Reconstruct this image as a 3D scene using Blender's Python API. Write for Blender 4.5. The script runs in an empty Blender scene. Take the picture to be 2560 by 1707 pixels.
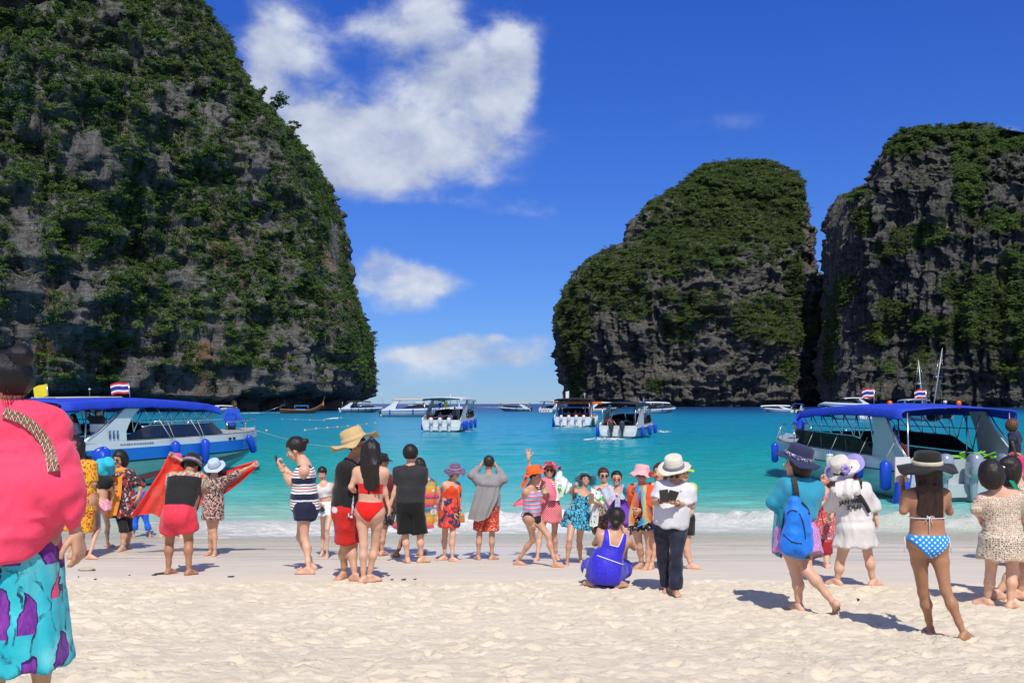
import bpy, math, random
import numpy as np
from math import sin, cos, pi, radians, sqrt, atan2, exp
from mathutils import Vector, Matrix
# ------------------------------------------------------------------ camera, light, exposure
scn = bpy.context.scene
COL = scn.collection
F = 2489.0          # focal length in photo pixels (35 mm on a 36 mm wide frame)
HOR = 1009.0        # horizon row
EYE = 2.55          # camera height above the sea
cam_d = bpy.data.cameras.new('camera'); cam = bpy.data.objects.new('camera', cam_d); COL.objects.link(cam)
cam.location = (0, 0, EYE); cam.rotation_euler = (pi / 2, 0, 0)
cam_d.lens = 35.0; cam_d.sensor_width = 36.0; cam_d.shift_y = (HOR - 853.5) / 2560
cam_d.clip_start = 0.1; cam_d.clip_end = 60000
scn.camera = cam
SUN_EL, SUN_AZ = radians(54), radians(8)     # sun behind the camera, a little to the right
sd = Vector((sin(SUN_AZ) * cos(SUN_EL), -cos(SUN_AZ) * cos(SUN_EL), sin(SUN_EL)))   # towards the sun
sun_d = bpy.data.lights.new('sun', 'SUN'); sun = bpy.data.objects.new('sun', sun_d); COL.objects.link(sun)
sun_d.energy = 4.4; sun_d.angle = radians(0.5); sun_d.color = (1.0, 0.94, 0.84)
sun.rotation_euler = sd.to_track_quat('Z', 'Y').to_euler(); sun.location = (5, -20, 30)
scn.view_settings.view_transform = 'Standard'; scn.view_settings.look = 'None'
scn.view_settings.exposure = 0.0; scn.view_settings.gamma = 1.0
scn.view_settings.use_curve_mapping = False

class NT:
    """tiny helper to wire shader nodes"""
    def __init__(s, tree): s.t = tree; s.n = tree.nodes; s.l = tree.links
    def new(s, ty, **kw):
        n = s.n.new(ty)
        for k, v in kw.items():
            if k.startswith('_'): setattr(n, k[1:], v)
        return n
    def set(s, sock, v):
        if v is None: return
        if isinstance(v, bpy.types.NodeSocket): s.l.new(v, sock)
        else:
            try: sock.default_value = v
            except Exception: sock.default_value = tuple(v) + (1,)
    def math(s, op, a, b=None, c=None, clamp=False):
        n = s.n.new('ShaderNodeMath'); n.operation = op; n.use_clamp = clamp
        s.set(n.inputs[0], a); s.set(n.inputs[1], b); s.set(n.inputs[2], c); return n.outputs[0]
    def vmath(s, op, a, b=None):
        n = s.n.new('ShaderNodeVectorMath'); n.operation = op
        s.set(n.inputs[0], a); s.set(n.inputs[1], b); return n.outputs[0]
    def mix(s, f, a, b, mode='MIX'):
        n = s.n.new('ShaderNodeMix'); n.data_type = 'RGBA'; n.blend_type = mode; n.clamp_factor = True
        s.set(n.inputs[0], f); s.set(n.inputs[6], col4(a)); s.set(n.inputs[7], col4(b)); return n.outputs[2]
    def noise(s, vec, scale=5, detail=3, rough=0.5, dist=0.0, out=0):
        n = s.n.new('ShaderNodeTexNoise'); s.set(n.inputs['Vector'], vec)
        n.inputs['Scale'].default_value = scale; n.inputs['Detail'].default_value = detail
        n.inputs['Roughness'].default_value = rough; n.inputs['Distortion'].default_value = dist
        return n.outputs[out]
    def vor(s, vec, scale=5, rnd=1.0, feature='F1', out='Distance'):
        n = s.n.new('ShaderNodeTexVoronoi'); n.feature = feature; s.set(n.inputs['Vector'], vec)
        n.inputs['Scale'].default_value = scale; n.inputs['Randomness'].default_value = rnd
        return n.outputs[out]
    def ramp(s, f, stops, interp='LINEAR'):
        n = s.n.new('ShaderNodeValToRGB'); r = n.color_ramp; r.interpolation = interp
        while len(r.elements) > 1: r.elements.remove(r.elements[-1])
        r.elements[0].position = stops[0][0]; r.elements[0].color = col4(stops[0][1])
        for p, c in stops[1:]:
            e = r.elements.new(p); e.color = col4(c)
        s.set(n.inputs[0], f); return n.outputs[0]
    def map(s, v, a, b, c=0, d=1):
        n = s.n.new('ShaderNodeMapRange'); s.set(n.inputs[0], v)
        for i, x in enumerate((a, b, c, d)): n.inputs[i + 1].default_value = x
        return n.outputs[0]
    def scale(s, vec, v3):
        n = s.n.new('ShaderNodeMapping'); s.set(n.inputs[0], vec); n.inputs['Scale'].default_value = v3; return n.outputs[0]
    def sep(s, vec):
        n = s.n.new('ShaderNodeSeparateXYZ'); s.set(n.inputs[0], vec); return n.outputs
    def comb(s, x, y, z):
        n = s.n.new('ShaderNodeCombineXYZ'); s.set(n.inputs[0], x); s.set(n.inputs[1], y); s.set(n.inputs[2], z); return n.outputs[0]
    def bump(s, h, strength=0.5, dist=0.02, normal=None):
        n = s.n.new('ShaderNodeBump'); s.set(n.inputs['Height'], h)
        n.inputs['Strength'].default_value = strength; n.inputs['Distance'].default_value = dist
        if normal is not None: s.set(n.inputs['Normal'], normal)
        return n.outputs[0]
    def pos(s): return s.n.new('ShaderNodeNewGeometry').outputs['Position']
    def obj(s): return s.n.new('ShaderNodeTexCoord').outputs['Object']

def col4(c):
    if isinstance(c, (tuple, list)) and len(c) == 3: return (c[0], c[1], c[2], 1)
    return c
def srgb(r, g, b):
    """8 bit sRGB -> linear"""
    f = lambda v: (v / 255 / 12.92) if v / 255 <= 0.04045 else ((v / 255 + 0.055) / 1.055) ** 2.4
    return (f(r), f(g), f(b))

# ------------------------------------------------------------------ world: sky and clouds
w = bpy.data.worlds.new('World'); scn.world = w; w.use_nodes = True
W = NT(w.node_tree)
for n in list(W.n): W.n.remove(n)
sky = W.new('ShaderNodeTexSky'); sky.sky_type = 'NISHITA'; sky.sun_disc = False
sky.sun_elevation = SUN_EL; sky.sun_rotation = pi - SUN_AZ
sky.air_density = 1.0; sky.dust_density = 0.0; sky.ozone_density = 3.0
dirv = W.new('ShaderNodeTexCoord').outputs['Generated']
dx, dy, dz = W.sep(dirv)
az = W.math('ARCTAN2', dx, dy)                 # 0 straight ahead
el = W.math('ARCSINE', dz)
base = W.mix(W.map(el, 0.0, 0.42), (0.40, .64, 1.20), (0.24, 0.59, 1.62))
skyc = W.mix(1.0, sky.outputs[0], base, 'MULTIPLY')
# cloud shapes: soft blobs (azimuth, elevation, radii) broken up by noise
cvec = W.comb(W.math('MULTIPLY', az, 1.0), W.math('MULTIPLY', el, 1.45), 0.0)
n1 = W.noise(cvec, 7.5, 9, 0.56, 0.25)
n2 = W.noise(cvec, 22, 6, 0.6, 0.2)
def P2A(px, py): 
    u = (px - 1280) / F; v = (HOR - py) / F
    return atan2(u, 1), math.asin(v / sqrt(1 + u * u + v * v))
dens = None
blobs = [(640, 180, 60, 90, .55), (700, 60, 95, 80, .75), (760, 150, 70, 60, .55), (800, 320, 150, 80, .8), (1010, 40, 120, 80, .72), (1100, 30, 60, 70, .5), (1080, 200, 120, 70, .80), (1190, 250, 120, 90, .72), (1250, 130, 75, 70, .72), (1310, 160, 45, 60, .6),
         (950, 340, 230, 75, .85), (1060, 390, 180, 60, .85), (860, 400, 120, 60, .75), (1170, 340, 90, 60, .6), (900, 450, 110, 25, .5), (1290, 60, 55, 55, .5), (880, 60, 60, 40, .4), (1290, 240, 40, 60, .5),
         (935, 668, 66, 46, 1.0), (1010, 690, 80, 40, 1.0), (1100, 705, 70, 32, .8), (1010, 765, 90, 28, .7), (950, 715, 70, 32, .7), (1120, 866, 60, 20, .95), (1175, 850, 45, 20, .9), (1240, 845, 26, 12, .85), (1345, 850, 50, 17, .65), (1040, 885, 90, 16, .62), (1280, 884, 100, 18, .55), (1180, 905, 160, 22, .4),
         (1130, 500, 330, 16, .42), (1340, 530, 130, 16, .45), (1230, 900, 280, 40, .42), (1500, 560, 160, 26, .33), (1820, 310, 130, 22, .36), (2060, 420, 160, 34, .34), (2520, 325, 50, 13, .5), (1120, 455, 200, 20, .4), (1000, 940, 200, 30, .35),
         (-600, 300, 300, 160, .9), (3400, 250, 420, 120, .8), (3900, 700, 300, 60, .7), (4300, -200, 500, 200, .8)]
for (bx, by, rx, ry, am) in blobs:
    a0, e0 = P2A(bx, by)
    ca = cos(a0)
    ra = (rx / F) * ca * ca; re = (ry / F) * ca
    q = W.math('ADD', W.math('POWER', W.math('DIVIDE', W.math('SUBTRACT', az, a0), ra), 2.0),
               W.math('POWER', W.math('DIVIDE', W.math('SUBTRACT', el, e0), re), 2.0))
    g = W.math('MULTIPLY', W.math('EXPONENT', W.math('MULTIPLY', q, -0.75)), am)
    dens = g if dens is None else W.math('ADD', dens, g)
# unseen clouds behind and beside the camera, thickened to whiten the fill light
gen = W.math('MULTIPLY', W.map(W.math('ABSOLUTE', az), 0.7, 1.1), W.map(W.noise(dirv, 2.2, 4, .5), 0.36, 0.58, 0, 1.1))
dens = W.math('ADD', dens, gen)
dens = W.math('MINIMUM', dens, 1.25)
dd = W.math('ADD', dens, W.math('ADD', W.math('MULTIPLY', W.math('SUBTRACT', n1, 0.5), 2.5), W.math('MULTIPLY', W.math('SUBTRACT', n2, 0.5), 1.5)))
cm = W.map(dd, 0.20, 1.38); 
cm.node.interpolation_type = 'SMOOTHSTEP'
cm = W.math('MULTIPLY', cm, W.map(dens, 0.08, 0.75, 0, 1))
shade = W.noise(W.vmath('ADD', cvec, (0.01, 0.035, 0)), 7.5, 6, 0.5, 0.25)
lit = W.math('ADD', W.math('MULTIPLY', W.math('SUBTRACT', n1, shade), 2.4), 0.62, None, True)
lit2 = W.math('MULTIPLY', lit, W.map(n2, .2, .8, .75, 1.15))
cc = W.mix(lit2, (0.27, 0.34, 0.52), (0.74, 0.79, 0.88))
BGS = 0.085
skyb = W.vmath('SCALE', skyc); skyb.node.inputs['Scale'].default_value = BGS
fin = W.mix(W.math('MULTIPLY', cm, 0.93), skyb, cc)
fin = W.vmath('SCALE', fin); fin.node.inputs['Scale'].default_value = 1 / BGS
bg = W.new('ShaderNodeBackground'); W.l.new(fin, bg.inputs[0]); bg.inputs[1].default_value = BGS
wo = W.new('ShaderNodeOutputWorld'); W.l.new(bg.outputs[0], wo.inputs[0])

# ------------------------------------------------------------------ mesh helpers
def tag(o, label=None, cat=None, group=None, kind=None):
    if label: o['label'] = label
    if cat: o['category'] = cat
    if group: o['group'] = group
    if kind: o['kind'] = kind
    return o
def thing(name, loc, label, cat, group=None, rz=0.0):
    o = bpy.data.objects.new(name, None); COL.objects.link(o); o.empty_display_size = 0.2
    o.location = loc; o.rotation_euler = (0, 0, rz)
    return tag(o, label, cat, group)
def mesh(name, V, Fc, smooth=True, mats=None, midx=None):
    me = bpy.data.meshes.new(name)
    V = np.asarray(V, dtype=np.float32)
    if isinstance(Fc, np.ndarray):
        m, k = Fc.shape
        me.vertices.add(len(V)); me.vertices.foreach_set('co', V.ravel())
        me.loops.add(m * k); me.loops.foreach_set('vertex_index', Fc.astype(np.int32).ravel())
        me.polygons.add(m); me.polygons.foreach_set('loop_start', np.arange(0, m * k, k, dtype=np.int32))
        me.polygons.foreach_set('loop_total', np.full(m, k, dtype=np.int32))
        me.update(calc_edges=True)
        me.validate()
    else:
        me.from_pydata(V.tolist(), [], Fc); me.update()
    if smooth: me.polygons.foreach_set('use_smooth', [True] * len(me.polygons))
    for m_ in (mats or []): me.materials.append(m_)
    if midx is not None and len(midx) == len(me.polygons): me.polygons.foreach_set('material_index', np.asarray(midx, dtype=np.int32))
    return me
def obj(name, V, Fc, mat, parent=None, smooth=True, world=False, midx=None):
    """link ONE mesh object; world=True: vertices are world coords, made local to the (unrotated) parent"""
    V = np.asarray(V, dtype=np.float64)
    if world and parent is not None: V = V - np.array(parent_loc(parent))
    me = mesh(name, V, Fc, smooth, mat if isinstance(mat, list) else [mat], midx)
    o = bpy.data.objects.new(name, me); COL.objects.link(o)
    if parent is not None: o.parent = parent
    return o
def parent_loc(p):
    l = Vector((0, 0, 0))
    while p is not None: l += p.location; p = p.parent
    return l
class MB:
    """collects simple shapes, links them as one mesh"""
    def __init__(s): s.V = []; s.F = []
    def add(s, V, Fc):
        n = len(s.V); s.V += [tuple(map(float, v)) for v in V]; s.F += [tuple(i + n for i in f) for f in Fc]; return s
    def box(s, c, d, R=None):
        hx, hy, hz = d[0] / 2, d[1] / 2, d[2] / 2
        V = [Vector((x, y, z)) for x in (-hx, hx) for y in (-hy, hy) for z in (-hz, hz)]
        if R is not None: V = [R @ v for v in V]
        V = [v + Vector(c) for v in V]
        return s.add(V, [(0, 1, 3, 2), (4, 6, 7, 5), (0, 4, 5, 1), (2, 3, 7, 6), (0, 2, 6, 4), (1, 5, 7, 3)])
    def tube(s, pts, r, n=6, caps=True):
        pts = [Vector(p) for p in pts]; rs = r if isinstance(r, (list, tuple)) else [r] * len(pts)
        V = []; Fc = []
        prev = None
        for i, p in enumerate(pts):
            d = (pts[min(i + 1, len(pts) - 1)] - pts[max(i - 1, 0)])
            if d.length < 1e-9: d = Vector((0, 0, 1))
            d.normalize()
            a = Vector((0, 0, 1)) if abs(d.z) < 0.9 else Vector((1, 0, 0))
            if prev is not None: u = (prev - d * prev.dot(d)); u = u.normalized() if u.length > 1e-6 else d.cross(a).normalized()
            else: u = d.cross(a).normalized()
            prev = u; v = d.cross(u)
            for k in range(n):
                t = 2 * pi * k / n; V.append(p + (u * cos(t) + v * sin(t)) * rs[i])
        for i in range(len(pts) - 1):
            for k in range(n):
                a = i * n + k; b = i * n + (k + 1) % n; Fc.append((a, b, b + n, a + n))
        if caps: Fc.append(tuple(range(n - 1, -1, -1))); Fc.append(tuple(range((len(pts) - 1) * n, len(pts) * n)))
        return s.add(V, Fc)
    def lathe(s, prof, n=16, c=(0, 0, 0), R=None, wav=None):
        V = []; Fc = []
        for i, (r, z) in enumerate(prof):
            for k in range(n):
                t = 2 * pi * k / n
                dr, dz_ = wav(i, t) if wav else (0, 0)
                v = Vector(((r + dr) * cos(t), (r + dr) * sin(t), z + dz_))
                if R is not None: v = R @ v
                V.append(v + Vector(c))
        for i in range(len(prof) - 1):
            for k in range(n):
                a = i * n + k; b = i * n + (k + 1) % n; Fc.append((a, b, b + n, a + n))
        return s.add(V, Fc)
    def grid(s, G):
        """G: list of rows of points"""
        r, c = len(G), len(G[0]); V = [p for row in G for p in row]
        return s.add(V, [(i * c + j, i * c + j + 1, (i + 1) * c + j + 1, (i + 1) * c + j) for i in range(r - 1) for j in range(c - 1)])
    def build(s, name, mat, parent=None, smooth=True, world=False):
        return obj(name, np.array(s.V), s.F, mat, parent, smooth, world)
def copy_tree(o, parent=None):
    c = o.copy(); COL.objects.link(c); c.parent = parent
    for ch in list(o.children): copy_tree(ch, c)
    return c
def gridmesh(G):
    """numpy (r,c,3) -> verts, quads"""
    r, c = G.shape[:2]; i = np.arange(r * c).reshape(r, c)
    Q = np.stack([i[:-1, :-1], i[:-1, 1:], i[1:, 1:], i[1:, :-1]], -1).reshape(-1, 4)
    return G.reshape(-1, 3), Q
# lattice noise
_rs = np.random.RandomState(7); _perm = _rs.permutation(4096); _val = _rs.rand(4096) * 2 - 1
def vnoise(P):
    P = np.asarray(P, dtype=np.float64); Pi = np.floor(P).astype(np.int64); f = P - Pi; f = f * f * f * (f * (f * 6 - 15) + 10)
    def h(x, y, z): return _val[_perm[(_perm[(_perm[x & 4095] + y) & 4095] + z) & 4095]]
    x, y, z = Pi[..., 0], Pi[..., 1], Pi[..., 2]; fx, fy, fz = f[..., 0], f[..., 1], f[..., 2]
    c00 = h(x, y, z) * (1 - fx) + h(x + 1, y, z) * fx; c10 = h(x, y + 1, z) * (1 - fx) + h(x + 1, y + 1, z) * fx
    c01 = h(x, y, z + 1) * (1 - fx) + h(x + 1, y, z + 1) * fx; c11 = h(x, y + 1, z + 1) * (1 - fx) + h(x + 1, y + 1, z + 1) * fx
    return (c00 * (1 - fy) + c10 * fy) * (1 - fz) + (c01 * (1 - fy) + c11 * fy) * fz
def fbm(P, oct=4, gain=0.5, ridged=False):
    s = 0; a = 1.0; P = np.asarray(P, dtype=np.float64)
    for i in range(oct):
        n = vnoise(P * (2 ** i) + i * 17.3)
        s = s + a * ((1 - 2 * np.abs(n)) if ridged else n); a *= gain
    return s
# ground: distance -> camera height above the sand
_GY = np.array([-60, 0, 4.2, 6, 8.6, 10, 12, 13, 14.6, 15.5, 18, 20, 30, 60, 120])
_GH = np.array([.4, 1.2, 1.5, 1.72, 2.0, 2.08, 2.15, 2.2, 2.32, 2.38, 2.5, 2.585, 3.1, 5.5, 8])
def H(Y): return np.interp(Y, _GY, _GH)
def gz(Y): return EYE - H(Y)
_yy = np.linspace(3.0, 22, 4000); _py = HOR + F * H(_yy) / _yy
def ground_at(px, py):
    """world point of the sand seen at a photo pixel"""
    Y = float(np.interp(-py, -_py, _yy)); return np.array([(px - 1280) / F * Y, Y, float(gz(Y))])
def at(px, py, Y): return np.array([(px - 1280) / F * Y, Y, EYE + (HOR - py) / F * Y])
def sea_at(px, py):
    Y = EYE * F / (py - HOR); return ((px - 1280) / F * Y, Y, 0.0)

# ------------------------------------------------------------------ materials
_mc = {}
def M(name, color=(.5, .5, .5), rough=0.6, metal=0.0, bump=None, spec=0.5, var=0.0, vs=8.0, emit=None, alpha=None, sheen=0.0, coat=0.0, sss=0.0):
    if name in _mc: return _mc[name]
    m = bpy.data.materials.new(name); m.use_nodes = True; T = NT(m.node_tree); b = T.n['Principled BSDF']
    c = col4(color)
    if var:
        nz = T.noise(T.obj(), vs, 4, 0.6)
        c = T.mix(T.map(nz, 0.3, 0.7), tuple(x * (1 - var) for x in c[:3]), tuple(min(1, x * (1 + var)) for x in c[:3]))
    T.set(b.inputs['Base Color'], c); b.inputs['Roughness'].default_value = rough; b.inputs['Metallic'].default_value = metal
    b.inputs['Specular IOR Level'].default_value = spec
    if sheen: b.inputs['Sheen Weight'].default_value = sheen
    if coat: b.inputs['Coat Weight'].default_value = coat
    if sss: b.inputs['Subsurface Weight'].default_value = sss; b.inputs['Subsurface Radius'].default_value = (.015, .006, .003)
    if bump:
        sc, st, di = bump
        T.set(b.inputs['Normal'], T.bump(T.noise(T.obj(), sc, 4, 0.6), st, di))
    if alpha is not None:
        tr = T.new('ShaderNodeBsdfTransparent'); mx = T.new('ShaderNodeMixShader'); mx.inputs[0].default_value = alpha
        T.l.new(tr.outputs[0], mx.inputs[1]); T.l.new(b.outputs[0], mx.inputs[2]); T.l.new(mx.outputs[0], T.n['Material Output'].inputs[0])
    _mc[name] = m; return m
def cloth(name, fn, rough=0.8, alpha=None, wr=1.0, sheen=0.15):
    """cloth whose colour comes from fn(T, object_coords) with woven folds"""
    if name in _mc: return _mc[name]
    m = bpy.data.materials.new(name); m.use_nodes = True; T = NT(m.node_tree); b = T.n['Principled BSDF']
    v = T.obj(); c = fn(T, v)
    T.set(b.inputs['Base Color'], col4(c) if not isinstance(c, bpy.types.NodeSocket) else c)
    b.inputs['Roughness'].default_value = rough; b.inputs['Specular IOR Level'].default_value = 0.25; b.inputs['Sheen Weight'].default_value = sheen
    h = T.math('ADD', T.noise(T.scale(v, (1, 1, .35)), 14, 4, 0.6, 0.6), T.math('MULTIPLY', T.noise(v, 160, 2), 0.06))
    T.set(b.inputs['Normal'], T.bump(h, 0.6 * wr, 0.018))
    if alpha is not None:
        tr = T.new('ShaderNodeBsdfTransparent'); mx = T.new('ShaderNodeMixShader'); T.set(mx.inputs[0], alpha(T, v) if callable(alpha) else alpha)
        T.l.new(tr.outputs[0], mx.inputs[1]); T.l.new(b.outputs[0], mx.inputs[2]); T.l.new(mx.outputs[0], T.n['Material Output'].inputs[0])
    _mc[name] = m; return m
# ------------------------------------------------------------------ beach sand
RB = lambda x: 12.35 + 0.25 * np.sin(x * .7) + 0.12 * np.sin(x * 2.3 + 1) - 0.11 * np.clip(x, 0, 9)      # where trampled dry sand ends
def make_sand():
    xs = np.concatenate([np.linspace(-90, -10, 60)[:-1], np.arange(-10, 8.5, 0.032), np.linspace(8.5, 90, 60)[1:]])
    ys = np.concatenate([np.linspace(-60, 2.5, 40)[:-1], np.arange(2.5, 5.6, .05), np.arange(5.6, 10, 0.026), np.arange(10, 14, .035), np.linspace(14, 22, 120), np.linspace(22.5, 120, 60)])
    X, Y = np.meshgrid(xs, ys)
    Z = gz(Y)
    rb = RB(X)
    rough = np.clip((rb - Y) / 0.35, 0, 1); rough = rough * rough * (3 - 2 * rough)
    P = np.stack([X, Y, np.zeros_like(X)], -1)
    d = 0.014 * fbm(P * 1.3, 3) + 0.013 * fbm(P * np.array([4.2, 5.0, 1]) + 5, 3, .55) + 0.009 * fbm(P * 13 + 9, 2, .6, True)
    # trampled hollows with raised rims
    rs = np.random.RandomState(3)
    D = np.zeros_like(Z)
    for _ in range(2600):
        cx = rs.uniform(-9.5, 8.3); cy = rs.uniform(4.2, 13.0); a = rs.uniform(0, pi); s = rs.uniform(.35, 1.0)
        if abs(cx) > cy * 0.56 + .6: continue
        L, Wd, dp = .13 * s, .062 * s, rs.uniform(.010, .045) * s ** .5
        i0, i1 = np.searchsorted(xs, [cx - .36, cx + .36]); j0, j1 = np.searchsorted(ys, [cy - .36, cy + .36])
        if i1 - i0 < 3 or j1 - j0 < 3: continue
        xx = X[j0:j1, i0:i1] - cx; yy = Y[j0:j1, i0:i1] - cy
        u = (xx * cos(a) + yy * sin(a)) / L; v = (-xx * sin(a) + yy * cos(a)) / Wd
        q = np.sqrt(u * u + v * v)
        D[j0:j1, i0:i1] += -dp * np.exp(-(q ** 3.2) * .8) + dp * .55 * np.exp(-((q - 1.35) / .38) ** 2)
    D = np.clip(D, -.055, .05)
    lump = 0.016 * np.maximum(0, vnoise(P * 9.0 + 3) - .3) + 0.02 * np.maximum(0, vnoise(P * 17.0 + 40) - .45)
    Z = Z + rough * (d + D + lump) + (1 - rough) * 0.006 * fbm(P * np.array([.5, .9, 1]), 2) * (Y < 20)
    Z = np.where(Y > 19.5, Z - .03, Z)
    V, Q = gridmesh(np.stack([X, Y, Z], -1))
    m = bpy.data.materials.new('sand'); m.use_nodes = True; T = NT(m.node_tree); b = T.n['Principled BSDF']
    p = T.pos(); x, y, z = T.sep(p)
    # edge of the dry sand, same curve as the relief
    edge = T.math('ADD', y, T.math('ADD', T.math('MULTIPLY', T.math('SUBTRACT', T.noise(T.scale(p, (1, .3, 0)), 1.2, 4), .5), .5), T.math('MULTIPLY', T.math('MAXIMUM', x, 0.0), 0.11)))
    damp = T.map(edge, 11.9, 12.7)
    wet = T.map(T.math('ADD', y, T.math('MULTIPLY', T.math('SUBTRACT', T.noise(T.scale(p, (.35, 1.2, 0)), 1.0, 4, .6, .4), .5), 2.0)), 14.2, 15.0)
    grain = T.noise(p, 260, 2, .6)
    blot = T.noise(p, 3.0, 6, .65)
    dry = T.mix(T.map(blot, .3, .7), (0.67, .58, .43), (0.80, .715, .555))
    dry = T.mix(T.map(grain, .25, .75, 0, .35), dry, (.50, .42, .32))
    fl = T.vor(p, 60, 1, 'F1'); dry = T.mix(T.math('LESS_THAN', fl, 0.10), dry, (.33, .26, .18))
    dc = T.mix(T.map(T.noise(T.scale(p, (.6, 3, 0)), 2, 4), .3, .7), (.60, .535, .44), (.67, .605, .505))
    wc = T.mix(T.map(T.noise(T.scale(p, (.25, 3, 0)), 1.5, 5, .6, .5), .35, .7), (.57, .515, .42), (.66, .60, .50))
    c = T.mix(wet, T.mix(damp, dry, dc), wc)
    T.set(b.inputs['Base Color'], c)
    streak = T.map(T.noise(T.scale(p, (.18, 2.2, 0)), 2.0, 4, .6, .6), .42, .58)
    T.set(b.inputs['Roughness'], T.math('SUBTRACT', T.map(damp, 0, 1, .95, .62), T.math('MULTIPLY', T.math('MULTIPLY', wet, streak), .36)))
    b.inputs['Specular IOR Level'].default_value = .3
    h = T.math('ADD', T.math('MULTIPLY', T.noise(p, 22, 5, .7), .9), T.math('MULTIPLY', T.noise(p, 110, 3, .6), .4))
    bs = T.n.new('ShaderNodeBump'); bs.inputs['Distance'].default_value = .02; T.set(bs.inputs['Height'], h)
    T.set(bs.inputs['Strength'], T.map(damp, 0, 1, .85, .03)); T.set(b.inputs['Normal'], bs.outputs[0])
    return tag(obj('beach_sand', V, Q, m), kind='structure')
make_sand()

# ------------------------------------------------------------------ sea
def shore(x):    # distance of the lapping edge
    return 16.4 + 0.55 * np.sin(x * .31 + .6) + 0.3 * np.sin(x * .83 + 2)
def make_sea():
    ys = np.concatenate([np.arange(14.6, 26, .07), np.geomspace(26, 120, 150)[1:], np.geomspace(120, 30000, 110)[1:]])
    cols = np.concatenate([np.linspace(-3, -.62, 40)[:-1], np.linspace(-.62, .62, 420), np.linspace(.62, 3, 40)[1:]])
    Y = np.repeat(ys[:, None], len(cols), 1); Xc = np.repeat(cols[None, :], len(ys), 0); X = Xc * Y
    P = np.stack([X, Y, np.zeros_like(X)], -1)
    fade = np.exp(-Y / 60)
    Z = 0.045 * fbm(P * np.array([.5, 1.4, 1]), 4) * np.clip((Y - 18.5) / 6, 0, 1) * (1 + .0 * Y)
    Z += 0.03 * np.sin(Y * 1.3 + 0.5 * np.sin(X * .2) + .8 * vnoise(P * .2)) * fade * np.clip((Y - 21) / 4, 0, 1)
    # breaking roller close in
    yc = 20.6 + .55 * np.sin(X * .22 + .4) + .35 * vnoise(P * np.array([.5, 0, 0]) + 3)
    hgt = .16 + .10 * vnoise(P * np.array([.28, 0, 0]) + 9)
    q = (Y - yc); Z += hgt * np.where(q < 0, np.exp(-(q / .38) ** 2), np.exp(-(q / 1.1) ** 2)) * (1 + .35 * fbm(P * 3.1, 3))
    yc2 = 23.6 + .6 * np.sin(X * .17 + 2); Z += .08 * np.exp(-((Y - yc2) / .8) ** 2)
    base = np.maximum(0.0, gz(Y) + .006)        # thin sheet running up the sand
    ramp = np.clip((Y - 19.2) / 1.2, 0, 1)
    Z = Z * np.clip((Y - 19.0) / .9, 0, 1) + np.where(Y < 20.2, base, 0)
    sh = shore(X)
    Z = np.where(Y < sh, gz(Y) - .03, Z)
    V, Q = gridmesh(np.stack([X, Y, Z], -1))
    m = bpy.data.materials.new('sea_water'); m.use_nodes = True; T = NT(m.node_tree); b = T.n['Principled BSDF']
    p = T.pos(); x, y, z = T.sep(p)
    wob = T.math('ADD', T.math('MULTIPLY', T.math('SUBTRACT', T.noise(T.scale(p, (.03, .10, 0)), 1.0, 5, .6), .5), .9),
                 T.math('MULTIPLY', T.math('SUBTRACT', T.noise(T.scale(p, (.004, .012, 0)), 1.0, 4, .6), .5), 1.0))
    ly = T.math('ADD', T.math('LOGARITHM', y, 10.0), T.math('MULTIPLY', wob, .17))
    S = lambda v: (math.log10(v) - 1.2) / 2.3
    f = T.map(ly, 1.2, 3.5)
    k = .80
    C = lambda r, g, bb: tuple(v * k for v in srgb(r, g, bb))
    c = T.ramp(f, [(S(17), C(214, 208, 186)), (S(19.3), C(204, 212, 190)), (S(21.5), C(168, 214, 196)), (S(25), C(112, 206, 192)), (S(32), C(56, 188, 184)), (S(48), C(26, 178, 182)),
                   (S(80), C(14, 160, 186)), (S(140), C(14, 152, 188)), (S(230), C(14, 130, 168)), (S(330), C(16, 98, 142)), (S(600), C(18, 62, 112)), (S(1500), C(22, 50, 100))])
    vor = T.vor(T.scale(p, (1, 1.7, 0)), 3.2, 1, 'SMOOTH_F1')
    # foam: roller crest and wash
    ycn = T.math('ADD', T.math('MULTIPLY', T.math('SINE', T.math('ADD', T.math('MULTIPLY', x, .22), .4)), .55), 20.6)
    q = T.math('SUBTRACT', y, ycn)
    fo1 = T.noise(T.scale(p, (1.0, 2.2, 1.0)), 1.6, 8, .72, .7); fo2 = T.noise(p, 9, 5, .75, .3)
    band = T.math('MULTIPLY', T.map(q, -2.1, -1.1), T.map(q, 1.0, 3.6, 1, 0))
    gust = T.map(T.noise(T.scale(p, (.10, .05, 0)), 1.3, 2), .3, .62, .55, 1.15)
    foam = T.map(T.math('ADD', T.math('MULTIPLY', T.math('MULTIPLY', band, gust), .62), T.math('ADD', T.math('MULTIPLY', fo1, .75), T.math('MULTIPLY', fo2, .35))), .88, 1.16)
    band2 = T.math('MULTIPLY', T.map(y, 21.8, 22.8), T.map(y, 24.0, 27.5, 1, 0))
    foam2 = T.map(T.math('ADD', T.math('MULTIPLY', band2, .30), T.math('ADD', T.math('MULTIPLY', fo1, .7), T.math('MULTIPLY', fo2, .3))), .80, 1.02, 0, .7)
    lace = T.math('MULTIPLY', T.math('MULTIPLY', T.map(y, 15.6, 16.6), T.map(y, 18.8, 19.9, 1, 0)), T.map(T.noise(T.scale(p, (.25, 2.6, 0)), 2.2, 5, .65, .8), .56, .66, 0, .6))
    caps = T.math('MULTIPLY', T.map(T.noise(T.scale(p, (.03, .2, 0)), 1.0, 6, .7), .66, .72, 0, .7), T.map(y, 420, 700))
    foam = T.math('MAXIMUM', T.math('MAXIMUM', foam, foam2), T.math('MAXIMUM', lace, caps))
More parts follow.
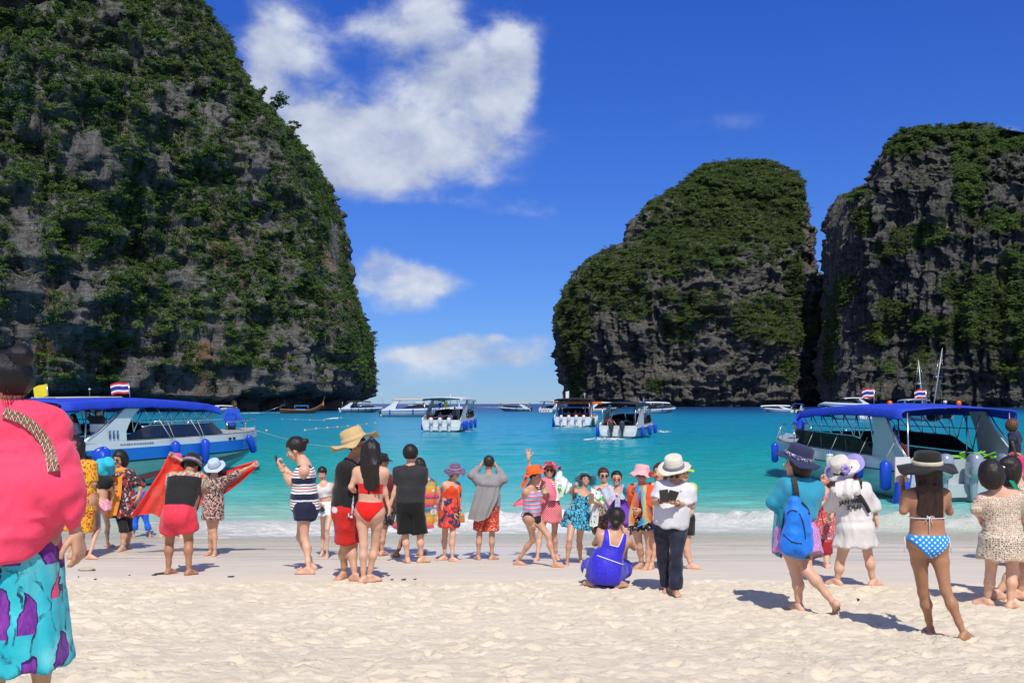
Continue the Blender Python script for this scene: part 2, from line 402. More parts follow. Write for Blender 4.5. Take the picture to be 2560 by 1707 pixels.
    c = T.mix(foam, c, T.mix(fo2, (.66, .65, .59), (.82, .83, .83)))
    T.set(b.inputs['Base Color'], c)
    T.set(b.inputs['Roughness'], T.math('MAXIMUM', T.map(y, 20, 200, .12, .30), T.math('MULTIPLY', foam, .8)))
    b.inputs['IOR'].default_value = 1.33; b.inputs['Specular IOR Level'].default_value = .42
    near = T.noise(T.scale(p, (.9, 2.6, 1)), 1.9, 6, .62, .5); mid = T.noise(T.scale(p, (.25, .8, 1)), 1.0, 6, .68, .4)
    h = T.math('ADD', T.math('MULTIPLY', near, T.map(y, 15, 23, .08, 1)), T.math('MULTIPLY', mid, T.map(y, 20, 60, 0, 2.6)))
    h = T.math('ADD', h, T.math('MULTIPLY', T.math('MULTIPLY', foam, fo2), .7))
    T.set(b.inputs['Normal'], T.bump(h, .75, .16))
    # thin edge lets the sand show through
    e = T.math('ADD', y, T.math('MULTIPLY', T.math('SUBTRACT', T.noise(T.scale(p, (.3, 1.4, 0)), 1.6, 4, .6, .4), .5), 1.6))
    al = T.math('MAXIMUM', T.map(e, 17.4, 20.2, .10, 1.0), foam)
    tr = T.new('ShaderNodeBsdfTransparent'); mx = T.new('ShaderNodeMixShader'); T.set(mx.inputs[0], al)
    T.l.new(tr.outputs[0], mx.inputs[1]); T.l.new(b.outputs[0], mx.inputs[2]); T.l.new(mx.outputs[0], T.n['Material Output'].inputs[0])
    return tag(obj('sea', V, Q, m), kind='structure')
make_sea()

# ------------------------------------------------------------------ limestone cliffs
def rock_mat(name, lo, hi, strata, flute, tint):
    m = bpy.data.materials.new(name); m.use_nodes = True; T = NT(m.node_tree); b = T.n['Principled BSDF']
    p = T.pos(); x, y, z = T.sep(p)
    big = T.noise(p, .035, 6, .6); st = T.noise(T.scale(p, (.10, .10, .9)), .8, 7, .7, .3); fl = T.noise(T.scale(p, (.8, .8, .07)), .6, 8, .72, .4)
    v = T.math('ADD', T.math('MULTIPLY', big, .5), T.math('ADD', T.math('MULTIPLY', st, strata), T.math('MULTIPLY', fl, flute)))
    n = .5 * (.5 + strata + flute)
    c = T.mix(T.map(v, n - .17, n + .17), lo, hi)
    pale = T.map(T.noise(T.scale(p, (1, 1, .35)), .12, 7, .7), .58, .72, 0, .55); c = T.mix(pale, c, tuple(min(1, q * 1.75) for q in hi))
    ox = T.math('MULTIPLY', T.map(T.noise(T.scale(p, (1, 1, .45)), .05, 6, .7), .60, .68, 0, .85), T.map(z, 20, 110, 1, .55)); c = T.mix(ox, c, tint)
    dk = T.map(T.noise(T.scale(p, (1, 1, .12)), .35, 7, .7), .56, .66, 0, .55); c = T.mix(dk, c, tuple(q * .35 for q in lo))
    moss = T.map(T.noise(p, .22, 7, .75), .53, .62, 0, .8); c = T.mix(moss, c, (.030, .045, .016))
    T.set(b.inputs['Base Color'], c); b.inputs['Roughness'].default_value = .95; b.inputs['Specular IOR Level'].default_value = .15
    h = T.math('ADD', T.math('ADD', T.math('MULTIPLY', st, strata * 2), T.math('MULTIPLY', fl, flute * 2)), T.math('MULTIPLY', T.noise(p, .9, 6, .75), .8))
    T.set(b.inputs['Normal'], T.bump(h, 1.0, 3.0))
    return m
def sil(pts, top=None):
    """silhouette polyline (full-frame px of the 2352 wide view) -> arrays sorted by height"""
    a = np.array(pts, float) * 1.0884; return a[:, 0], a[:, 1]
def cliff(name, Y0, depth, left, right, rock, nz, na, amp, flute=0., strata=0., under=0., power=2.3, seed=0):
    lx, ly = sil(left); rx, ry = sil(right)
    ztop = EYE + (HOR - max(ly.min(), ry.min()) - 2) / F * Y0
    zs = -4 + (ztop + 4) * (np.linspace(0, 1, nz) ** 1.0)
    py = HOR - (zs - EYE) / Y0 * F
    o = np.argsort(ly); L = np.interp(py, ly[o], lx[o]); o = np.argsort(ry); R = np.interp(py, ry[o], rx[o])
    XL = (L - 1280) / F * Y0; XR = (R - 1280) / F * Y0
    xc = (XL + XR) / 2; a = np.maximum((XR - XL) / 2, .5)
    # dense towards the camera, coarse behind
    th = np.concatenate([np.linspace(-.14, pi + .14, na), np.linspace(pi + .14, 2 * pi - .14, na // 5)[1:]])
    ct, st_ = np.cos(th), np.sin(th)
    ex = 2 / power
    ux = np.sign(ct) * np.abs(ct) ** ex; uy = np.sign(st_) * np.abs(st_) ** ex
    amax = a.max()
    dep = depth * np.clip(a / amax, .0, 1) ** .9 * np.clip((ztop + 2 - zs) / (.30 * ztop), .02, 1) ** .55
    Y = Y0 - dep[:, None] * uy[None]; Z = np.repeat(zs[:, None], len(th), 1)
    tl, tr = XL / Y0 + 5 / F, XR / Y0 - 5 / F
    for _ in range(6):       # the rock bulges towards the beach: widen or narrow each ring until its visible edge is right
        X = xc[:, None] + a[:, None] * ux[None]; r = X / Y
        el_, er_ = r.min(1) - tl, r.max(1) - tr
        xl, xr = xc - a - el_ * Y0 * .9, xc + a - er_ * Y0 * .9; xc = (xl + xr) / 2; a = np.maximum((xr - xl) / 2, .4)
    X = xc[:, None] + a[:, None] * ux[None]
    P = np.stack([X, Y, Z], -1)
    # outward direction in plan
    nx = ux[None] * np.ones_like(X); ny = -uy[None] * np.ones_like(X); ln = np.sqrt(nx ** 2 + ny ** 2) + 1e-6; nx /= ln; ny /= ln
    k = amp / 10.0
    disp = amp * (.9 * fbm(P / (42 * k) + seed, 4, .5) + .35 * fbm(P / (9 * k) + seed + 3, 4, .6, True))
    disp += flute * fbm(P * np.array([1, 1, .13]) / (6.5) + seed + 8, 4, .6, True) + .8 * flute * fbm(P * np.array([1, 1, .08]) / 28 + seed + 2, 3, .5, True)
    zz = Z + 3 * vnoise(P / 25 + seed); disp += strata * (np.mod(zz, 5.2) / 5.2 - .5) + strata * .5 * (np.mod(zz, 1.9) / 1.9 - .5)
    edge = np.clip(np.abs(ny) * 2.0, .10, 1)                # keep the outline where it was traced
    taper = np.clip(a[:, None] / 18, .1, 1) * edge
    disp = disp * taper
    if under: 
        u = np.clip((7 + 2.5 * vnoise(P / 14 + 5) - Z) / 5.0, 0, 1); disp -= under * u * u * (3 - 2 * u) * np.clip(np.abs(ny) * 3, .25, 1)
    X = X + nx * disp; Y = Y + ny * disp
    Z = Z + (amp * .14) * fbm(P / (7 * k) + seed + 20, 3, .55) * np.clip((Z - 5) / 20, 0, 1)
    G = np.stack([X, Y, Z], -1)
    V, Q = gridmesh(G)
    n = len(V); V = np.vstack([V, [[xc[-1], Y0, zs[-1] + 1]]])
    lr = (G.shape[0] - 1) * G.shape[1]
    cap = [(lr + i, lr + i + 1, n) for i in range(G.shape[1] - 1)]
    Fc = Q.tolist() + cap
    return obj(name, V, [tuple(f) for f in Fc], rock), G, na
RM1 = rock_mat('limestone_left', (.13, .127, .12), (.38, .37, .345), .55, .85, (.42, .22, .11))
RM2 = rock_mat('limestone_tower', (.10, .096, .09), (.29, .275, .25), .55, 1.0, (.28, .16, .10))
RM3 = rock_mat('limestone_right', (.085, .083, .08), (.25, .242, .228), .55, 1.1, (.20, .13, .09))
c1, G1, na1 = cliff('cliff_left', 430, 150,
    [(-1500, 2000), (-1300, 200), (-900, -200), (-500, -400)],
    [(-480, -400), (-150, -330), (100, -240), (300, -140), (420, -50), (480, 0), (530, 60), (570, 150), (605, 205), (650, 262), (690, 310), (735, 365), (750, 400), (757, 440), (772, 510), (788, 600), (800, 640), (815, 690), (843, 750), (850, 800), (853, 850), (853, 880), (846, 905), (846, 960)],
    RM1, 330, 420, 11, flute=2.6, strata=.8, under=16, seed=1)
c2, G2, na2 = cliff('cliff_tower', 950, 110,
    [(1700, 367), (1640, 383), (1570, 425), (1500, 470), (1460, 530), (1442, 562), (1380, 585), (1345, 610), (1310, 650), (1285, 700), (1275, 760), (1278, 820), (1290, 870), (1295, 900), (1300, 960)],
    [(1735, 367), (1790, 380), (1840, 420), (1844, 450), (1849, 500), (1855, 560), (1862, 640), (1870, 760), (1876, 960)],
    RM2, 300, 380, 11, flute=3.8, strata=.5, under=6, seed=11)
c3, G3, na3 = cliff('cliff_right', 800, 100,
    [(2150, 297), (2090, 310), (2040, 330), (2022, 370), (2010, 428), (1952, 440), (1925, 475), (1912, 520), (1908, 600), (1906, 700), (1904, 800), (1904, 960)],
    [(2205, 297), (2240, 305), (2262, 320), (2278, 326), (2700, 331), (2900, 420), (3000, 600), (3100, 960)],
    RM3, 300, 420, 12, flute=4.8, strata=.6, under=5, seed=23)
for c in (c1, c2, c3): tag(c, kind='structure')

# vegetation clinging to the cliffs: leaf clumps instanced on points
def leaf_mat(name, cols):
    m = bpy.data.materials.new(name); m.use_nodes = True; T = NT(m.node_tree); b = T.n['Principled BSDF']
    p = T.pos(); oi = T.new('ShaderNodeObjectInfo').outputs['Random']
    f = T.math('ADD', T.math('MULTIPLY', oi, .55), T.math('MULTIPLY', T.noise(p, .05, 4, .6), .75))
    c = T.ramp(f, [(.25, cols[0]), (.5, cols[1]), (.72, cols[2]), (.95, cols[3])])
    c = T.mix(T.map(T.noise(p, 1.1, 3, .6), .3, .7, 0, .6), c, tuple(v * .55 for v in cols[0]))
    T.set(b.inputs['Base Color'], c); b.inputs['Roughness'].default_value = .75; b.inputs['Specular IOR Level'].default_value = .2
    return m
LM1 = leaf_mat('foliage_left', [(.024, .050, .013), (.044, .090, .018), (.072, .136, .024), (.12, .19, .032)])
LM2 = leaf_mat('foliage_right', [(.034, .060, .018), (.058, .100, .024), (.090, .148, .030), (.14, .205, .040)])
def clump(name, mat, seed, flat=.75, nl=300, leaf=.145):
    rs = np.random.RandomState(seed); V = []; Fc = []
    cs = rs.normal(0, .42, (9, 3)); cs[:, 2] = cs[:, 2] * .55 + .1
    for i in range(nl):
        c = cs[rs.randint(9)]; d = rs.normal(0, 1, 3); d /= np.linalg.norm(d); d[2] = abs(d[2]) * .9 - .15
        q = c + d * .40 * rs.uniform(.75, 1.05); q[2] *= flat
        nrm = d + rs.normal(0, .45, 3); nrm /= np.linalg.norm(nrm); t = np.cross(nrm, rs.normal(0, 1, 3)); t /= np.linalg.norm(t); s = np.cross(nrm, t)
        a = leaf * rs.uniform(.6, 1.3); k = len(V); V += [q - t * a * .6, q + s * a * .5, q + t * a * .7, q - s * a * .5]; Fc.append((k, k + 1, k + 2, k + 3))
    me = mesh(name, V, np.array(Fc), False, [mat]); return bpy.data.objects.new(name, me)
def scatter(name, G, na, prob, n, smin, smax, mat, seed, push=.3):
    rs = np.random.RandomState(seed)
    r, c = G.shape[:2]; A = G[:-1, :na - 1]; B = G[1:, :na - 1]; C = G[:-1, 1:na]
    nrm = np.cross(C - A, B - A); ar = np.linalg.norm(nrm, axis=-1) + 1e-9; nrm = nrm / ar[..., None]
    px = 1280 + F * A[..., 0] / A[..., 1]; py = HOR - F * (A[..., 2] - EYE) / A[..., 1]
    pr = prob(px, py, A, nrm) * ar; pr[(A[..., 2] < 3)] = 0
    vis = (px > -420) & (px < 2980) & (py > -420); pr[~vis] *= .15
    pr = pr.ravel() / pr.sum(); idx = rs.choice(len(pr), n, p=pr)
    i, j = np.unravel_index(idx, ar.shape); u = rs.rand(n, 1); v = rs.rand(n, 1)
    P = A[i, j] + (C - A)[i, j] * u + (B - A)[i, j] * v
    sc = rs.uniform(smin, smax, n) * np.where(rs.rand(n) < .12, 1.45, 1.0)
    P = P + nrm[i, j] * (push * sc)[:, None]
    me = bpy.data.meshes.new(name); me.vertices.add(n); me.vertices.foreach_set('co', P.astype(np.float32).ravel())
    a = me.attributes.new('sc', 'FLOAT', 'POINT'); a.data.foreach_set('value', sc.astype(np.float32))
    rot = np.zeros((n, 3), np.float32); rot[:, 0] = rs.uniform(-.25, .25, n); rot[:, 1] = rs.uniform(-.25, .25, n); rot[:, 2] = rs.uniform(0, 6.28, n)
    a = me.attributes.new('rot', 'FLOAT_VECTOR', 'POINT'); a.data.foreach_set('vector', rot.ravel())
    o = bpy.data.objects.new(name, me); COL.objects.link(o)
    coll = bpy.data.collections.new(name + '_kinds')
    for k in range(5): coll.objects.link(clump('leaf_clump', mat, seed * 10 + k, [.7, .8, .6, .9, .75][k]))
    g = bpy.data.node_groups.new(name + '_scatter', 'GeometryNodeTree')
    g.interface.new_socket('Geometry', in_out='INPUT', socket_type='NodeSocketGeometry'); g.interface.new_socket('Geometry', in_out='OUTPUT', socket_type='NodeSocketGeometry')
    N = g.nodes; gi = N.new('NodeGroupInput'); go = N.new('NodeGroupOutput')
    iop = N.new('GeometryNodeInstanceOnPoints'); ci = N.new('GeometryNodeCollectionInfo'); ci.inputs['Collection'].default_value = coll
    ci.inputs['Separate Children'].default_value = True; ci.inputs['Reset Children'].default_value = True
    iop.inputs['Pick Instance'].default_value = True
    s1 = N.new('GeometryNodeInputNamedAttribute'); s1.data_type = 'FLOAT'; s1.inputs[0].default_value = 'sc'
    s2 = N.new('GeometryNodeInputNamedAttribute'); s2.data_type = 'FLOAT_VECTOR'; s2.inputs[0].default_value = 'rot'
    g.links.new(gi.outputs[0], iop.inputs['Points']); g.links.new(ci.outputs[0], iop.inputs['Instance'])
    ao = lambda nd: [q for q in nd.outputs if q.enabled and q.name == 'Attribute'][0]
    g.links.new(ao(s1), iop.inputs['Scale']); g.links.new(ao(s2), iop.inputs['Rotation']); g.links.new(iop.outputs[0], go.inputs[0])
    md = o.modifiers.new('scatter', 'NODES'); md.node_group = g
    return tag(o, kind='stuff')
def blobmask(px, py, L, cx=0, cy=0, s=1.0):
    m = np.zeros_like(px)
    for (x, y, rx, ry) in L:
        q = ((px - (cx + x / s)) / (rx / s)) ** 2 + ((py - (cy + y / s)) / (ry / s)) ** 2
        m = np.maximum(m, np.exp(-q ** 1.5 * .7))
    return m
ROCK1 = [(650, 440, 60, 80), (850, 430, 45, 80), (330, 600, 80, 80), (425, 670, 60, 50), (620, 650, 60, 70), (980, 650, 60, 90), (720, 1050, 45, 60), (330, 1100, 100, 70), (350, 1250, 75, 160),
         (590, 1390, 110, 100), (830, 1320, 50, 80), (100, 960, 60, 230), (90, 1230, 110, 180), (550, 220, 85, 40), (430, 50, 50, 60), (90, 20, 90, 30), (700, 1490, 230, 30), (1000, 1470, 200, 45), (1230, 1480, 150, 65),
         (160, 480, 45, 90), (1040, 850, 45, 40), (960, 935, 28, 55), (1180, 1400, 60, 80), (730, 380, 40, 30), (1120, 1330, 40, 60), (500, 900, 20, 20), (1280, 960, 25, 90), (1000, 780, 40, 30), (15, 640, 30, 60)]
def prob1(px, py, A, n):
    m = blobmask(px, py, ROCK1, 0, 0, 1.5375) + .34 * fbm(A / 9 + 2, 3)
    return np.clip(1.2 - m * 1.8, 0.04, 1) * np.clip((A[..., 2] - 5) / 8, 0, 1)
GREEN2 = [(960, 390, 430, 260), (700, 620, 280, 130), (1150, 560, 160, 60), (330, 800, 160, 160), (150, 1000, 90, 200), (800, 900, 120, 80), (1100, 950, 250, 90), (1250, 1050, 130, 70), (680, 1010, 90, 90), (450, 930, 70, 60),
          (1230, 780, 45, 120), (160, 1250, 50, 120), (1200, 1240, 30, 60), (540, 1300, 40, 30), (620, 860, 60, 40), (1040, 1060, 90, 50)]
def prob2(px, py, A, n):
    m = blobmask(px, py, GREEN2, 1360, 300, 1.96) + .30 * fbm(A / 16 + 2, 4)
    return np.clip((m - .32) * 2.4, 0.012, 1) * np.where((px > 2010) & (py < 700), .15, 1)
GREEN3 = [(1780, 130, 120, 45), (1950, 60, 260, 35), (2090, 300, 80, 200), (2200, 120, 160, 40), (1860, 570, 170, 55), (1720, 640, 90, 40), (2250, 500, 110, 60), (2200, 950, 220, 200), (2330, 780, 90, 160), (1480, 840, 70, 80), (1400, 1050, 45, 220), (1400, 1230, 40, 60),
          (1700, 930, 80, 60), (1650, 1050, 60, 60), (1870, 1180, 60, 70), (1700, 1220, 40, 40), (2280, 1230, 90, 60), (1520, 360, 90, 22), (1900, 1020, 90, 50), (1560, 520, 50, 60), (2010, 860, 60, 60), (2450, 1000, 200, 200), (2480, 300, 120, 120)]
def prob3(px, py, A, n):
    m = blobmask(px, py, GREEN3, 1360, 300, 1.96) + .36 * fbm(A / 15 + 7, 4)
    return np.clip((m - .34) * 2.4, 0.015, 1) * np.where((px < 2085) & (py < 700), .1, 1)
scatter('cliff_vegetation', G1, na1, prob1, 42000, .9, 2.2, LM1, 3)
scatter('cliff_vegetation', G2, na2, prob2, 24000, 1.5, 3.2, LM2, 5)
scatter('cliff_vegetation', G3, na3, prob3, 22000, 1.3, 3.0, LM2, 7)

# trees standing clear of the left cliff's skyline
for i, (px, py, hgt, lab) in enumerate(((697, 272, 8, 'dark bushy tree leaning out from the left cliff skyline beside the big cloud'), (661, 236, 5, 'small tree on the left cliff skyline above the leaning one'), (738, 326, 5, 'round tree on the left cliff skyline below the leaning one'))):
    c = at(px, py, 425); t_ = thing('tree', tuple(c), lab, 'tree'); rs = np.random.RandomState(40 + i)
    MB().tube([(-4, 0, -4), (-1.5, 0, -1), (.3, 0, hgt * .25), (1.2, .3, hgt * .5)], [.45, .38, .25, .12], 7).build('trunk', M('bark', (.05, .04, .03), .9), t_)
    V = []; Fc = []
    for k in range(5):
        o = clump('crown', LM1, 400 + i * 7 + k, .8, 260, .17); v = np.empty(len(o.data.vertices) * 3, np.float32); o.data.vertices.foreach_get('co', v); v = v.reshape(-1, 3) * hgt * rs.uniform(.30, .45) + np.array([rs.uniform(-.5, .4) * hgt, rs.uniform(-.3, .3) * hgt, hgt * rs.uniform(.05, .60)])
        n = len(V); V += v.tolist(); Fc += [tuple(j + n for j in p_.vertices) for p_ in o.data.polygons]
    obj('crown', np.array(V), Fc, LM1, t_, False)
# ------------------------------------------------------------------ figures: implicit surfaces turned into meshes
A3 = lambda *v: np.array(v, dtype=np.float64)
def nrm(v): v = np.asarray(v, float); l = np.linalg.norm(v); return v / l if l > 1e-9 else A3(0, 0, 1)
def cone(P, a, b, ra, rb):
    ab = b - a; L = max(float(ab @ ab), 1e-9); t = np.clip(((P - a) @ ab) / L, 0, 1)
    return np.linalg.norm(P - a - t[:, None] * ab, axis=1) - (ra + (rb - ra) * t)
def ell(P, c, Rm, r):
    q = (P - c) @ Rm.T if Rm is not None else P - c
    r = np.asarray(r, float); k0 = np.linalg.norm(q / r, axis=1); k1 = np.linalg.norm(q / (r * r), axis=1) + 1e-9
    return k0 * (k0 - 1) / k1
def smin(a, b, k):
    h = np.maximum(k - np.abs(a - b), 0) / k
    return np.minimum(a, b) - h * h * k * .25
def nets(f, lo, hi, h):
    lo = np.asarray(lo, float); n = np.maximum(np.ceil((np.asarray(hi) - lo) / h).astype(int) + 1, 4)
    ax = [lo[i] + h * np.arange(n[i]) for i in range(3)]
    G = np.stack(np.meshgrid(*ax, indexing='ij'), -1)
    D = f(G.reshape(-1, 3)).reshape(n); S = D < 0
    c = S[:-1, :-1, :-1].astype(np.int8)
    tot = sum(S[i:n[0] - 1 + i, j:n[1] - 1 + j, k:n[2] - 1 + k].astype(np.int8) for i in (0, 1) for j in (0, 1) for k in (0, 1))
    act = (tot > 0) & (tot < 8); I = np.argwhere(act)
    if len(I) == 0: return np.zeros((0, 3)), np.zeros((0, 4), int)
    idx = -np.ones(act.shape, int); idx[act] = np.arange(len(I))
    acc = np.zeros((len(I), 3)); cnt = np.zeros(len(I))
    cor = [(i, j, k) for i in (0, 1) for j in (0, 1) for k in (0, 1)]
    dv = {q: D[I[:, 0] + q[0], I[:, 1] + q[1], I[:, 2] + q[2]] for q in cor}
    for q in cor:
        for a_ in range(3):
            if q[a_] == 1: continue
            q2 = list(q); q2[a_] = 1; q2 = tuple(q2); d0, d1 = dv[q], dv[q2]
            x = (d0 < 0) != (d1 < 0); t = np.where(x, d0 / np.where(np.abs(d0 - d1) < 1e-12, 1, d0 - d1), 0)
            p = np.zeros((len(I), 3)) + np.array(q); p[:, a_] += t
            acc += p * x[:, None]; cnt += x
    V = lo + (I + acc / cnt[:, None]) * h
    Q = []
    for a_ in range(3):
        b_, c_ = (a_ + 1) % 3, (a_ + 2) % 3
        s0 = [slice(None)] * 3; s1 = [slice(None)] * 3; s0[a_] = slice(0, n[a_] - 1); s1[a_] = slice(1, n[a_])
        X = S[tuple(s0)] != S[tuple(s1)]; E = np.argwhere(X)
        E = E[(E[:, b_] >= 1) & (E[:, c_] >= 1) & (E[:, b_] < n[b_] - 1) & (E[:, c_] < n[c_] - 1)]
        if not len(E): continue
        sg = S[tuple(s0)][E[:, 0], E[:, 1], E[:, 2]]
        def cell(db, dc):
            e = E.copy(); e[:, b_] -= db; e[:, c_] -= dc; return idx[e[:, 0], e[:, 1], e[:, 2]]
        q = np.stack([cell(1, 1), cell(0, 1), cell(0, 0), cell(1, 0)], -1)
        q[~sg] = q[~sg][:, ::-1]; Q.append(q)
    Q = np.vstack(Q); Q = Q[(Q >= 0).all(1)]
    return V, Q
def fold(V, amp=.006, sc=9.0, seed=0, st=(1, 1, .4)):
    """cloth folds: push vertices along approximate outward direction"""
    n = fbm(V * np.array(st) * sc + seed, 3, .6, True); return n * amp

SKIN = {}
def skin_mat(tone):
    nm = 'skin_' + tone
    if nm in _mc: return _mc[nm]
    c = {'fair': (.66, .40, .275), 'mid': (.56, .32, .205), 'tan': (.40, .205, .115), 'dark': (.12, .062, .038)}[tone]
    m = bpy.data.materials.new(nm); m.use_nodes = True; T = NT(m.node_tree); b = T.n['Principled BSDF']; v = T.obj()
    cc = T.mix(T.map(T.noise(v, 7, 3), .3, .7), tuple(q * .88 for q in c), c)
    cc = T.mix(T.map(T.noise(v, 40, 2), .35, .65, 0, .25), cc, (c[0] * .95, c[1] * .72, c[2] * .68))
    T.set(b.inputs['Base Color'], cc); b.inputs['Roughness'].default_value = .48; b.inputs['Specular IOR Level'].default_value = .35
    b.inputs['Subsurface Weight'].default_value = .12; b.inputs['Subsurface Radius'].default_value = (.012, .005, .003); b.inputs['Subsurface Scale'].default_value = 1.0
    T.set(b.inputs['Normal'], T.bump(T.noise(v, 60, 3), .12, .004))
    _mc[nm] = m; return m
def hair_mat(nm='hair', c=(.012, .009, .008), fr=190, rg=.40):
    if nm in _mc: return _mc[nm]
    m = bpy.data.materials.new(nm); m.use_nodes = True; T = NT(m.node_tree); b = T.n['Principled BSDF']; v = T.obj()
    s = T.noise(T.scale(v, (1, 1, .10)), fr, 3, .6, .4)
    T.set(b.inputs['Base Color'], T.mix(T.map(s, .3, .75), c, tuple(q * 2.2 + .002 for q in c))); b.inputs['Roughness'].default_value = rg; b.inputs['Specular IOR Level'].default_value = .3
    T.set(b.inputs['Normal'], T.bump(s, .5, .006)); _mc[nm] = m; return m

class Fig:
    """one person posed from photo pixels.  cr=(x0,y0,scale): crop in which the joint pixels are written.
    A = the limb on the left of the picture, B = the one on the right."""
    def __init__(s, label, cr, head, neck, pelvis, kA, kB, yaw=0, face=None, fA=None, fB=None, Y=None, tone='fair', girth=1.0, sex='f', hh=None,
                 lean=0.0, eA=None, wA=None, eB=None, wB=None, handA=None, handB=None, aA=None, aB=None, tilt=(0, 0), toesA=None, toesB=None, child=False, rest=None, headr=1.0, pelz=0.0, mouth=False, group=None, zoff=0.0, cat='person'):
        s.cr = cr; x0, y0, k = cr
        px = lambda p: (x0 + p[0] / k, y0 + p[1] / k)
        s.px = px
        # feet
        s.foot = {}
        for key, a, g in (('A', aA, fA), ('B', aB, fB)):
            if a is None: continue
            q = px(a)
            if len(a) > 2: s.foot[key] = ('air', q, a[2])
            else: s.foot[key] = ('gnd', q, None)
        gnd = [ground_at(*v[1]) for v in s.foot.values() if v[0] == 'gnd']
        if Y is None: Y = float(np.mean([g[1] for g in gnd])) if gnd else 15.0
        s.Y = Y
        w_ = lambda p, d=0.0: at(*px(p), Y + d)
        s.w = w_
        gzv = float(np.mean([g[2] for g in gnd])) if gnd else None
        # scale from head-to-foot size when known
        s.nk = w_(neck[:2], neck[2] if len(neck) > 2 else 0); s.pel = w_(pelvis[:2], pelvis[2] if len(pelvis) > 2 else 0)
        s.hd = w_(head[:2], head[2] if len(head) > 2 else (neck[2] if len(neck) > 2 else 0))
        s.up = nrm(s.nk - s.pel); s.TL = np.linalg.norm(s.nk - s.pel)
        girth = girth * .965; s.S = (hh if hh else s.TL / .515 * (1 if sex == 'f' else .97)) / 1.0    # body scale, 1 = 1.65 m
        S = s.S; s.g = girth; s.sex = sex
        if face is None: face = yaw
        s.yaw, s.face = radians(yaw), radians(face)
        Fw = A3(sin(s.yaw), -cos(s.yaw), 0); s.Fw = nrm(Fw - s.up * (Fw @ s.up)); lat = np.cross(s.up, s.Fw); lat = lat if lat[0] >= 0 else -lat; s.lat = nrm(lat)
        dr_ = .086 if sex == 'f' else .102; sw = (.150 if sex == 'f' else .172) * S * (1 + (girth - 1) * .35); hw = .088 * S
        if child: sw *= .9
        s.sh = {'A': s.nk - s.lat * sw - s.up * dr_ * S, 'B': s.nk + s.lat * sw - s.up * dr_ * S}
        s.hp = {'A': s.pel - s.lat * hw, 'B': s.pel + s.lat * hw}
        LU, LF, LT, LS = .272 * S, .232 * S, .405 * S, .385 * S
        s.el = {}; s.wr = {}; s.kn = {}; s.an = {}; s.toe = {}
        def bone(o, p, L, sg):
            q = w_(p[:2]); 
            # place on the ray so that the bone keeps its length when it can
            if len(p) > 2 and p[2] not in ('+', '-'): return w_(p[:2], p[2])
            sgn = 1 if (len(p) > 2 and p[2] == '+') else -1
            b2 = at(*px(p[:2]), o[1]); d2 = np.linalg.norm(b2 - o); rem = L * L - d2 * d2
            dz_ = sqrt(rem) * sgn if rem > 0 else 0
            return at(*px(p[:2]), o[1] + dz_)
        for key, e, wr in (('A', eA, wA), ('B', eB, wB)):
            sg = -1 if key == 'A' else 1
            if e is None:
                s.el[key] = s.sh[key] + s.lat * sg * .05 * S - s.up * LU * .97 - s.Fw * .02 * S
                s.wr[key] = s.el[key] + A3(0, 0, -1) * LF * .97 + s.Fw * .06 * S + s.lat * sg * .01
            else:
                s.el[key] = bone(s.sh[key], e, LU, 1); s.wr[key] = bone(s.el[key], wr, LF, 1)
        toes = {'A': toesA, 'B': toesB}
        for key, kn, a in (('A', kA, aA), ('B', kB, aB)):
            if a is None:
                s.kn[key] = s.hp[key] - s.up * LT; s.an[key] = s.kn[key] - A3(0, 0, LS)
                if kn is not None: s.kn[key] = bone(s.hp[key], kn, LT, 1)
                s.an[key] = s.kn[key] - A3(0, 0, LS)
            else:
                ty, q, d = s.foot[key]
                if ty == 'gnd':
                    gp = ground_at(*q); s.an[key] = gp + A3(0, 0, .062 * S)
                else: s.an[key] = at(*q, Y + d)
                mid = (s.hp[key] * .48 + s.an[key] * .52)
                if kn is not None:
                    t = .5; k3 = at(*px(kn[:2]), mid[1] + (kn[2] if len(kn) > 2 else 0)); s.kn[key] = k3
                else: s.kn[key] = mid + s.Fw * .03 * S
            tv = toes[key]
            if tv is None: d = s.Fw + (-.25 if key == 'A' else .25) * s.lat
            else: d = A3(sin(radians(tv)), -cos(radians(tv)), 0)
            s.toe[key] = nrm(d)
        s.tilt = tilt
        hf = A3(sin(s.face), -cos(s.face), 0); hl = A3(cos(s.face), sin(s.face), 0)     # tilt = (nod down, roll to the right of the picture) degrees
        nod, rol = radians(tilt[0]), radians(tilt[1])
        up = A3(0, 0, 1); hf2 = hf * cos(nod) - up * sin(nod); hu = up * cos(nod) + hf * sin(nod)
        Rr = np.array(Matrix.Rotation(rol, 3, 'Y')); s.hf = Rr @ hf2; s.hu = Rr @ hu; s.hl = Rr @ hl
        s.HR = np.stack([s.hl, s.hf, s.hu])
        s.hs = S * headr * (1.09 if not child else 1.32)
        zb = min([s.an[k_][2] for k_ in 'AB']) - .06 * S
        base = (s.an['A'] + s.an['B']) / 2; s.base = A3(base[0], base[1], zb)
        s.tone = tone
        s.root = thing('person', tuple(s.base), label, cat, group)
        s.prims()
        s.hand = {'A': handA, 'B': handB}; s.mouth = mouth
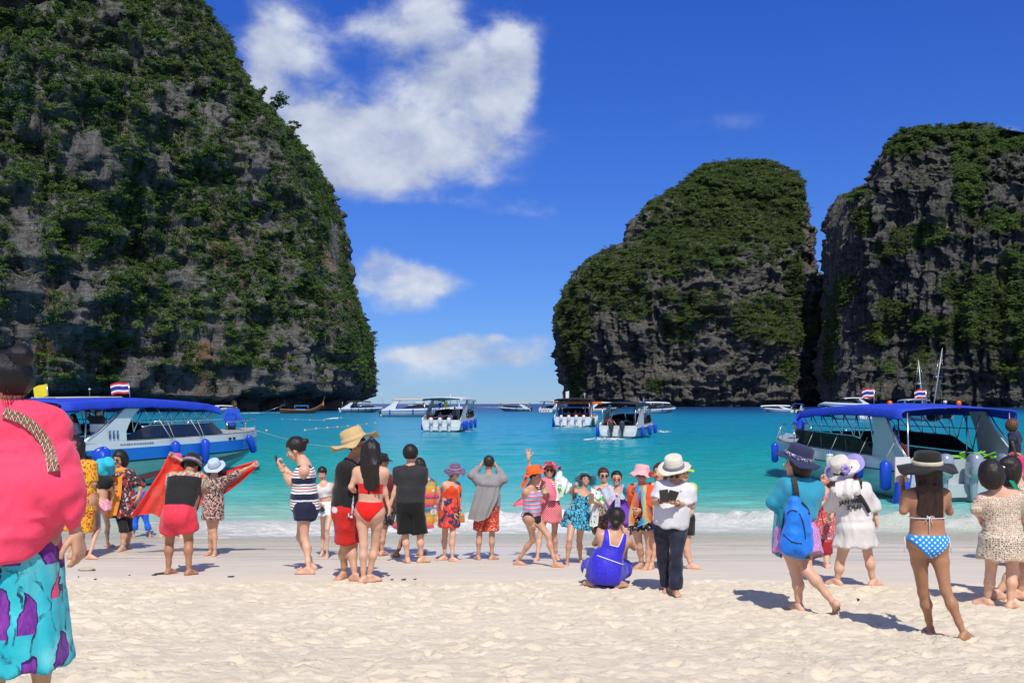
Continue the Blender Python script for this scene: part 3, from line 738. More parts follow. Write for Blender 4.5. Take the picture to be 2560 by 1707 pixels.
    def prims(s):
        S, g = s.S, s.g; u, l, f = s.up, s.lat, s.Fw; T = s.TL; fem = s.sex == 'f'
        nk, pe = s.nk, s.pel
        ch = nk - u * .30 * T; wa = nk - u * .62 * T; hp = pe + u * .02 * T
        P = []   # torso primitives: (a, b, ra, rb)
        cw = (.064 if fem else .080) * S * g; ww = (.041 if fem else .058) * S * g; hw = (.070 if fem else .062) * S * g
        rc = (.088 if fem else .098) * S * g; rw = (.083 if fem else .092) * S * g ** 1.3; rh = (.100 if fem else .096) * S * g
        for sg in (-1, 1):
            P.append((ch + l * sg * cw, wa + l * sg * ww, rc, rw)); P.append((wa + l * sg * ww, hp + l * sg * hw, rw, rh))
            P.append((nk - u * .085 * T + l * sg * .02 * S, s.sh['A' if sg < 0 else 'B'] + u * .0, .056 * S, .048 * S * g ** .5, .7))
            P.append((s.sh['A' if sg < 0 else 'B'], ch + l * sg * cw, .048 * S, rc * .93, .8))
            P.append((hp + l * sg * hw * .75 - f * .045 * S, hp + l * sg * hw * .8 - f * .05 * S - u * .03 * S, .088 * S * g, .085 * S * g))
            if fem: P.append((ch + l * sg * .072 * S + f * .055 * S * g, ch + l * sg * .075 * S + f * .075 * S * g - u * .02 * S, .062 * S * g, .048 * S * g))
        P.append((wa + f * .012 * S, wa + f * (.02 + .05 * max(0, g - 1)) * S - u * .06 * S, .085 * S * g ** 1.4, .09 * S * g ** 1.4))
        s.torsoP = P
        s.neckP = [(nk - u * .10 * T, s.hd - s.hu * .045 * S, .058 * S * g ** .3, .050 * S * (1 if fem else 1.15))]
        ga = g ** .8
        s.armP = {}; s.legP = {}
        for k in 'AB':
            ru, re, rw_ = ((.036, .031, .0215) if fem else (.042, .036, .026))
            mid = s.sh[k] * .5 + s.el[k] * .5
            m2 = s.el[k] * .68 + s.wr[k] * .32
            s.armP[k] = [(s.sh[k], mid, (ru + .006) * S * ga, ru * S * ga), (mid, s.el[k], ru * S * ga, re * S * ga), (s.el[k], m2, re * S * ga, (re + .0015) * S * ga), (m2, s.wr[k], (re - .001) * S * ga, rw_ * S * ga ** .5)]
            h, kn, an = s.hp[k], s.kn[k], s.an[k]; d = nrm(an - kn)
            bk = -s.Fw - d * ((-s.Fw) @ d)
            cal = kn * .68 + an * .32 + nrm(bk) * .014 * S
            low = kn * .25 + an * .75
            th = (h * .62 + kn * .38)
            s.legP[k] = [(h - s.up * .0 * S, th, .085 * S * g, .070 * S * g), (th, kn, .068 * S * g, .046 * S * g ** .7), (kn, cal, .043 * S * g ** .7, .049 * S * g ** .8), (cal, low, .047 * S * g ** .8, .030 * S * g ** .5), (low, an, .029 * S * g ** .5, .0275 * S * g ** .3)]
    def torso(s, P, infl=0.0, k=.07):
        d = None
        for (a, b, ra, rb, *m_) in s.torsoP:
            i_ = infl * m_[0] if m_ else infl
            q = cone(P, a, b, ra + i_, rb + i_); d = q if d is None else smin(d, q, k * s.S)
        return d
    def limb(s, P, prims, infl=0.0, k=.03):
        d = None
        for (a, b, ra, rb) in prims:
            q = cone(P, a, b, ra + infl, rb + infl); d = q if d is None else smin(d, q, k * s.S)
        return d
    def tu(s, P): return ((P - s.pel) @ s.up) / s.TL      # 0 at the pelvis, 1 at the neck
    def bbox(s, pts, pad):
        pts = np.array(pts); return pts.min(0) - pad, pts.max(0) + pad
    def head_sdf(s, P):
        c, R, h = s.hd, s.HR, s.hs
        L = lambda x, y, z: c + (s.hl * x + s.hf * y + s.hu * z) * h
        d = ell(P, L(0, -.012, .028), R, A3(.074, .090, .088) * h)
        d = smin(d, ell(P, L(0, .022, -.030), R, A3(.060, .062, .078) * h), .03 * h)
        d = smin(d, ell(P, L(0, .050, -.080), R, A3(.028, .026, .026) * h), .03 * h)
        for sx in (-1, 1):
            d = smin(d, ell(P, L(.034 * sx, .055, -.028), R, A3(.026, .022, .026) * h), .02 * h)   # cheeks
            d = smin(d, ell(P, L(.078 * sx, -.006, -.008), R, A3(.010, .020, .032) * h), .006 * h)  # ears
            e = ell(P, L(.030 * sx, .086, .006), R, A3(.017, .012, .010) * h); d = np.maximum(d, -(e))   # eye sockets
            d = smin(d, ell(P, L(.030 * sx, .070, .004), R, A3(.0135, .0135, .0125) * h), .003 * h)
        d = smin(d, cone(P, L(0, .080, .008), L(0, .098, -.022), .007 * h, .0125 * h), .012 * h)     # nose
        d = smin(d, ell(P, L(0, .078, -.052), R, A3(.021, .012, .0085) * h), .010 * h)              # lips
        return d
    def body(s, hands=True, head=True):
        S = s.S
        def f(P):
            d = s.torso(P)
            for (a, b, ra, rb) in s.neckP: d = smin(d, cone(P, a, b, ra, rb), .05 * S)
            for k in 'AB':
                d = smin(d, s.limb(P, s.armP[k]), .035 * S)
                d = smin(d, s.limb(P, s.legP[k]), .035 * S)
            # keep the gap between the thighs
            return d
        pts = [s.nk, s.pel] + [q for k in 'AB' for q in (s.sh[k], s.el[k], s.wr[k], s.hp[k], s.kn[k], s.an[k])]
        lo, hi = s.bbox(pts, .17 * S * s.g)
        # arms can reach far out: mesh limbs and trunk in one grid, sized by the figure
        V, Q = nets(f, lo, hi, .0165 * max(S, .8))
        parts = [(V, Q, 0)]
        if head:
            r = .16 * s.hs
            hV, hQ = nets(lambda P: smin(s.head_sdf(P), cone(P, s.nk, s.hd - s.hu * .03 * S, .052 * S, .047 * S), .02), s.hd - r, s.hd + r, .0072 * s.hs)
            parts.append((hV, hQ, 1))
        for k in 'AB':
            fV, fQ = s.foot_mesh(k); parts.append((fV, fQ, 0))
            if hands:
                hv, hq = s.hand_mesh(k)
                parts.append((hv, hq, 0))
        n = 0; VV = []; QQ = []; mi = []
        for (v, q, ty) in parts:
            if len(v) == 0: continue
            VV.append(v); QQ.append(q + n); n += len(v)
            if ty == 1:
                c = v[q].mean(1); L = ((c - s.hd) @ s.HR.T) / s.hs
                m = np.zeros(len(q), int)
                lip = ((L[:, 0] / .027) ** 2 + ((L[:, 2] + .052) / .0125) ** 2 < 1) & (L[:, 1] > .064); m[lip] = 1
                if s.mouth: m[((L[:, 0] / .021) ** 2 + ((L[:, 2] + .052) / .0065) ** 2 < 1) & (L[:, 1] > .064)] = 3
                eye = (((np.abs(L[:, 0]) - .030) / .0125) ** 2 + ((L[:, 2] - .005) / .0075) ** 2 < 1) & (L[:, 1] > .065); m[eye] = 2
                brow = (np.abs(np.abs(L[:, 0]) - .031) < .017) & (np.abs(L[:, 2] - .024 + .1 * (np.abs(L[:, 0]) - .03) ** 1) < .0042) & (L[:, 1] > .06); m[brow] = 2
                mi.append(m)
            else: mi.append(np.zeros(len(q), int))
        V = np.vstack(VV); Q = np.vstack(QQ); mi = np.concatenate(mi)
        o = obj('body', V, Q, [skin_mat(s.tone), M('lips', (.42, .10, .09), .4), M('eye_dark', (.02, .015, .012), .25), M('teeth', (.8, .76, .7), .3)], s.root, True, True, midx=mi)
        return o
    def foot_mesh(s, k):
        S = s.S; an = s.an[k]; t = s.toe[k]; ty = s.foot.get(k, ('gnd',))[0]
        dn = A3(0, 0, -1)
        if ty == 'air':
            d = nrm(an - s.kn[k]); dn = nrm(d * .75 + t * -.15); t = nrm(t - dn * (t @ dn))
            if s.foot[k][0] == 'air' and (k, 'flat') in getattr(s, 'ff', {}): pass
        sd_ = np.cross(dn, t)
        g = an + dn * .048 * S
        heel = g - t * .035 * S + dn * -.012 * S; ball = g + t * .115 * S - dn * .006 * S
        inn = 1 if ((s.hp['A'] + s.hp['B']) / 2 - s.hp[k]) @ sd_ > 0 else -1
        def f(P):
            d = cone(P, an, heel, .030 * S, .029 * S)
            d = smin(d, cone(P, an + t * .02 * S, ball - dn * .012 * S, .030 * S, .018 * S), .03 * S)
            for q, r in ((-.024, .017), (.024, .019)): d = smin(d, cone(P, heel, ball + sd_ * inn * q * S, .025 * S, r * S), .02 * S)
            for i, (q, L, r) in enumerate(((.030, .045, .0125), (.013, .042, .0085), (.0, .038, .008), (-.013, .031, .0075), (-.026, .022, .007))):
                b0 = ball + sd_ * inn * q * S; d = smin(d, cone(P, b0, b0 + t * L * S + dn * .006 * S, r * 1.1 * S, r * S), .006 * S)
            return d
        pts = [an, heel, ball + t * .05 * S, an - dn * .02]
        lo, hi = s.bbox(pts, .062 * S); return nets(f, lo, hi, .0085 * S)
    def hand_frame(s, k):
        S = s.S; wr = s.wr[k]; spec = s.hand[k] or {}
        d = nrm(wr - s.el[k])
        if 'd' in spec: d = nrm(spec['d'])
        pn = spec.get('n')            # palm normal
        pn = np.array(pn, float) if pn is not None else (-s.lat if k == 'B' else s.lat)
        pn = pn - d * (pn @ d); pn = nrm(pn); a = np.cross(d, pn)
        th = spec.get('thumb')
        ref = np.array(th, float) if th is not None else s.Fw
        if a @ ref < 0: a = -a
        return wr, d, pn, a, spec.get('curl', .35), spec.get('spread', .3)
    def hand_mesh(s, k):
        S = s.S * 1.02; wr, d, pn, a, curl, spread = s.hand_frame(k)
        pc = wr + d * .045 * S
        fing = []
        for i, (off, L) in enumerate(((.030, .070), (.010, .078), (-.010, .073), (-.029, .058))):
            b0 = wr + d * .082 * S + a * off * S; dd = nrm(d + a * off * 9 * spread)
            pts = [b0]; ang = 0
            for j, fr in enumerate((.42, .32, .26)):
                ang += curl * (.9, 1.2, .9)[j]
                v = dd * cos(ang) + pn * sin(ang); pts.append(pts[-1] + v * L * fr * S)
            fing.append((pts, (.0095, .0088, .0080, .0068)))
        t0 = wr + d * .022 * S + a * .026 * S + pn * .006 * S; tv = nrm(d * .62 + a * (.75 - .35 * curl) + pn * (.30 + .3 * curl))
        tp = [t0, t0 + tv * .036 * S, t0 + tv * .036 * S + nrm(tv + d * .45 + pn * curl * .4) * .030 * S]
        tp.append(tp[-1] + nrm(tv * .5 + d + pn * curl * .5) * .022 * S); fing.append((tp, (.014, .012, .0105, .0085)))
        def f(P):
            D = cone(P, wr - d * .03 * S, wr + d * .01 * S, .0255 * S, .024 * S)
            for q in (-.022, -.007, .008, .022): D = smin(D, cone(P, wr + d * .018 * S + a * q * .7 * S, wr + d * .082 * S + a * q * 1.25 * S, .0165 * S, .0125 * S), .016 * S)
            for pts, r in fing:
                for j in range(3): D = smin(D, cone(P, pts[j], pts[j + 1], r[j] * S, r[j + 1] * S), .004 * S)
            return D
        allp = [wr] + [p for pts, _ in fing for p in pts]; lo, hi = s.bbox(allp, .034 * S); return nets(f, lo, hi, .0058 * S)
    def palm(s, k): 
        wr, d, pn, a, c, sp = s.hand_frame(k); return wr + d * .07 * s.S, d, pn, a
    # ---------------- garments
    def garment(s, name, mat, t0=None, t1=None, infl=.012, sl=None, legs=None, skirt=None, neck=.10, fold_a=.006, label=None, strap=False, slinf=.012, leginf=.014, h=.017, seed=0, side=None, sides='AB', hemw=0.0, vneck=0.0):
        """t0..t1 trunk range, sl: sleeve length (0..2 along arm), legs: (0..2 along leg), skirt: dict(z=hem fraction 0..2 down the legs, top, bot, folds)"""
        S = s.S; Tt = (t0, t1)
        if skirt and t0 is not None and skirt['z'] > .2: t0 = min(t0, -.22)
        armc = {}; pts = []
        if t0 is not None: pts += [s.pel + s.up * t0 * s.TL, s.pel + s.up * t1 * s.TL, s.sh['A'], s.sh['B'], s.hp['A'], s.hp['B']]
        def along(a, b, c, t): return a + (b - a) * min(t, 1) if t <= 1 else b + (c - b) * (t - 1)
        sls = {}
        if sl:
            for k in sides:
                sk = sl if not isinstance(sl, dict) else sl.get(k)
                if not sk: continue
                e = along(s.sh[k], s.el[k], s.wr[k], sk); ax = nrm(s.el[k] - s.sh[k]) if sk <= 1 else nrm(s.wr[k] - s.el[k]); sls[k] = (e, ax, sk); pts += [s.sh[k], e] + ([s.el[k]] if sk > 1 else [])
        lgs = {}
        if legs:
            for k in 'AB':
                e = along(s.hp[k], s.kn[k], s.an[k], legs); ax = nrm(s.kn[k] - s.hp[k]) if legs <= 1 else nrm(s.an[k] - s.kn[k]); lgs[k] = (e, ax); pts += [s.hp[k], e, s.pel] + ([s.kn[k]] if legs > 1 else [])
        sk = None
        if skirt:
            kn = (s.kn['A'] + s.kn['B']) / 2; an = (s.an['A'] + s.an['B']) / 2
            hc = along(s.pel, kn, an, skirt['z']); top = s.pel + s.up * skirt.get('t', .22) * s.TL
            ax = nrm(hc - top); L = np.linalg.norm(hc - top); l2 = nrm(s.lat - ax * (s.lat @ ax)); f2 = np.cross(ax, l2)
            rt = np.array(skirt.get('rt', (.145, .112))) * S * s.g + infl; rb = np.array(skirt.get('rb', (.22, .18))) * S
            rm = np.array(skirt.get('rm', tuple((rt * .45 + rb * .55) / S))) * S
            sk = (top, ax, L, l2, f2, rt, rm, rb, skirt.get('n', 9), skirt.get('a', .03)); pts += [top, hc - l2 * rb[0], hc + l2 * rb[0], hc + f2 * rb[1], hc - f2 * rb[1]]
        def f(P):
            D = np.full(len(P), 9.0)
            if t0 is not None:
                u = s.tu(P) * s.TL
                inf_ = infl if not (skirt and skirt['z'] > .2) else np.interp(u / s.TL, [skirt.get('t', .22) - .28, skirt.get('t', .22) + .04], [.004, infl])
                d = s.torso(P, inf_); l_ = ((P - s.pel) @ s.lat); fw = (P - s.pel) @ s.Fw
                top = t1 * s.TL - u
                if strap: # scooped neck and straps
                    wv = np.abs(l_) / (.17 * S); top = (t1 - (.24 if strap is True else strap) * np.clip(1 - np.abs(wv - .62) * 3.2, 0, 1) * -1 - 0) * s.TL - u
                elif vneck: top = top - np.clip(.06 * S - np.abs(l_), 0, 1) * vneck * (fw > 0) * 2
                if not strap and t1 >= .88:
                    d = np.maximum(d, -cone(P, s.nk - s.up * .015 * S + s.Fw * .02 * S, s.hd, .068 * S * s.g ** .3, .075 * S)); top = np.full(len(P), .5)
                    top = 1.12 * s.TL - u
                if legs: D = np.maximum(d, -top); 
                else: D = np.maximum(d, np.maximum(-top, t0 * s.TL - u + hemw * np.sin(l_ * 60)))
                cut = s.sh['A'], s.sh['B']
                for k in 'AB':   # stop the trunk cloth at the armholes
                    e = s.sh[k]; n = nrm((s.lat * (1 if k == 'B' else -1)) - s.up * .15)
                    D = np.maximum(D, (P - e) @ n - (.05 if not strap else .03) * S)
            for k, (e, ax_, skk) in sls.items():
                pr = s.armP[k]; d = s.limb(P, pr if skk > 1 else pr[:2] + pr[2:3], .013); t = (P - e) @ ax_
                flare = slinf * .48 * np.clip(np.linalg.norm(P - s.sh[k], axis=1) / (.20 * S) - .2, 0, 1); d = d - flare
                if skk <= 1: d = np.maximum(d, t)
                else: d = np.maximum(d, np.where(cone(P, s.el[k], s.wr[k], .1, .1) < .0, t, -1))
                D = smin(D, d, .06 * S)
            DL = None
            for k, (e, ax_) in lgs.items():
                d = s.limb(P, s.legP[k] , leginf); t = (P - e) @ ax_
                d = d - leginf * .9 * np.clip(1 + t / (.25 * S), 0, 1)
                d = np.maximum(d, t); DL = d if DL is None else smin(DL, d, .012 * S)
            if DL is not None: D = smin(D, DL, .07 * S)
            if sk:
                top, ax_, L, l2, f2, rt, rm, rb, nf, am = sk
                q = P - top; t = (q @ ax_) / L; x = q @ l2; y = q @ f2; tt = np.clip(t, 0, 1)
                w2 = np.where(tt < .5, tt * 2, 1)[:, None]; w3 = np.where(tt > .5, tt * 2 - 1, 0)[:, None]
                r = rt + (rm - rt) * w2 * (2 - w2) ; r = r + (rb - rm) * w3
                if t0 is not None: r = r * (.70 + .30 * np.clip(tt / .18, 0, 1) ** .7)[:, None]
                th_ = np.arctan2(y / r[:, 1], x / r[:, 0]); wv = 1 + am * tt * (np.sin(th_ * nf + seed) + .5 * np.sin(th_ * (nf * 2 + 1) + seed * 3)) 
                rr = np.sqrt((x / r[:, 0]) ** 2 + (y / r[:, 1]) ** 2) / wv
                d = (rr - 1) * r.min(1) * .95
                hem = (t - 1) * L + .012 * np.sin(th_ * nf + 1 + seed)
                d = np.maximum(d, np.maximum(hem, -t * L)); D = smin(D, d, .09 * S)
            return D
        lo, hi = s.bbox(pts, (.15 if t0 is not None or legs else .06) * S * max(1, s.g) + infl)
        V, Q = nets(f, lo, hi, h * max(S, .8))
        if len(V) and fold_a:
            # outward direction from vertex normals
            nn = vnormals(V, Q); V = V + nn * fold(V, fold_a, 8.5, seed)[:, None]
        o = obj(name, V, Q, mat, s.root, True, True)
        if label: o['label'] = label
        return o
    def bikini(s, name, mat, kind='brief', t=.0, string=None):
        S = s.S
        def f(P):
            d = s.torso(P, .006)
            for k in 'AB': d = smin(d, s.limb(P, s.legP[k][:1], .006), .035 * S)
            u = s.tu(P) * s.TL; l_ = np.abs((P - s.pel) @ s.lat)
            if kind == 'brief': return np.maximum(np.maximum(d, u - (.115 * S)), -(u + .105 * S - np.maximum(0, l_ - .015 * S) * 1.15))
            if kind == 'low': return np.maximum(np.maximum(d, u - (.085 * S)), -(u + .125 * S - np.maximum(0, l_ - .02 * S) * 1.0))
            return np.maximum(d, np.abs(u - t * s.TL) - .055 * S)
        lo, hi = s.bbox([s.hp['A'], s.hp['B'], s.pel + s.up * t * s.TL, s.pel - s.up * .14], .19 * S * s.g)
        V, Q = nets(f, lo, hi, .011 * S); return obj(name, V, Q, mat, s.root, True, True)
    def onb(s, x, y, infl=.03, out=.006, cr=None):
        x0, y0, k = cr or s.cr; o = A3(0, 0, EYE); dd = nrm(at(x0 + x / k, y0 + y / k, s.Y) - o)
        P = o + dd * (np.linspace(s.Y - .6, s.Y + .6, 500) / dd[1])[:, None]
        D = s.torso(P, infl)
        for kk in 'AB': D = np.minimum(D, s.limb(P, s.armP[kk][:2], infl))
        j = int(np.argmax(D < 0)) if (D < 0).any() else int(np.argmin(D)); return P[j] - dd * out
    def strap(s, pts, wd, infl=.03, out=.008, th=.008, cr=None):
        Q_ = [Vector(tuple(s.onb(x, y, infl, out, cr))) for x, y in pts]; m = MB(); V = []; Fc = []
        for i, q_ in enumerate(Q_):
            d = (Q_[min(i + 1, len(Q_) - 1)] - Q_[max(i - 1, 0)]).normalized(); n = Vector((0, -1, .1)); n = (n - d * n.dot(d)).normalized(); a = d.cross(n) * wd / 2
            V += [q_ - a, q_ + a, q_ + a + n * th, q_ - a + n * th]
            if i: b = (i - 1) * 4; Fc += [(b + j, b + (j + 1) % 4, b + 4 + (j + 1) % 4, b + 4 + j) for j in range(4)]
        Fc += [(3, 2, 1, 0), tuple(len(V) - 4 + j for j in range(4))]; return m.add(V, Fc)
    def ring(s, t, r=.005, mat=None, name='strap', off=.007):
        """a cord round the trunk at height t"""
        c = s.pel + s.up * t * s.TL; pts = []
        for i in range(29):
            a = 2 * pi * i / 28; d = s.lat * cos(a) + s.Fw * sin(a); R_ = np.linspace(.02, .34, 140); P = c + d[None] * R_[:, None] * s.S
            D = s.torso(P); j = int(np.argmax(D > 0)); pts.append(P[j] + d * off * s.S)
        return MB().tube(pts, r, 5, False).build(name, mat, s.root, True, True)
    def hair(s, kind='short', mat=None, length=.3, bun=None, low=.0, vol=1.0, side=0.0):
        c, R, h = s.hd, s.HR, s.hs; mat = mat or hair_mat()
        L = lambda x, y, z: c + (s.hl * x + s.hf * y + s.hu * z) * h
        back = -s.hf; dn = A3(0, 0, -1)
        def f(P):
            q = ((P - c) @ R.T) / h
            d = ell(P, L(0, -.020, .034), R, A3(.087, .097, .096) * h * vol)
            if kind in ('bob', 'long', 'wavy', 'afro'):
                rr = .135 if kind == 'afro' else .098
                d = smin(d, ell(P, L(0, -.035, -.02 if kind != 'afro' else .0), R, A3(rr, .085 if kind != 'afro' else .12, .11 if kind != 'afro' else .13) * h * vol), .03 * h)
            # clear the face
            fr = np.where(q[:, 2] > .055, q[:, 1] - .2, q[:, 1] - (.020 + .55 * np.maximum(q[:, 2] - .0, 0)))
            face = np.minimum(fr, (.071 + .012) - np.abs(q[:, 0])) if kind != 'bob' else np.minimum(fr - .02, .066 - np.abs(q[:, 0]))
            d = np.maximum(d, (face + .007 * vnoise((P - c) / h * 38)) * h)
            if kind == 'short': d = np.maximum(d, (-.045 + .02 * (q[:, 1] > 0) - q[:, 2]) * h)
            if kind == 'short': d = np.maximum(d, np.where(q[:, 1] > -.03, (-.012 - q[:, 2]) * h, -1))
            if kind in ('long', 'wavy'):
                n_ = 6
                for i in range(n_):
                    o_ = (i - (n_ - 1) / 2) / ((n_ - 1) / 2)
                    a = L(.058 * o_, -.055 + .02 * abs(o_), 0); b = s.nk + (s.hl * (.065 * o_ + side) + back * .075) * h
                    e = b + (s.hl * (.03 * o_ + side * .6) + back * .01) * h + dn * (length * s.S * (1 - .22 * abs(o_) + .08 * sin(i * 2.3)))
                    d = smin(d, cone(P, a, b, .045 * h, .040 * h), .03 * h); d = smin(d, cone(P, b, e, .038 * h, .014 * h), .022 * h)
            if bun:
                bc = L(*bun[:3]); d = smin(d, ell(P, bc, R, A3(1, 1, .95) * bun[3] * h), .006 * h)
            st = fbm((P - c) @ np.array(R).T / h * np.array([60, 60, 9 if kind in ('long', 'short', 'wavy') else 30]), 2) if True else 0
            amp = {'afro': .010, 'wavy': .007, 'long': .005, 'bob': .004}.get(kind, .0028)
            return d - st * amp * h
        pts = [c - R.sum(0) * 0] + [c + s.hl * .1 * h, c - s.hl * .1 * h, c + s.hf * .06 * h, c - s.hf * .12 * h, c + s.hu * .10 * h, c - s.hu * .08 * h]
        if kind in ('long', 'wavy'): pts += [s.nk + dn * (length + .03) * s.S + back * .09 * h + s.hl * (.09 + abs(side)) * h, s.nk + dn * length * s.S + back * .09 * h - s.hl * .09 * h]
        if bun: pts.append(L(*bun[:3]) + s.hu * bun[3] * h); pts.append(L(*bun[:3]) - s.hf * bun[3] * h)
        lo, hi = s.bbox(pts, (.05 if kind != 'afro' else .09) * h); V, Q = nets(f, lo, hi, .0088 * h)
        return obj('hair', V, Q, mat, s.root, True, True)
    def hat(s, mat, crown=.105, ch=.10, brim=.15, wav=.012, nw=5, up=.045, tilt=(0, 0), band=None, taper=.86, droop=.015, dent=False, rim=None, off=(0, -.01), seed=0.0, cut=None):
        """hat on the head: crown + brim, band as sub-part; tilt = (front-down, to the right) degrees"""
        h = s.hs; o_ = s.hd + (s.hu * up + s.hf * off[1] + s.hl * off[0]) * h
        Rm = Matrix(((s.hl[0], s.hf[0], s.hu[0]), (s.hl[1], s.hf[1], s.hu[1]), (s.hl[2], s.hf[2], s.hu[2])))
        Rm = Rm @ Matrix.Rotation(radians(-tilt[0]), 3, 'X') @ Matrix.Rotation(radians(tilt[1]), 3, 'Y')
        c_, H_, b_ = crown * h, ch * h, brim * h
        prof = []
        for i in range(6): t = i / 5; prof.append((c_ * (.30 + (taper - .30) * min(1, t * 1.0)) if i else .002, 0))
        prof = [(.002, H_ * (.90 if dent else 1.0)), (c_ * .35, H_ * (.93 if dent else .995)), (c_ * taper * .80, H_ * (1.0 if dent else .95)), (c_ * taper, H_ * .86), (c_ * (taper * .5 + .5), H_ * .45), (c_, 0.004),
                (c_ * 1.02 + (b_ - c_) * .30, -droop * h * .2), (c_ + (b_ - c_) * .70, -droop * h * .6), (b_, -droop * h), (b_ + .002, -droop * h - .006), (c_ + (b_ - c_) * .70, -droop * h * .6 - .008), (c_ * .98, -.004)]
        wa = wav * h
        def wf(i, t):
            k = {6: .2, 7: .6, 8: 1, 9: 1, 10: .6}.get(i, 0)
            y = 1.12 if i < 6 or i == 11 else 1.0
            dr = (1.10 if abs(sin(t)) > 0 else 1) * 0
            if cut and k: dr = -(b_ - c_) * k * (1 if cut == 'visor' and sin(t) < .72 else 0) * .95
            return (dr + prof[i][0] * .09 * abs(sin(t)) * (1 if i < 6 else .3), wa * k * (sin(nw * t + seed) + .45 * sin((nw * 2 + 1) * t + seed * 2)) )
        hb = MB().lathe(prof, 44, o_, Rm, wf).build('hat', mat, s.root, True, True)
        if band:
            bp = [(c_ * 1.015 + .001, .001), (c_ * 1.02 + .004, .003), (c_ * (.97) + .006, H_ * .30), (c_ * .95 + .001, H_ * .31)]
            bd = MB().lathe(bp, 36, o_, Rm, lambda i, t: (bp[i][0] * .09 * abs(sin(t)), 0)).build('hat_band', band, hb, True, False)
            bd.data.transform(Matrix.Translation(-Vector(parent_loc(s.root)))); 
        s.hatR, s.hato = Rm, o_
        return hb
    def glasses(s, mat=None, frame=None, r=.021):
        h = s.hs; L = lambda x, y, z: s.hd + (s.hl * x + s.hf * y + s.hu * z) * h; mat = mat or M('sunglass_lens', (.012, .012, .014), .08, coat=.5)
        m = MB(); Rm = Matrix(((s.hl[0], s.hf[0], s.hu[0]), (s.hl[1], s.hf[1], s.hu[1]), (s.hl[2], s.hf[2], s.hu[2])))
        for sx in (-1, 1):
            V = []; n = 12
            for y in (.093, .100):
                for i in range(n): a = 2 * pi * i / n; V.append(L(.031 * sx + r * 1.12 * cos(a), y - .35 * abs(.031 + sx * r * cos(a) * sx - .031) * .5, .003 + r * .85 * sin(a)))
            m.add(V, [tuple(range(n))[::-1], tuple(range(n, 2 * n))] + [(i, (i + 1) % n, n + (i + 1) % n, n + i) for i in range(n)])
        g = m.build('sunglasses', mat, s.root, True, True)
        fm = MB(); fr = frame or M('glasses_frame', (.02, .015, .012), .3)
        fm.tube([L(-.008, .100, .008), L(.008, .100, .008)], .0025 * h, 5)
        for sx in (-1, 1): fm.tube([L(.052 * sx, .088, .010), L(.078 * sx, .03, .008), L(.080 * sx, -.01, .0)], .0026 * h, 5)
        f_ = fm.build('glasses_frame', fr, g, True, False); f_.data.transform(Matrix.Translation(-Vector(parent_loc(s.root))))
        return g
def vnormals(V, Q):
    n = np.cross(V[Q[:, 2]] - V[Q[:, 0]], V[Q[:, 3]] - V[Q[:, 1]]); N = np.zeros_like(V)
    for i in range(4): np.add.at(N, Q[:, i], n)
    return N / (np.linalg.norm(N, axis=1)[:, None] + 1e-9)
def wpart(mb, name, mat, root, parent=None, smooth=True, label=None):
    """world-space shape as a part (or sub-part) of a thing"""
    V = np.array(mb.V) - np.array(parent_loc(root)); o = obj(name, V, mb.F, mat, parent or root, smooth)
    if label: o['label'] = label
    return o
def wthing(mb, name, mat, label, cat, smooth=True, group=None):
    V = np.array(mb.V); b = V.mean(0); b[2] = V[:, 2].min(); o = obj(name, V - b, mb.F, mat, None, smooth); o.location = b
    return tag(o, label, cat, group)
# ------------------------------------------------------------------ fabrics
def flat(name, c, rough=.8, wr=1.0): return cloth('cloth_' + name, lambda T, v: T.mix(T.map(T.noise(v, 30, 3), .3, .7), tuple(x * .9 for x in c), c), rough, wr=wr)
def stripes(name, period, stops, rough=.8, axis=2):
    def fn(T, v):
        z = T.sep(T.vmath('ADD', v, T.vmath('SCALE', T.noise(v, 7, 2, out=1))) if False else v)[axis]
        z = T.math('ADD', z, T.math('MULTIPLY', T.noise(v, 9, 2), .02))
        return T.ramp(T.math('FRACT', T.math('DIVIDE', z, period)), stops, 'CONSTANT')
    return cloth('cloth_' + name, fn, rough)
def polka(name, base, dot, scale, size=.3, rnd=0.0):
    def fn(T, v):
        x, y, z = T.sep(v); q = T.comb(T.math('ADD', x, T.math('MULTIPLY', z, 1.0)), 0.0, T.math('SUBTRACT', z, x)) if rnd == 0 else T.comb(x, 0.0, z)
        d = T.vor(q, scale, rnd); return T.mix(T.math('LESS_THAN', d, size), base, dot)
    return cloth('cloth_' + name, fn)
def cells(name, gap, cell, cell2, scale):
    def fn(T, v):
        x, y, z = T.sep(v); q = T.comb(x, 0.0, z); e = T.vor(q, scale, .75, 'DISTANCE_TO_EDGE')
        return T.mix(T.math('LESS_THAN', e, .075), T.mix(T.noise(v, 25, 2), cell, cell2), gap)
    return cloth('cloth_' + name, fn)
def floral(name, base, cols, scale=14, cover=.55, warp=.05, stretch=(1, 1, 1)):
    def fn(T, v):
        q = T.vmath('ADD', T.scale(v, stretch), T.vmath('SCALE', T.noise(v, 14, 3, out=1)))
        q.node.inputs[1].links[0].from_node.inputs['Scale'].default_value = warp
        c = base
        for i, (cc) in enumerate(cols):
            off = T.vmath('ADD', q, (i * 3.1 + .2, i * 1.7, i * .9)); d = T.vor(off, scale * (1 + .45 * i), 1.0)
            c = T.mix(T.math('LESS_THAN', d, cover * (.62 if i else .8)), c, cc)
        return c
    return cloth('cloth_' + name, fn)
def batik(name, stops, scale=3.0, dist=2.5, det=5, st=(1, 1, 1)):
    return cloth('cloth_' + name, lambda T, v: T.ramp(T.noise(T.scale(v, st), scale, det, .6, dist), stops))
WT_ = 0
WHITE = (.78, .78, .78); BLACK = (.012, .012, .013); NAVY = (.012, .016, .05); RED = (.62, .02, .015)
SKY = (.05, .42, .62)
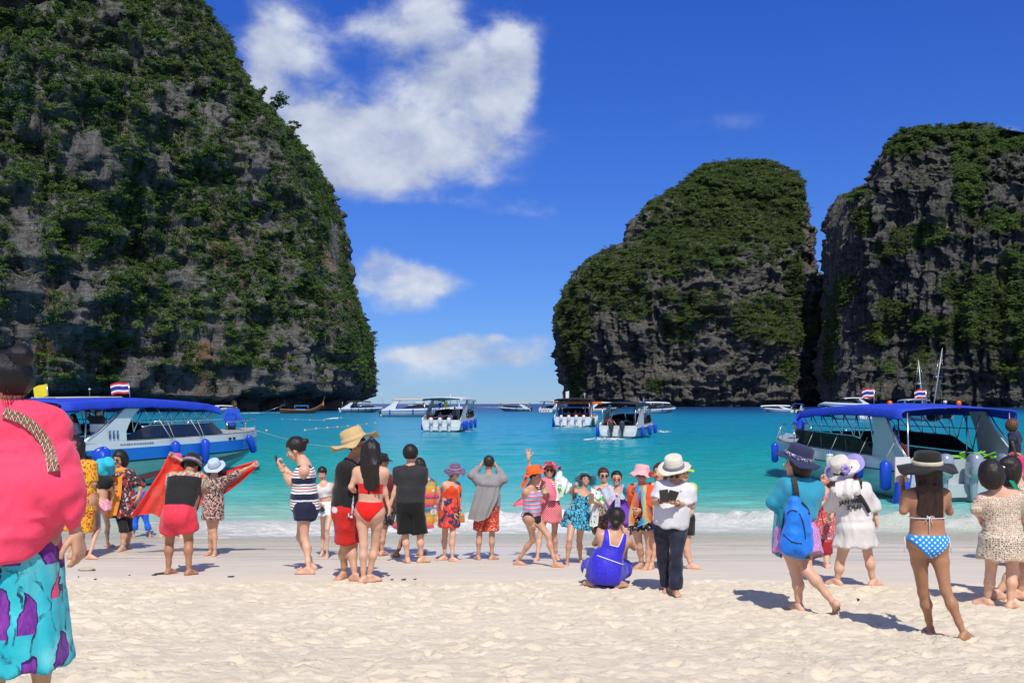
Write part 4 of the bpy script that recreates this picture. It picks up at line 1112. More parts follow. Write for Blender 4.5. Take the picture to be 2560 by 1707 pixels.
C1 = (0, 860, 1.851); C2 = (150, 1080, 3.921); C3 = (660, 1040, 3.565); C4 = (940, 1060, 4.125); C5 = (1260, 1100, 4.613); C6 = (1440, 1100, 3.92); C7 = (1900, 1060, 3.135); C8 = (2200, 1040, 2.703)
CB1 = (60, 940, 3.92); CB2 = (1920, 840, 3.675)
GRP = 'tourists on the beach'
def sheet(cr, rows, th=.004, sub=6, wave=.02, seed=0, nw=5.0):
    """hanging cloth through photo points; rows of (x, y, Y); smooth bicubic-ish, with folds; returns MB"""
    x0, y0, k = cr
    R0 = np.array([[at(x0 + p[0] / k, y0 + p[1] / k, p[2]) for p in row] for row in rows])
    def up(Aq, n):     # Catmull-Rom along axis 0
        m = len(Aq); out = []
        for i in range(m - 1):
            p0, p1, p2, p3 = Aq[max(i - 1, 0)], Aq[i], Aq[i + 1], Aq[min(i + 2, m - 1)]
            for t in np.arange(n) / n: out.append(.5 * (2 * p1 + (p2 - p0) * t + (2 * p0 - 5 * p1 + 4 * p2 - p3) * t * t + (3 * p1 - p0 - 3 * p2 + p3) * t ** 3))
        out.append(Aq[-1]); return np.array(out)
    G = up(R0, sub); G = up(G.transpose(1, 0, 2), sub).transpose(1, 0, 2)
    r, c = G.shape[:2]; n = np.cross(np.gradient(G, axis=0), np.gradient(G, axis=1)); n /= np.linalg.norm(n, axis=-1, keepdims=True) + 1e-9
    u = np.linspace(0, 1, c)[None, :]; v = np.linspace(0, 1, r)[:, None]
    wv = np.sin(u * nw * 2 * pi + 1.3 * np.sin(v * 3 + seed) + seed) + .4 * np.sin(u * nw * 4.7 * pi + v * 5 + seed)
    G = G + n * (wv * wave)[..., None]
    V1, Q1 = gridmesh(G + n * th / 2); V2, Q2 = gridmesh(G - n * th / 2); N = len(V1)
    edge = []
    idx = np.arange(N).reshape(r, c)
    for a, b in ((idx[0, :-1], idx[0, 1:]), (idx[-1, 1:], idx[-1, :-1]), (idx[1:, 0], idx[:-1, 0]), (idx[:-1, -1], idx[1:, -1])):
        edge += [(x + N, x, y, y + N) if False else (y, x, x + N, y + N) for x, y in zip(a.tolist(), b.tolist())]
    m = MB(); m.add(np.vstack([V1, V2]).tolist(), [tuple(f[::-1]) for f in Q1.tolist()] + [tuple(x + N for x in f) for f in Q2.tolist()] + edge); return m
def phone_at(p, d, n, label, w_=.075, h_=.15, th=.009, col=BLACK, cat='phone', name='phone', screen=None):
    d = nrm(d); n = nrm(n - d * (n @ d)); a = np.cross(d, n); R = Matrix((tuple(a), tuple(d), tuple(n))).transposed()
    m = MB(); m.box(p, (w_, h_, th), R); o = wthing(m, name, M('phone_' + '%d' % int(sum(col) * 1000), col, .3), label, cat, False)
    s_ = MB(); s_.box(p + n * (th / 2 + .0008), (w_ * .9, h_ * .92, .001), R); wpart(s_, 'screen', screen or M('phone_screen', (.02, .025, .03), .08), o, smooth=False); return o

# ------------------------------------------------------------------ people, left to right
# 1 foreground woman in the pink shawl
def foreground_woman():
    p = Fig('woman in a coral pink shawl and turquoise feather skirt, nearest to the camera', C1, (26, 192), (50, 300), (70, 905), None, None, yaw=-150, face=-112, Y=4.2, eB=(252, 640, -.05), wB=(350, 865, -.02), eA=(-80, 640, .0), wA=(-60, 860, -.1), tone='mid', hh=1.0,
            handB=dict(d=(.15, .1, -1), n=(-1, .2, -.1), curl=.35, thumb=(0, -.9, -.2)), tilt=(8, 0), headr=1.06)
    p.body(); hm = hair_mat('hair_near', (.006, .005, .005), 420, .30)
    p.hair('short', hm, bun=(0, -.088, .094, .047), vol=.98)
    S = p.S; rs = random.Random(3); m = MB(); L_ = lambda x, y, z: p.hd + (p.hl * x + p.hf * y + p.hu * z) * p.hs
    for i in range(46):      # loose strands at the nape, round the bun and over the ear
        a = rs.uniform(-.07, .07); k = i % 3
        if k == 0: q0 = L_(a, -.075 + abs(a) * .3, rs.uniform(-.06, -.02)); d_ = -p.hu * rs.uniform(.03, .07) + p.hl * rs.uniform(-.02, .02) - p.hf * rs.uniform(-.01, .012)
        elif k == 1: t_ = rs.uniform(0, 6.28); q0 = L_(.045 * cos(t_), -.088 + .02 * sin(t_), .094 + .045 * sin(t_)); d_ = (q0 - L_(0, -.088, .094)) * rs.uniform(.3, .8) + A3(0, 0, rs.uniform(-.01, .02))
        else: t_ = rs.uniform(.2, 2.9); q0 = L_(.08 * cos(t_), -.02, .034 + .092 * sin(t_)); d_ = -p.hf * rs.uniform(.03, .06) + p.hu * rs.uniform(.0, .014)
        m.tube([q0, q0 + d_ * .5 + p.hl * .004, q0 + d_], [.0016, .0012, .0006], 4)
    wpart(m, 'loose_strands', hm, p.root)['kind'] = 'stuff'
    w_ = lambda x, y, d=0: at(*p.px((x, y)), 4.2 + d)
    C_ = [  # draped cloth as tapered segments (image points, radii in metres)
        (w_(72, 455, 0), w_(75, 640, 0), .120, .155), (w_(75, 640, 0), w_(45, 840, -.04), .155, .178), (w_(45, 840, -.04), w_(5, 985, -.07), .178, .18), (w_(45, 840, .05), w_(5, 985, .05), .17, .17), (w_(145, 440, -.01), w_(150, 640, -.01), .078, .105),
        (w_(188, 450, -.02), w_(245, 640, -.05), .060, .056), (w_(245, 640, -.05), w_(318, 790, -.05), .058, .052), (w_(318, 790, -.05), w_(375, 862, -.03), .052, .030),
        (w_(-50, 470, 0), w_(-110, 700, 0), .12, .15), (w_(50, 352, .0), w_(120, 360, .0), .056, .050), (w_(120, 360, 0), w_(188, 450, -.01), .052, .062), (w_(40, 360, 0), w_(-50, 440, 0), .07, .09)]
    C_.append((p.sh['B'], p.el['B'], .062, .058)); C_.append((p.sh['A'], p.el['A'], .070, .07)); C_.append((p.nk - A3(0, 0, .06), p.sh['B'], .066, .066))
    def f(P):
        D = None
        for a, b, ra, rb in C_:
            q = cone(P, a, b, ra, rb); D = q if D is None else smin(D, q, .09)
        x = 1280 + F * P[:, 0] / P[:, 1]; y = HOR - F * (P[:, 2] - EYE) / P[:, 1]; x = x * 1.851; y = (y - 860) * 1.851
        # slanting hem: high on the right, low on the left
        hem = np.interp(x, [-100, 90, 170, 250, 310, 330, 420], [1040, 1050, 1000, 920, 905, 886, 884])
        D = np.maximum(D, (y - hem) * .0009)
        # long folds falling from the right shoulder
        u_ = P[:, 0] * .42 + P[:, 2] * .91; v_ = P[:, 0] * .91 - P[:, 2] * .42; q_ = np.stack([u_ * 1.3, v_ * 6.5, P[:, 1] * 1.5], 1); q2 = np.stack([P[:, 0] * 2.2 + P[:, 2] * .9, P[:, 2] * 5.5, P[:, 1] * 2], 1)
        fo = .036 * fbm(q_ + 3, 3, .5, True) * np.clip((x - 20) / 160, .4, 1) + .016 * fbm(q2 + 9, 3, .5, True) - .026
        fo = np.clip(fo, -.05, .022)
        return D - fo * np.clip((y - 290) / 160, 0, 1)
    V, Q = nets(f, A3(-2.45, 3.78, .95), A3(-1.58, 4.62, 2.74), .0125)
    pink = cloth('cloth_coral_shawl', lambda T, v: T.mix(T.noise(v, 4, 4), (.80, .045, .115), (.86, .07, .145)), .75, wr=.8)
    obj('shawl', V, Q, pink, p.root, True, True)
    def sk(T, v):
        q = T.vmath('ADD', v, T.vmath('SCALE', T.noise(v, 5, 4, out=1))); q.node.inputs[1].links[0].from_node.inputs['Scale'].default_value = .16
        x, y, z = T.sep(v); g_ = T.scale(q, (1, 1, .5)); br = T.noise(v, 18, 3)
        d = T.vor(g_, 11, 1, 'F1'); e = T.vor(g_, 11, 1, 'DISTANCE_TO_EDGE')
        r1, g1, b1 = T.sep(T.vor(g_, 10, 1, 'F1', 'Color')); e2 = T.vor(g_, 10, 1, 'DISTANCE_TO_EDGE')
        pur = T.math('GREATER_THAN', T.math('ADD', r1, T.map(z, .45, .95, -.42, .62)), .50)
        barb = T.noise(T.scale(q, (1, 1, .3)), 60, 2)
        purple = T.mix(T.map(barb, .3, .7), (.25, .04, .36), (.10, .02, .22)); purple = T.mix(T.math('GREATER_THAN', g1, .90), purple, (.72, .06, .16))
        purple = T.mix(T.math('LESS_THAN', e2, .05), purple, (.03, .01, .10))
        teal = T.mix(T.map(T.noise(v, 6, 4), .35, .7), (.0, .36, .46), (.06, .56, .62)); teal = T.mix(T.map(T.noise(v, 3, 2), .5, .7), teal, (.25, .66, .66))
        teal = T.mix(T.math('MULTIPLY', T.math('LESS_THAN', e, .05), T.map(br, .45, .62)), teal, (.01, .05, .09))
        return T.mix(pur, teal, purple)
    p.garment('skirt', cloth('cloth_feather_skirt', sk, .7, wr=.5), skirt=dict(z=1.34, t=.25, rt=(.145, .12), rm=(.185, .155), rb=(.21, .18), n=9, a=.04), fold_a=.004, h=.014)
    # woven strap across the back
    m = MB(); pts = []; px_ = np.array([[20, 318], [70, 332], [115, 352], [160, 388], [205, 440], [233, 500], [247, 560], [250, 590]], float)
    for x, y in px_:
        o_ = A3(0, 0, EYE); dd = nrm(w_(x, y) - o_); Pq = o_ + dd * (np.linspace(3.6, 4.5, 600) / dd[1])[:, None]; D = f(Pq); D = np.minimum(D, p.torso(Pq)); jj = int(np.argmax(D < 0)) if (D < 0).any() else int(np.argmin(D)); pts.append(Vector(tuple(Pq[jj] - dd * .010)))
    V = []; Fc = []
    for i, q_ in enumerate(pts):
        d = (pts[min(i + 1, len(pts) - 1)] - pts[max(i - 1, 0)]).normalized(); n = Vector((.15, -1, .15)); n = (n - d * n.dot(d)).normalized(); a = d.cross(n) * .021
        V += [q_ - a, q_ + a, q_ + a + n * .012, q_ - a + n * .012]
        if i: b = (i - 1) * 4; Fc += [(b + k, b + (k + 1) % 4, b + 4 + (k + 1) % 4, b + 4 + k) for k in range(4)]
    m.add(V, Fc + [(3, 2, 1, 0), tuple(len(V) - 4 + k for k in range(4))])
    wv = cloth('cloth_woven_strap', lambda T, v: T.ramp(T.math('FRACT', T.math('ADD', T.math('MULTIPLY', T.sep(v)[2], 26.0), T.math('MULTIPLY', T.math('PINGPONG', T.math('MULTIPLY', T.sep(v)[0], 90.0), 1.0), .9))), [(0, (.70, .62, .50)), (.14, (.40, .03, .02)), (.34, (.012, .015, .07)), (.52, (.60, .30, .04)), (.66, (.02, .02, .03)), (.84, (.05, .22, .22))], 'CONSTANT'))
    wthing(m, 'bag_strap', wv, 'woven multicoloured bag strap across the coral pink shawl', 'strap', False)
foreground_woman()

# 2 yellow dress, from behind
p = Fig('woman in a yellow and orange floral dress with a red collar, holding up a phone', C2, (168, 165), (190, 275), (215, 680), (145, 960), (205, 950), yaw=165, aA=(110, 1242), aB=(205, 1215), eA=(95, 480, .1), wA=(140, 600, .2), eB=(330, 500, -.05), wB=(290, 360, .15), tone='mid', girth=1.15, headr=1.0, group=GRP)
p.body(); p.hair('bob', vol=1.12)
YF = floral('yellow_dress', (.78, .36, .02), [(.55, .05, .02), (.70, .50, .03), (.05, .07, .03)], 17, .5)
p.garment('dress', YF, .0, .93, .016, sl=.85, skirt=dict(z=1.05, rb=(.20, .17), rt=(.15, .12), n=7, a=.03), slinf=.02)
c = p.nk; MB()
m = MB().lathe([(.062, -.03), (.075, -.01), (.072, .03), (.066, .03)], 20, tuple(p.nk)); wpart(m, 'collar', flat('red_collar', (.55, .02, .02)), p.root)
pc, d, n, a = p.palm('B'); phone_at(pc + A3(0, .02, .07), A3(0, 0, 1), A3(0, -1, .1), 'dark phone held up by the woman in the yellow dress', col=(.03, .03, .04))

# 3 cyan bucket hat, pink skirt
p = Fig('woman in a cyan bucket hat and pink ruffled mini skirt walking behind the orange scarf', C2, (452, 335), (425, 425), (390, 700), (375, 940, .0), (470, 920, .05), yaw=155, face=60, aA=(285, 1245), aB=(465, 1120), eA=(385, 590, -.02), wA=(362, 735, -.05), eB=(520, 600, .1), wB=(500, 700, .1), tone='fair', tilt=(35, 10), toesA=85, toesB=70, girth=.92, group=GRP)
p.body(); p.hair('short'); p.hat(flat('cyan', (.03, .50, .66)), crown=.104, ch=.12, brim=.17, droop=.075, wav=.02, tilt=(15, -15), up=.03)
p.garment('swim_top', flat('black', BLACK), .55, .92, .010, sl=.28, strap=False); p.garment('skirt', floral('pink_gingham', (.80, .30, .42), [(.78, .55, .62), (.70, .15, .30)], 40, .5), skirt=dict(z=.26, t=.16, rb=(.20, .18), rt=(.13, .11), n=11, a=.06))

# 4 orange scarf, sunglasses
p = Fig('woman in sunglasses with an orange scarf over a red and black print tunic', C2, (582, 268), (600, 372), (618, 700), (628, 960, -.05), (668, 950, .1), yaw=-10, face=-14, aA=(615, 1165), aB=(668, 1145), eA=(462, 535, -.1), wA=(505, 545, -.3), eB=(795, 520, -.0), wB=(775, 612, -.08), tone='mid', girth=1.1, tilt=(4, 0), toesA=-10, toesB=10, group=GRP)
p.body(); p.hair('bob', vol=1.14); p.glasses()
TN = floral('print_tunic', (.035, .03, .035), [(.35, .03, .03), (.45, .42, .42), (.40, .06, .08)], 13, .52, .09, (1, 1, .6))
p.garment('tunic', TN, .0, .90, .022, sl=1.15, skirt=dict(z=.48, rb=(.25, .19), n=6, a=.06), slinf=.035)
p.garment('leggings', flat('black', BLACK), -.05, .15, .006, legs=1.12, leginf=.008)
OS = cloth('cloth_orange_scarf', lambda T, v: T.mix(T.noise(v, 6, 3), (.78, .27, .03), (.85, .34, .06)), .8, wr=.8)
Yp = p.Y - .20
m = MB().lathe([(.075, -.05), (.105, -.02), (.10, .03), (.075, .045), (.06, .0)], 24, tuple(p.nk + A3(0, -.02, -.005)), None, lambda i, t: (.008 * sin(5 * t), .006 * sin(4 * t + i)))
m2 = sheet(C2, [[(475, 400, Yp), (560, 440, Yp - .03), (650, 380, Yp)], [(478, 520, Yp - .02), (530, 520, Yp - .05), (610, 470, Yp - .01)], [(462, 660, Yp - .05), (520, 660, Yp - .07), (600, 620, Yp - .03)], [(450, 840, Yp - .05), (500, 835, Yp - .06), (560, 800, Yp - .02)]], wave=.012, nw=2.5)
m.add(m2.V, m2.F); wpart(m, 'scarf', OS, p.root)

# 5 child in blue
p = Fig('small child in bright blue trousers and a patterned blue top, bending behind the red scarf', C2, (795, 505), (812, 585), (790, 770), (740, 870), (850, 880), yaw=195, face=150, aA=(725, 1030), aB=(885, 1030), eA=(740, 650, 0), wA=(745, 740, 0), eB=(870, 650, 0), wB=(880, 720, 0), tone='mid', child=True, headr=1.05, hh=.62, tilt=(30, 0), group=GRP)
p.body(); p.hair('short')
p.garment('shirt', floral('kid_shirt', (.02, .06, .45), [(.02, .02, .04), (.55, .05, .03), (.05, .25, .6)], 26, .5), .0, .9, .02, sl=.9, slinf=.02)
p.garment('trousers', flat('bright_blue', (.01, .13, .72)), -.1, .2, .02, legs=1.6, leginf=.018)
# 5b bather behind the scarf
p = Fig('bather in a pink hat wading behind the sheer red scarf', C2, (1130, 300), (1120, 390), (1110, 700), (1030, 880), (1160, 880), yaw=10, aA=(1020, 1020), aB=(1185, 1038), tone='fair', group=GRP)
p.body(); p.hair('bob'); p.hat(flat('hot_pink', (.75, .10, .25)), crown=.10, ch=.1, brim=.15, wav=.01); p.garment('swimsuit', flat('coral', (.70, .12, .10)), -.03, .9, .01, skirt=dict(z=.3, rb=(.2, .17)), strap=True)

# 6 bending man, red shorts
p = Fig('stout man bending forward in coral red shorts, black top and black cap', C2, (1290, 330, .38), (1255, 395, .30), (1165, 830), (1075, 1070, .06), (1262, 1060, .06), yaw=180, face=170, aA=(1062, 1395), aB=(1262, 1405), eA=(1085, 560, .32), wA=(1180, 640, .55), eB=(1430, 560, .28), wB=(1350, 610, .5), tone='tan', girth=1.28, sex='m', hh=1.0, tilt=(35, 0), toesA=165, toesB=150, group=GRP)
p.body(); p.hair('short'); p.hat(flat('black', BLACK), crown=.105, ch=.125, brim=.125, wav=.004, band=floral('cap_band', (.3, .05, .1), [(.1, .2, .5), (.6, .5, .2)], 60), up=.02, droop=.03)
SLV = floral('tropical_sleeve', (.55, .42, .22), [(.55, .06, .06), (.08, .30, .12), (.10, .15, .4)], 17, .5)
p.garment('sleeves', SLV, .62, .97, .012, sl=.9, slinf=.022)
p.garment('vest', flat('black', BLACK), -.0, .84, .024)
p.garment('shorts', flat('coral_shorts', (.72, .035, .07), .65), -.12, .17, .028, legs=.62, leginf=.030)
# 7 floral dress, arms spread
p = Fig('woman in dark floral dress and pale blue hat spreading a red scarf', C2, (1515, 345), (1512, 428), (1500, 720), (1478, 970, -.02), (1512, 960, .03), yaw=5, face=-5, aA=(1475, 1205), aB=(1518, 1212), eA=(1290, 330, .05), wA=(1125, 240, .05), eB=(1770, 385, -.02), wB=(1890, 325, -.02), tone='mid', tilt=(28, 0), toesA=-25, toesB=5, girth=1.02, group=GRP,
        handA=dict(curl=1.1, n=(0, -1, 0)), handB=dict(curl=1.1, n=(0, -1, 0)))
p.body(); p.hair('long', length=.12); p.hat(flat('pale_blue', (.42, .56, .80)), crown=.095, ch=.105, brim=.165, wav=.008, tilt=(5, 0), up=.03, band=floral('flower_band', (.30, .25, .15), [(.7, .45, .4), (.15, .2, .08)], 60))
FD = floral('dark_floral', (.03, .028, .035), [(.62, .25, .22), (.40, .38, .25), (.60, .42, .38)], 24, .52)
p.garment('dress', FD, .0, .90, .014, sl=.95, skirt=dict(z=.52, rb=(.19, .17), n=9, a=.04), slinf=.03)
Ys = p.Y + .12
RS = cloth('cloth_sheer_red', lambda T, v: T.mix(T.noise(v, 20, 4), (.80, .03, .015), (.85, .06, .03)), .7, alpha=lambda T, v: T.map(T.noise(v, 3.5, 3), .3, .7, .48, .85))
m = sheet(C2, [[(1088, 195, Ys - .05), (1250, 345, Ys), (1500, 420, Ys + .02), (1720, 345, Ys), (1935, 290, Ys - .08)],
               [(1000, 380, Ys - .05), (1130, 470, Ys), (1400, 560, Ys + .05), (1640, 480, Ys), (1905, 355, Ys - .06)],
               [(850, 610, Ys - .1), (1000, 640, Ys - .02), (1260, 690, Ys + .1), (1500, 640, Ys), (1760, 480, Ys)],
               [(705, 830, Ys - .1), (880, 800, Ys - .02), (1060, 840, Ys + .1), (1340, 730, Ys), (1600, 600, Ys + .03)]], wave=.018, nw=6, sub=8)
rs_ = wthing(m, 'red_scarf', RS, 'sheer red scarf stretched out behind the woman in the dark floral dress', 'scarf')
for pts in ([(1088, 195), (1000, 380), (850, 610), (700, 835)], [(1935, 285), (1905, 350), (1760, 478), (1600, 600)], [(1088, 195), (1250, 345)], [(1720, 345), (1935, 288)]):
    wpart(MB().tube([at(C2[0] + a / C2[2], C2[1] + b / C2[2], Ys - .06) for a, b in pts], [.012, .022, .026, .02][:len(pts)], 8), 'gathered_edge', cloth('cloth_red_edge', lambda T, v: (.80, .025, .012), .8), rs_)

# 8 striped tank top
p = Fig('woman in profile in a navy, white and red striped tank top texting on her phone', C3, (282, 300), (368, 412), (362, 822), (322, 1080, -.02), (360, 1090, .08), yaw=-82, face=-90, aA=(425, 1372), aB=(402, 1412), eA=(285, 560, .02), wA=(222, 500, -.02), eB=(232, 602, -.06), wB=(158, 468, -.10), tone='fair', tilt=(22, 0), toesA=-95, toesB=-92, girth=.97, group=GRP,
        handB=dict(d=(-.5, 0, .8), n=(.8, .3, .5), curl=.8), handA=dict(d=(-.7, -.1, .5), n=(-.2, -.6, .6), curl=.8))
p.body(); p.hair('short', bun=(0, -.125, .045, .036), vol=1.08)
ST = stripes('navy_red', .205, [(0, NAVY), (.20, WHITE), (.32, NAVY), (.38, WHITE), (.50, (.55, .03, .03)), (.56, WHITE), (.66, NAVY), (.72, WHITE), (.82, NAVY)])
p.garment('tank_top', ST, -.02, .84, .022, skirt=dict(z=.02, t=.4, rt=(.13, .11), rb=(.155, .14), n=5, a=.01), fold_a=.004, strap=.12); p.garment('shorts', flat('navy', NAVY), -.10, .16, .018, legs=.36, leginf=.022)
pc, d, n, a = p.palm('B'); phone_at(pc + A3(-.03, .04, .03), A3(-.3, .1, 1), A3(.7, .5, .4), 'black phone held by the woman in the striped tank top', .07, .14)
# 9 white two-piece
p = Fig('young woman in glasses, white crop top and frilled white mini skirt', C3, (518, 512), (528, 590), (565, 815), (525, 1020, .1), (565, 1005, -.12), yaw=8, face=2, aA=(520, 1245), aB=(562, 1264), eA=(442, 690, -.03), wA=(498, 775, -.12), eB=(668, 660, .0), wB=(700, 760, .0), tone='fair', tilt=(26, 0), girth=.88, toesA=-10, toesB=5, group=GRP, handA=dict(curl=.9, n=(.6, -.5, 0)))
p.body(); p.hair('short', vol=1.02); p.glasses(M('clear_lens', (.55, .50, .45), .1), r=.019)
p.garment('crop_top', floral('white_lace', (.62, .60, .58), [(.50, .48, .46), (.68, .66, .64)], 60, .5), .42, .80, .014, strap=.16, sl=None)
p.garment('skirt', flat('white', (.72, .76, .84)), skirt=dict(z=.34, t=.24, rt=(.125, .10), rb=(.215, .18), n=12, a=.06))
pc, d, n, a = p.palm('A'); phone_at(pc + A3(0, -.02, -.03), A3(.5, 0, -.9), A3(0, -1, 0), 'black phone in the hand of the woman in white', .07, .13)
# 10 straw hat man
p = Fig('man in a wide floppy straw hat, glasses, black t-shirt and red print shorts', C3, (835, 268), (775, 385), (760, 830), (722, 1150, -.02), (792, 1150, .05), yaw=80, face=72, aA=(712, 1448), aB=(808, 1470), eA=(745, 625, -.08), wA=(845, 690, -.14), eB=(850, 640, .1), wB=(900, 660, -.05), tone='mid', girth=1.15, sex='m', toesA=-20, toesB=75, group=GRP, tilt=(4, 0))
p.body(); p.hair('short'); p.glasses(M('clear_lens', (.55, .50, .45), .1), r=.018)
STR = cloth('cloth_straw', lambda T, v: T.mix(T.map(T.noise(T.scale(v, (1, 1, 3)), 120, 2), .35, .65), (.42, .29, .12), (.62, .47, .23)), .85, wr=.4)
p.hat(STR, crown=.115, ch=.135, brim=.235, wav=.035, nw=3, tilt=(-24, -8), up=.05, droop=.01, seed=2.2, band=flat('straw_band', (.55, .42, .22)), off=(-.0, -.04))
p.garment('t_shirt', flat('black', BLACK), .1, .96, .022, sl=.72, slinf=.028, skirt=dict(z=.12, t=.5, rt=(.155, .12), rb=(.19, .155), n=5, a=.02)); p.garment('shorts', polka('red_print', (.55, .02, .015), (.70, .62, .60), 7.5, .30, .9), -.14, .12, .026, legs=.92, leginf=.034)
m = sheet(C3, [[(700, 600, p.Y - .23), (740, 640, p.Y - .24)], [(690, 690, p.Y - .22), (790, 710, p.Y - .24)]], wave=.008, nw=1)
m2 = sheet(C3, [[(745, 700, p.Y - .24), (800, 700, p.Y - .24)], [(748, 800, p.Y - .23), (800, 810, p.Y - .24)], [(750, 900, p.Y - .23), (790, 910, p.Y - .24)]], wave=.008, nw=1); m.add(m2.V, m2.F)
wthing(m, 'waist_bag', floral('elephant_bag', (.65, .66, .70), [(.03, .03, .09), (.5, .5, .6)], 24, .5), 'white and navy print cloth bag hanging at the straw hat man waist', 'bag')
# 11 red bikini
p = Fig('woman with long black hair and top knot in a plain red bikini', C3, (968, 318), (955, 432), (945, 850), (888, 1150, .0), (990, 1150, .05), yaw=176, face=155, aA=(885, 1492), aB=(935, 1478), eA=(775, 632, -.02), wA=(845, 705, .14), eB=(1070, 640, .05), wB=(1105, 770, .05), tone='fair', toesA=140, toesB=120, girth=.95, group=GRP)
p.body(); p.hair('long', length=.30, bun=(0, -.02, .135, .024), side=-.03)
p.bikini('bikini_bottom', flat('red', (.70, .012, .008), wr=.3)); p.bikini('bikini_top', flat('red', (.70, .012, .008), wr=.3), 'band', .50)
# 12 maroon shirt, black cap
p = Fig('man in a black cap and maroon shirt half hidden behind the red bikini', C3, (1050, 405), (1075, 520), (1060, 830), (1030, 1050), (1060, 1060), yaw=165, face=120, aA=(1015, 1235), aB=(1050, 1242), eA=(1000, 640), wA=(1010, 730), eB=(1125, 660, .0), wB=(1098, 760, .1), tone='mid', sex='m', girth=.95, group=GRP)
p.body(); p.hair('short'); p.hat(flat('black', BLACK), crown=.098, ch=.09, brim=.16, wav=0, droop=.02, cut='visor', up=.03, band=flat('black', BLACK))
p.garment('t_shirt', flat('maroon', (.13, .015, .02)), .1, .95, .020, skirt=dict(z=.0, t=.5, rt=(.15, .11), rb=(.18, .14), n=5, a=.02), sl=.75, slinf=.028); p.garment('shorts', floral('dark_shorts', BLACK, [(.12, .1, .1)], 20), -.14, .12, .024, legs=.55, leginf=.03)
# 13 black t-shirt
p = Fig('man in plain black t-shirt and black knee-length shorts seen from behind', C4, (360, 318), (355, 425), (352, 830), (302, 1150, .0), (455, 1150, .0), yaw=180, face=170, aA=(325, 1432), aB=(465, 1430), eA=(205, 668, -.03), wA=(152, 820, -.06), eB=(488, 660, .05), wB=(470, 800, .12), tone='fair', sex='m', girth=.98, toesA=200, toesB=130, group=GRP)
p.body(); p.hair('short', vol=1.1); p.garment('t_shirt', flat('faded_black', (.026, .026, .028)), .1, .96, .020, sl=.68, slinf=.03, skirt=dict(z=-.10, t=.5, rt=(.155, .115), rb=(.182, .140), n=5, a=.02)); p.garment('shorts', flat('black_shorts', (.006, .006, .007)), -.14, .14, .026, legs=.93, leginf=.034)
# 14 sarong
p = Fig('woman wrapped in a multicoloured flower beach towel behind the man in black', C4, (452, 432, .05), (455, 520), (440, 850), (300, 1150), (470, 1130), yaw=150, face=165, aA=(215, 1368), aB=(452, 1352), tone='tan', toesA=230, toesB=140, girth=.95, group=GRP, eA=(390, 640), wA=(380, 720), eB=(545, 560, -.1), wB=(540, 600, .1))
p.body(); p.hair('long', length=.16, side=.02)
def tow(T, v):
    x, y, z = T.sep(v); s_ = T.ramp(T.math('FRACT', T.math('ADD', T.math('MULTIPLY', z, 2.1), T.math('MULTIPLY', T.noise(v, 30, 3), .16))), [(0, (.03, .03, .12)), (.08, (.60, .05, .20)), (.26, (.70, .28, .03)), (.4, (.75, .40, .10)), (.46, (.15, .45, .2)), (.5, (.75, .35, .05)), (.64, (.02, .12, .25)), (.70, (.05, .35, .45)), (.76, (.45, .03, .18)), (.93, (.65, .2, .05))])
    d = T.vor(T.comb(x, 0.0, z), 5.2, .8); s_ = T.mix(T.math('LESS_THAN', d, .33), s_, (.70, .62, .55)); return T.mix(T.math('LESS_THAN', d, .17), s_, (.65, .15, .15))
TW = cloth('cloth_beach_towel', tow, .85, wr=.6); Yt = p.Y - .16
m = sheet(C4, [[(430, 560, Yt + .1), (500, 520, Yt), (590, 570, Yt - .02), (645, 640, Yt + .1)], [(440, 760, Yt), (500, 760, Yt - .05), (580, 760, Yt - .04), (642, 760, Yt + .06)], [(440, 930, Yt), (500, 930, Yt - .05), (570, 930, Yt - .04), (632, 930, Yt + .04)], [(450, 1080, Yt), (500, 1085, Yt - .05), (560, 1075, Yt - .04), (630, 1058, Yt + .04)]], wave=.012, nw=3)
wpart(m, 'towel', TW, p.root)
m = sheet(C4, [[(225, 955, Yt + .05), (300, 960, Yt), (440, 960, Yt)], [(195, 1010, Yt + .1), (290, 1030, Yt), (450, 1030, Yt)], [(160, 1052, Yt + .15), (250, 1105, Yt + .02), (400, 1090, Yt), ]], wave=.012, nw=2); wpart(m, 'towel', TW, p.root)
# 15 purple hat, orange dress
p = Fig('woman in a purple floppy hat, big sunglasses and orange beach dress', C4, (815, 492), (778, 580), (755, 870), (712, 1140, .04), (792, 1145, -.04), yaw=50, face=38, aA=(708, 1402), aB=(785, 1418), eA=(742, 775, -.05), wA=(790, 915, -.1), eB=(860, 720, .1), wB=(865, 850, .0), tone='fair', girth=1.2, toesA=-60, toesB=75, group=GRP, tilt=(5, 0))
p.body(); p.hair('bob'); p.glasses(r=.028); p.hat(batik('purple_hat', [(.3, (.05, .025, .06)), (.5, (.13, .07, .14)), (.7, (.30, .19, .31))], 14), crown=.10, ch=.09, brim=.175, wav=.03, nw=4, tilt=(5, -6), droop=.04, up=.045, band=flat('mauve', (.36, .24, .40)))
def od(T, v):
    x, y, z = T.sep(v); n = T.noise(v, 5, 4, .6, .8); c = T.mix(T.map(n, .49, .52), (.74, .06, .015), (.03, .03, .08))
    c = T.mix(T.math('LESS_THAN', T.vor(v, 30), .3), c, T.mix(.5, c, (.5, .2, .4))); c = T.mix(T.math('GREATER_THAN', z, .95), c, (.74, .06, .015))
    return T.mix(T.math('LESS_THAN', z, .52), c, (.74, .06, .015))
p.garment('dress', cloth('cloth_orange_dress', od), .0, .74, .016, skirt=dict(z=.68, rb=(.21, .18), rt=(.15, .13), n=8, a=.05), strap=.12)
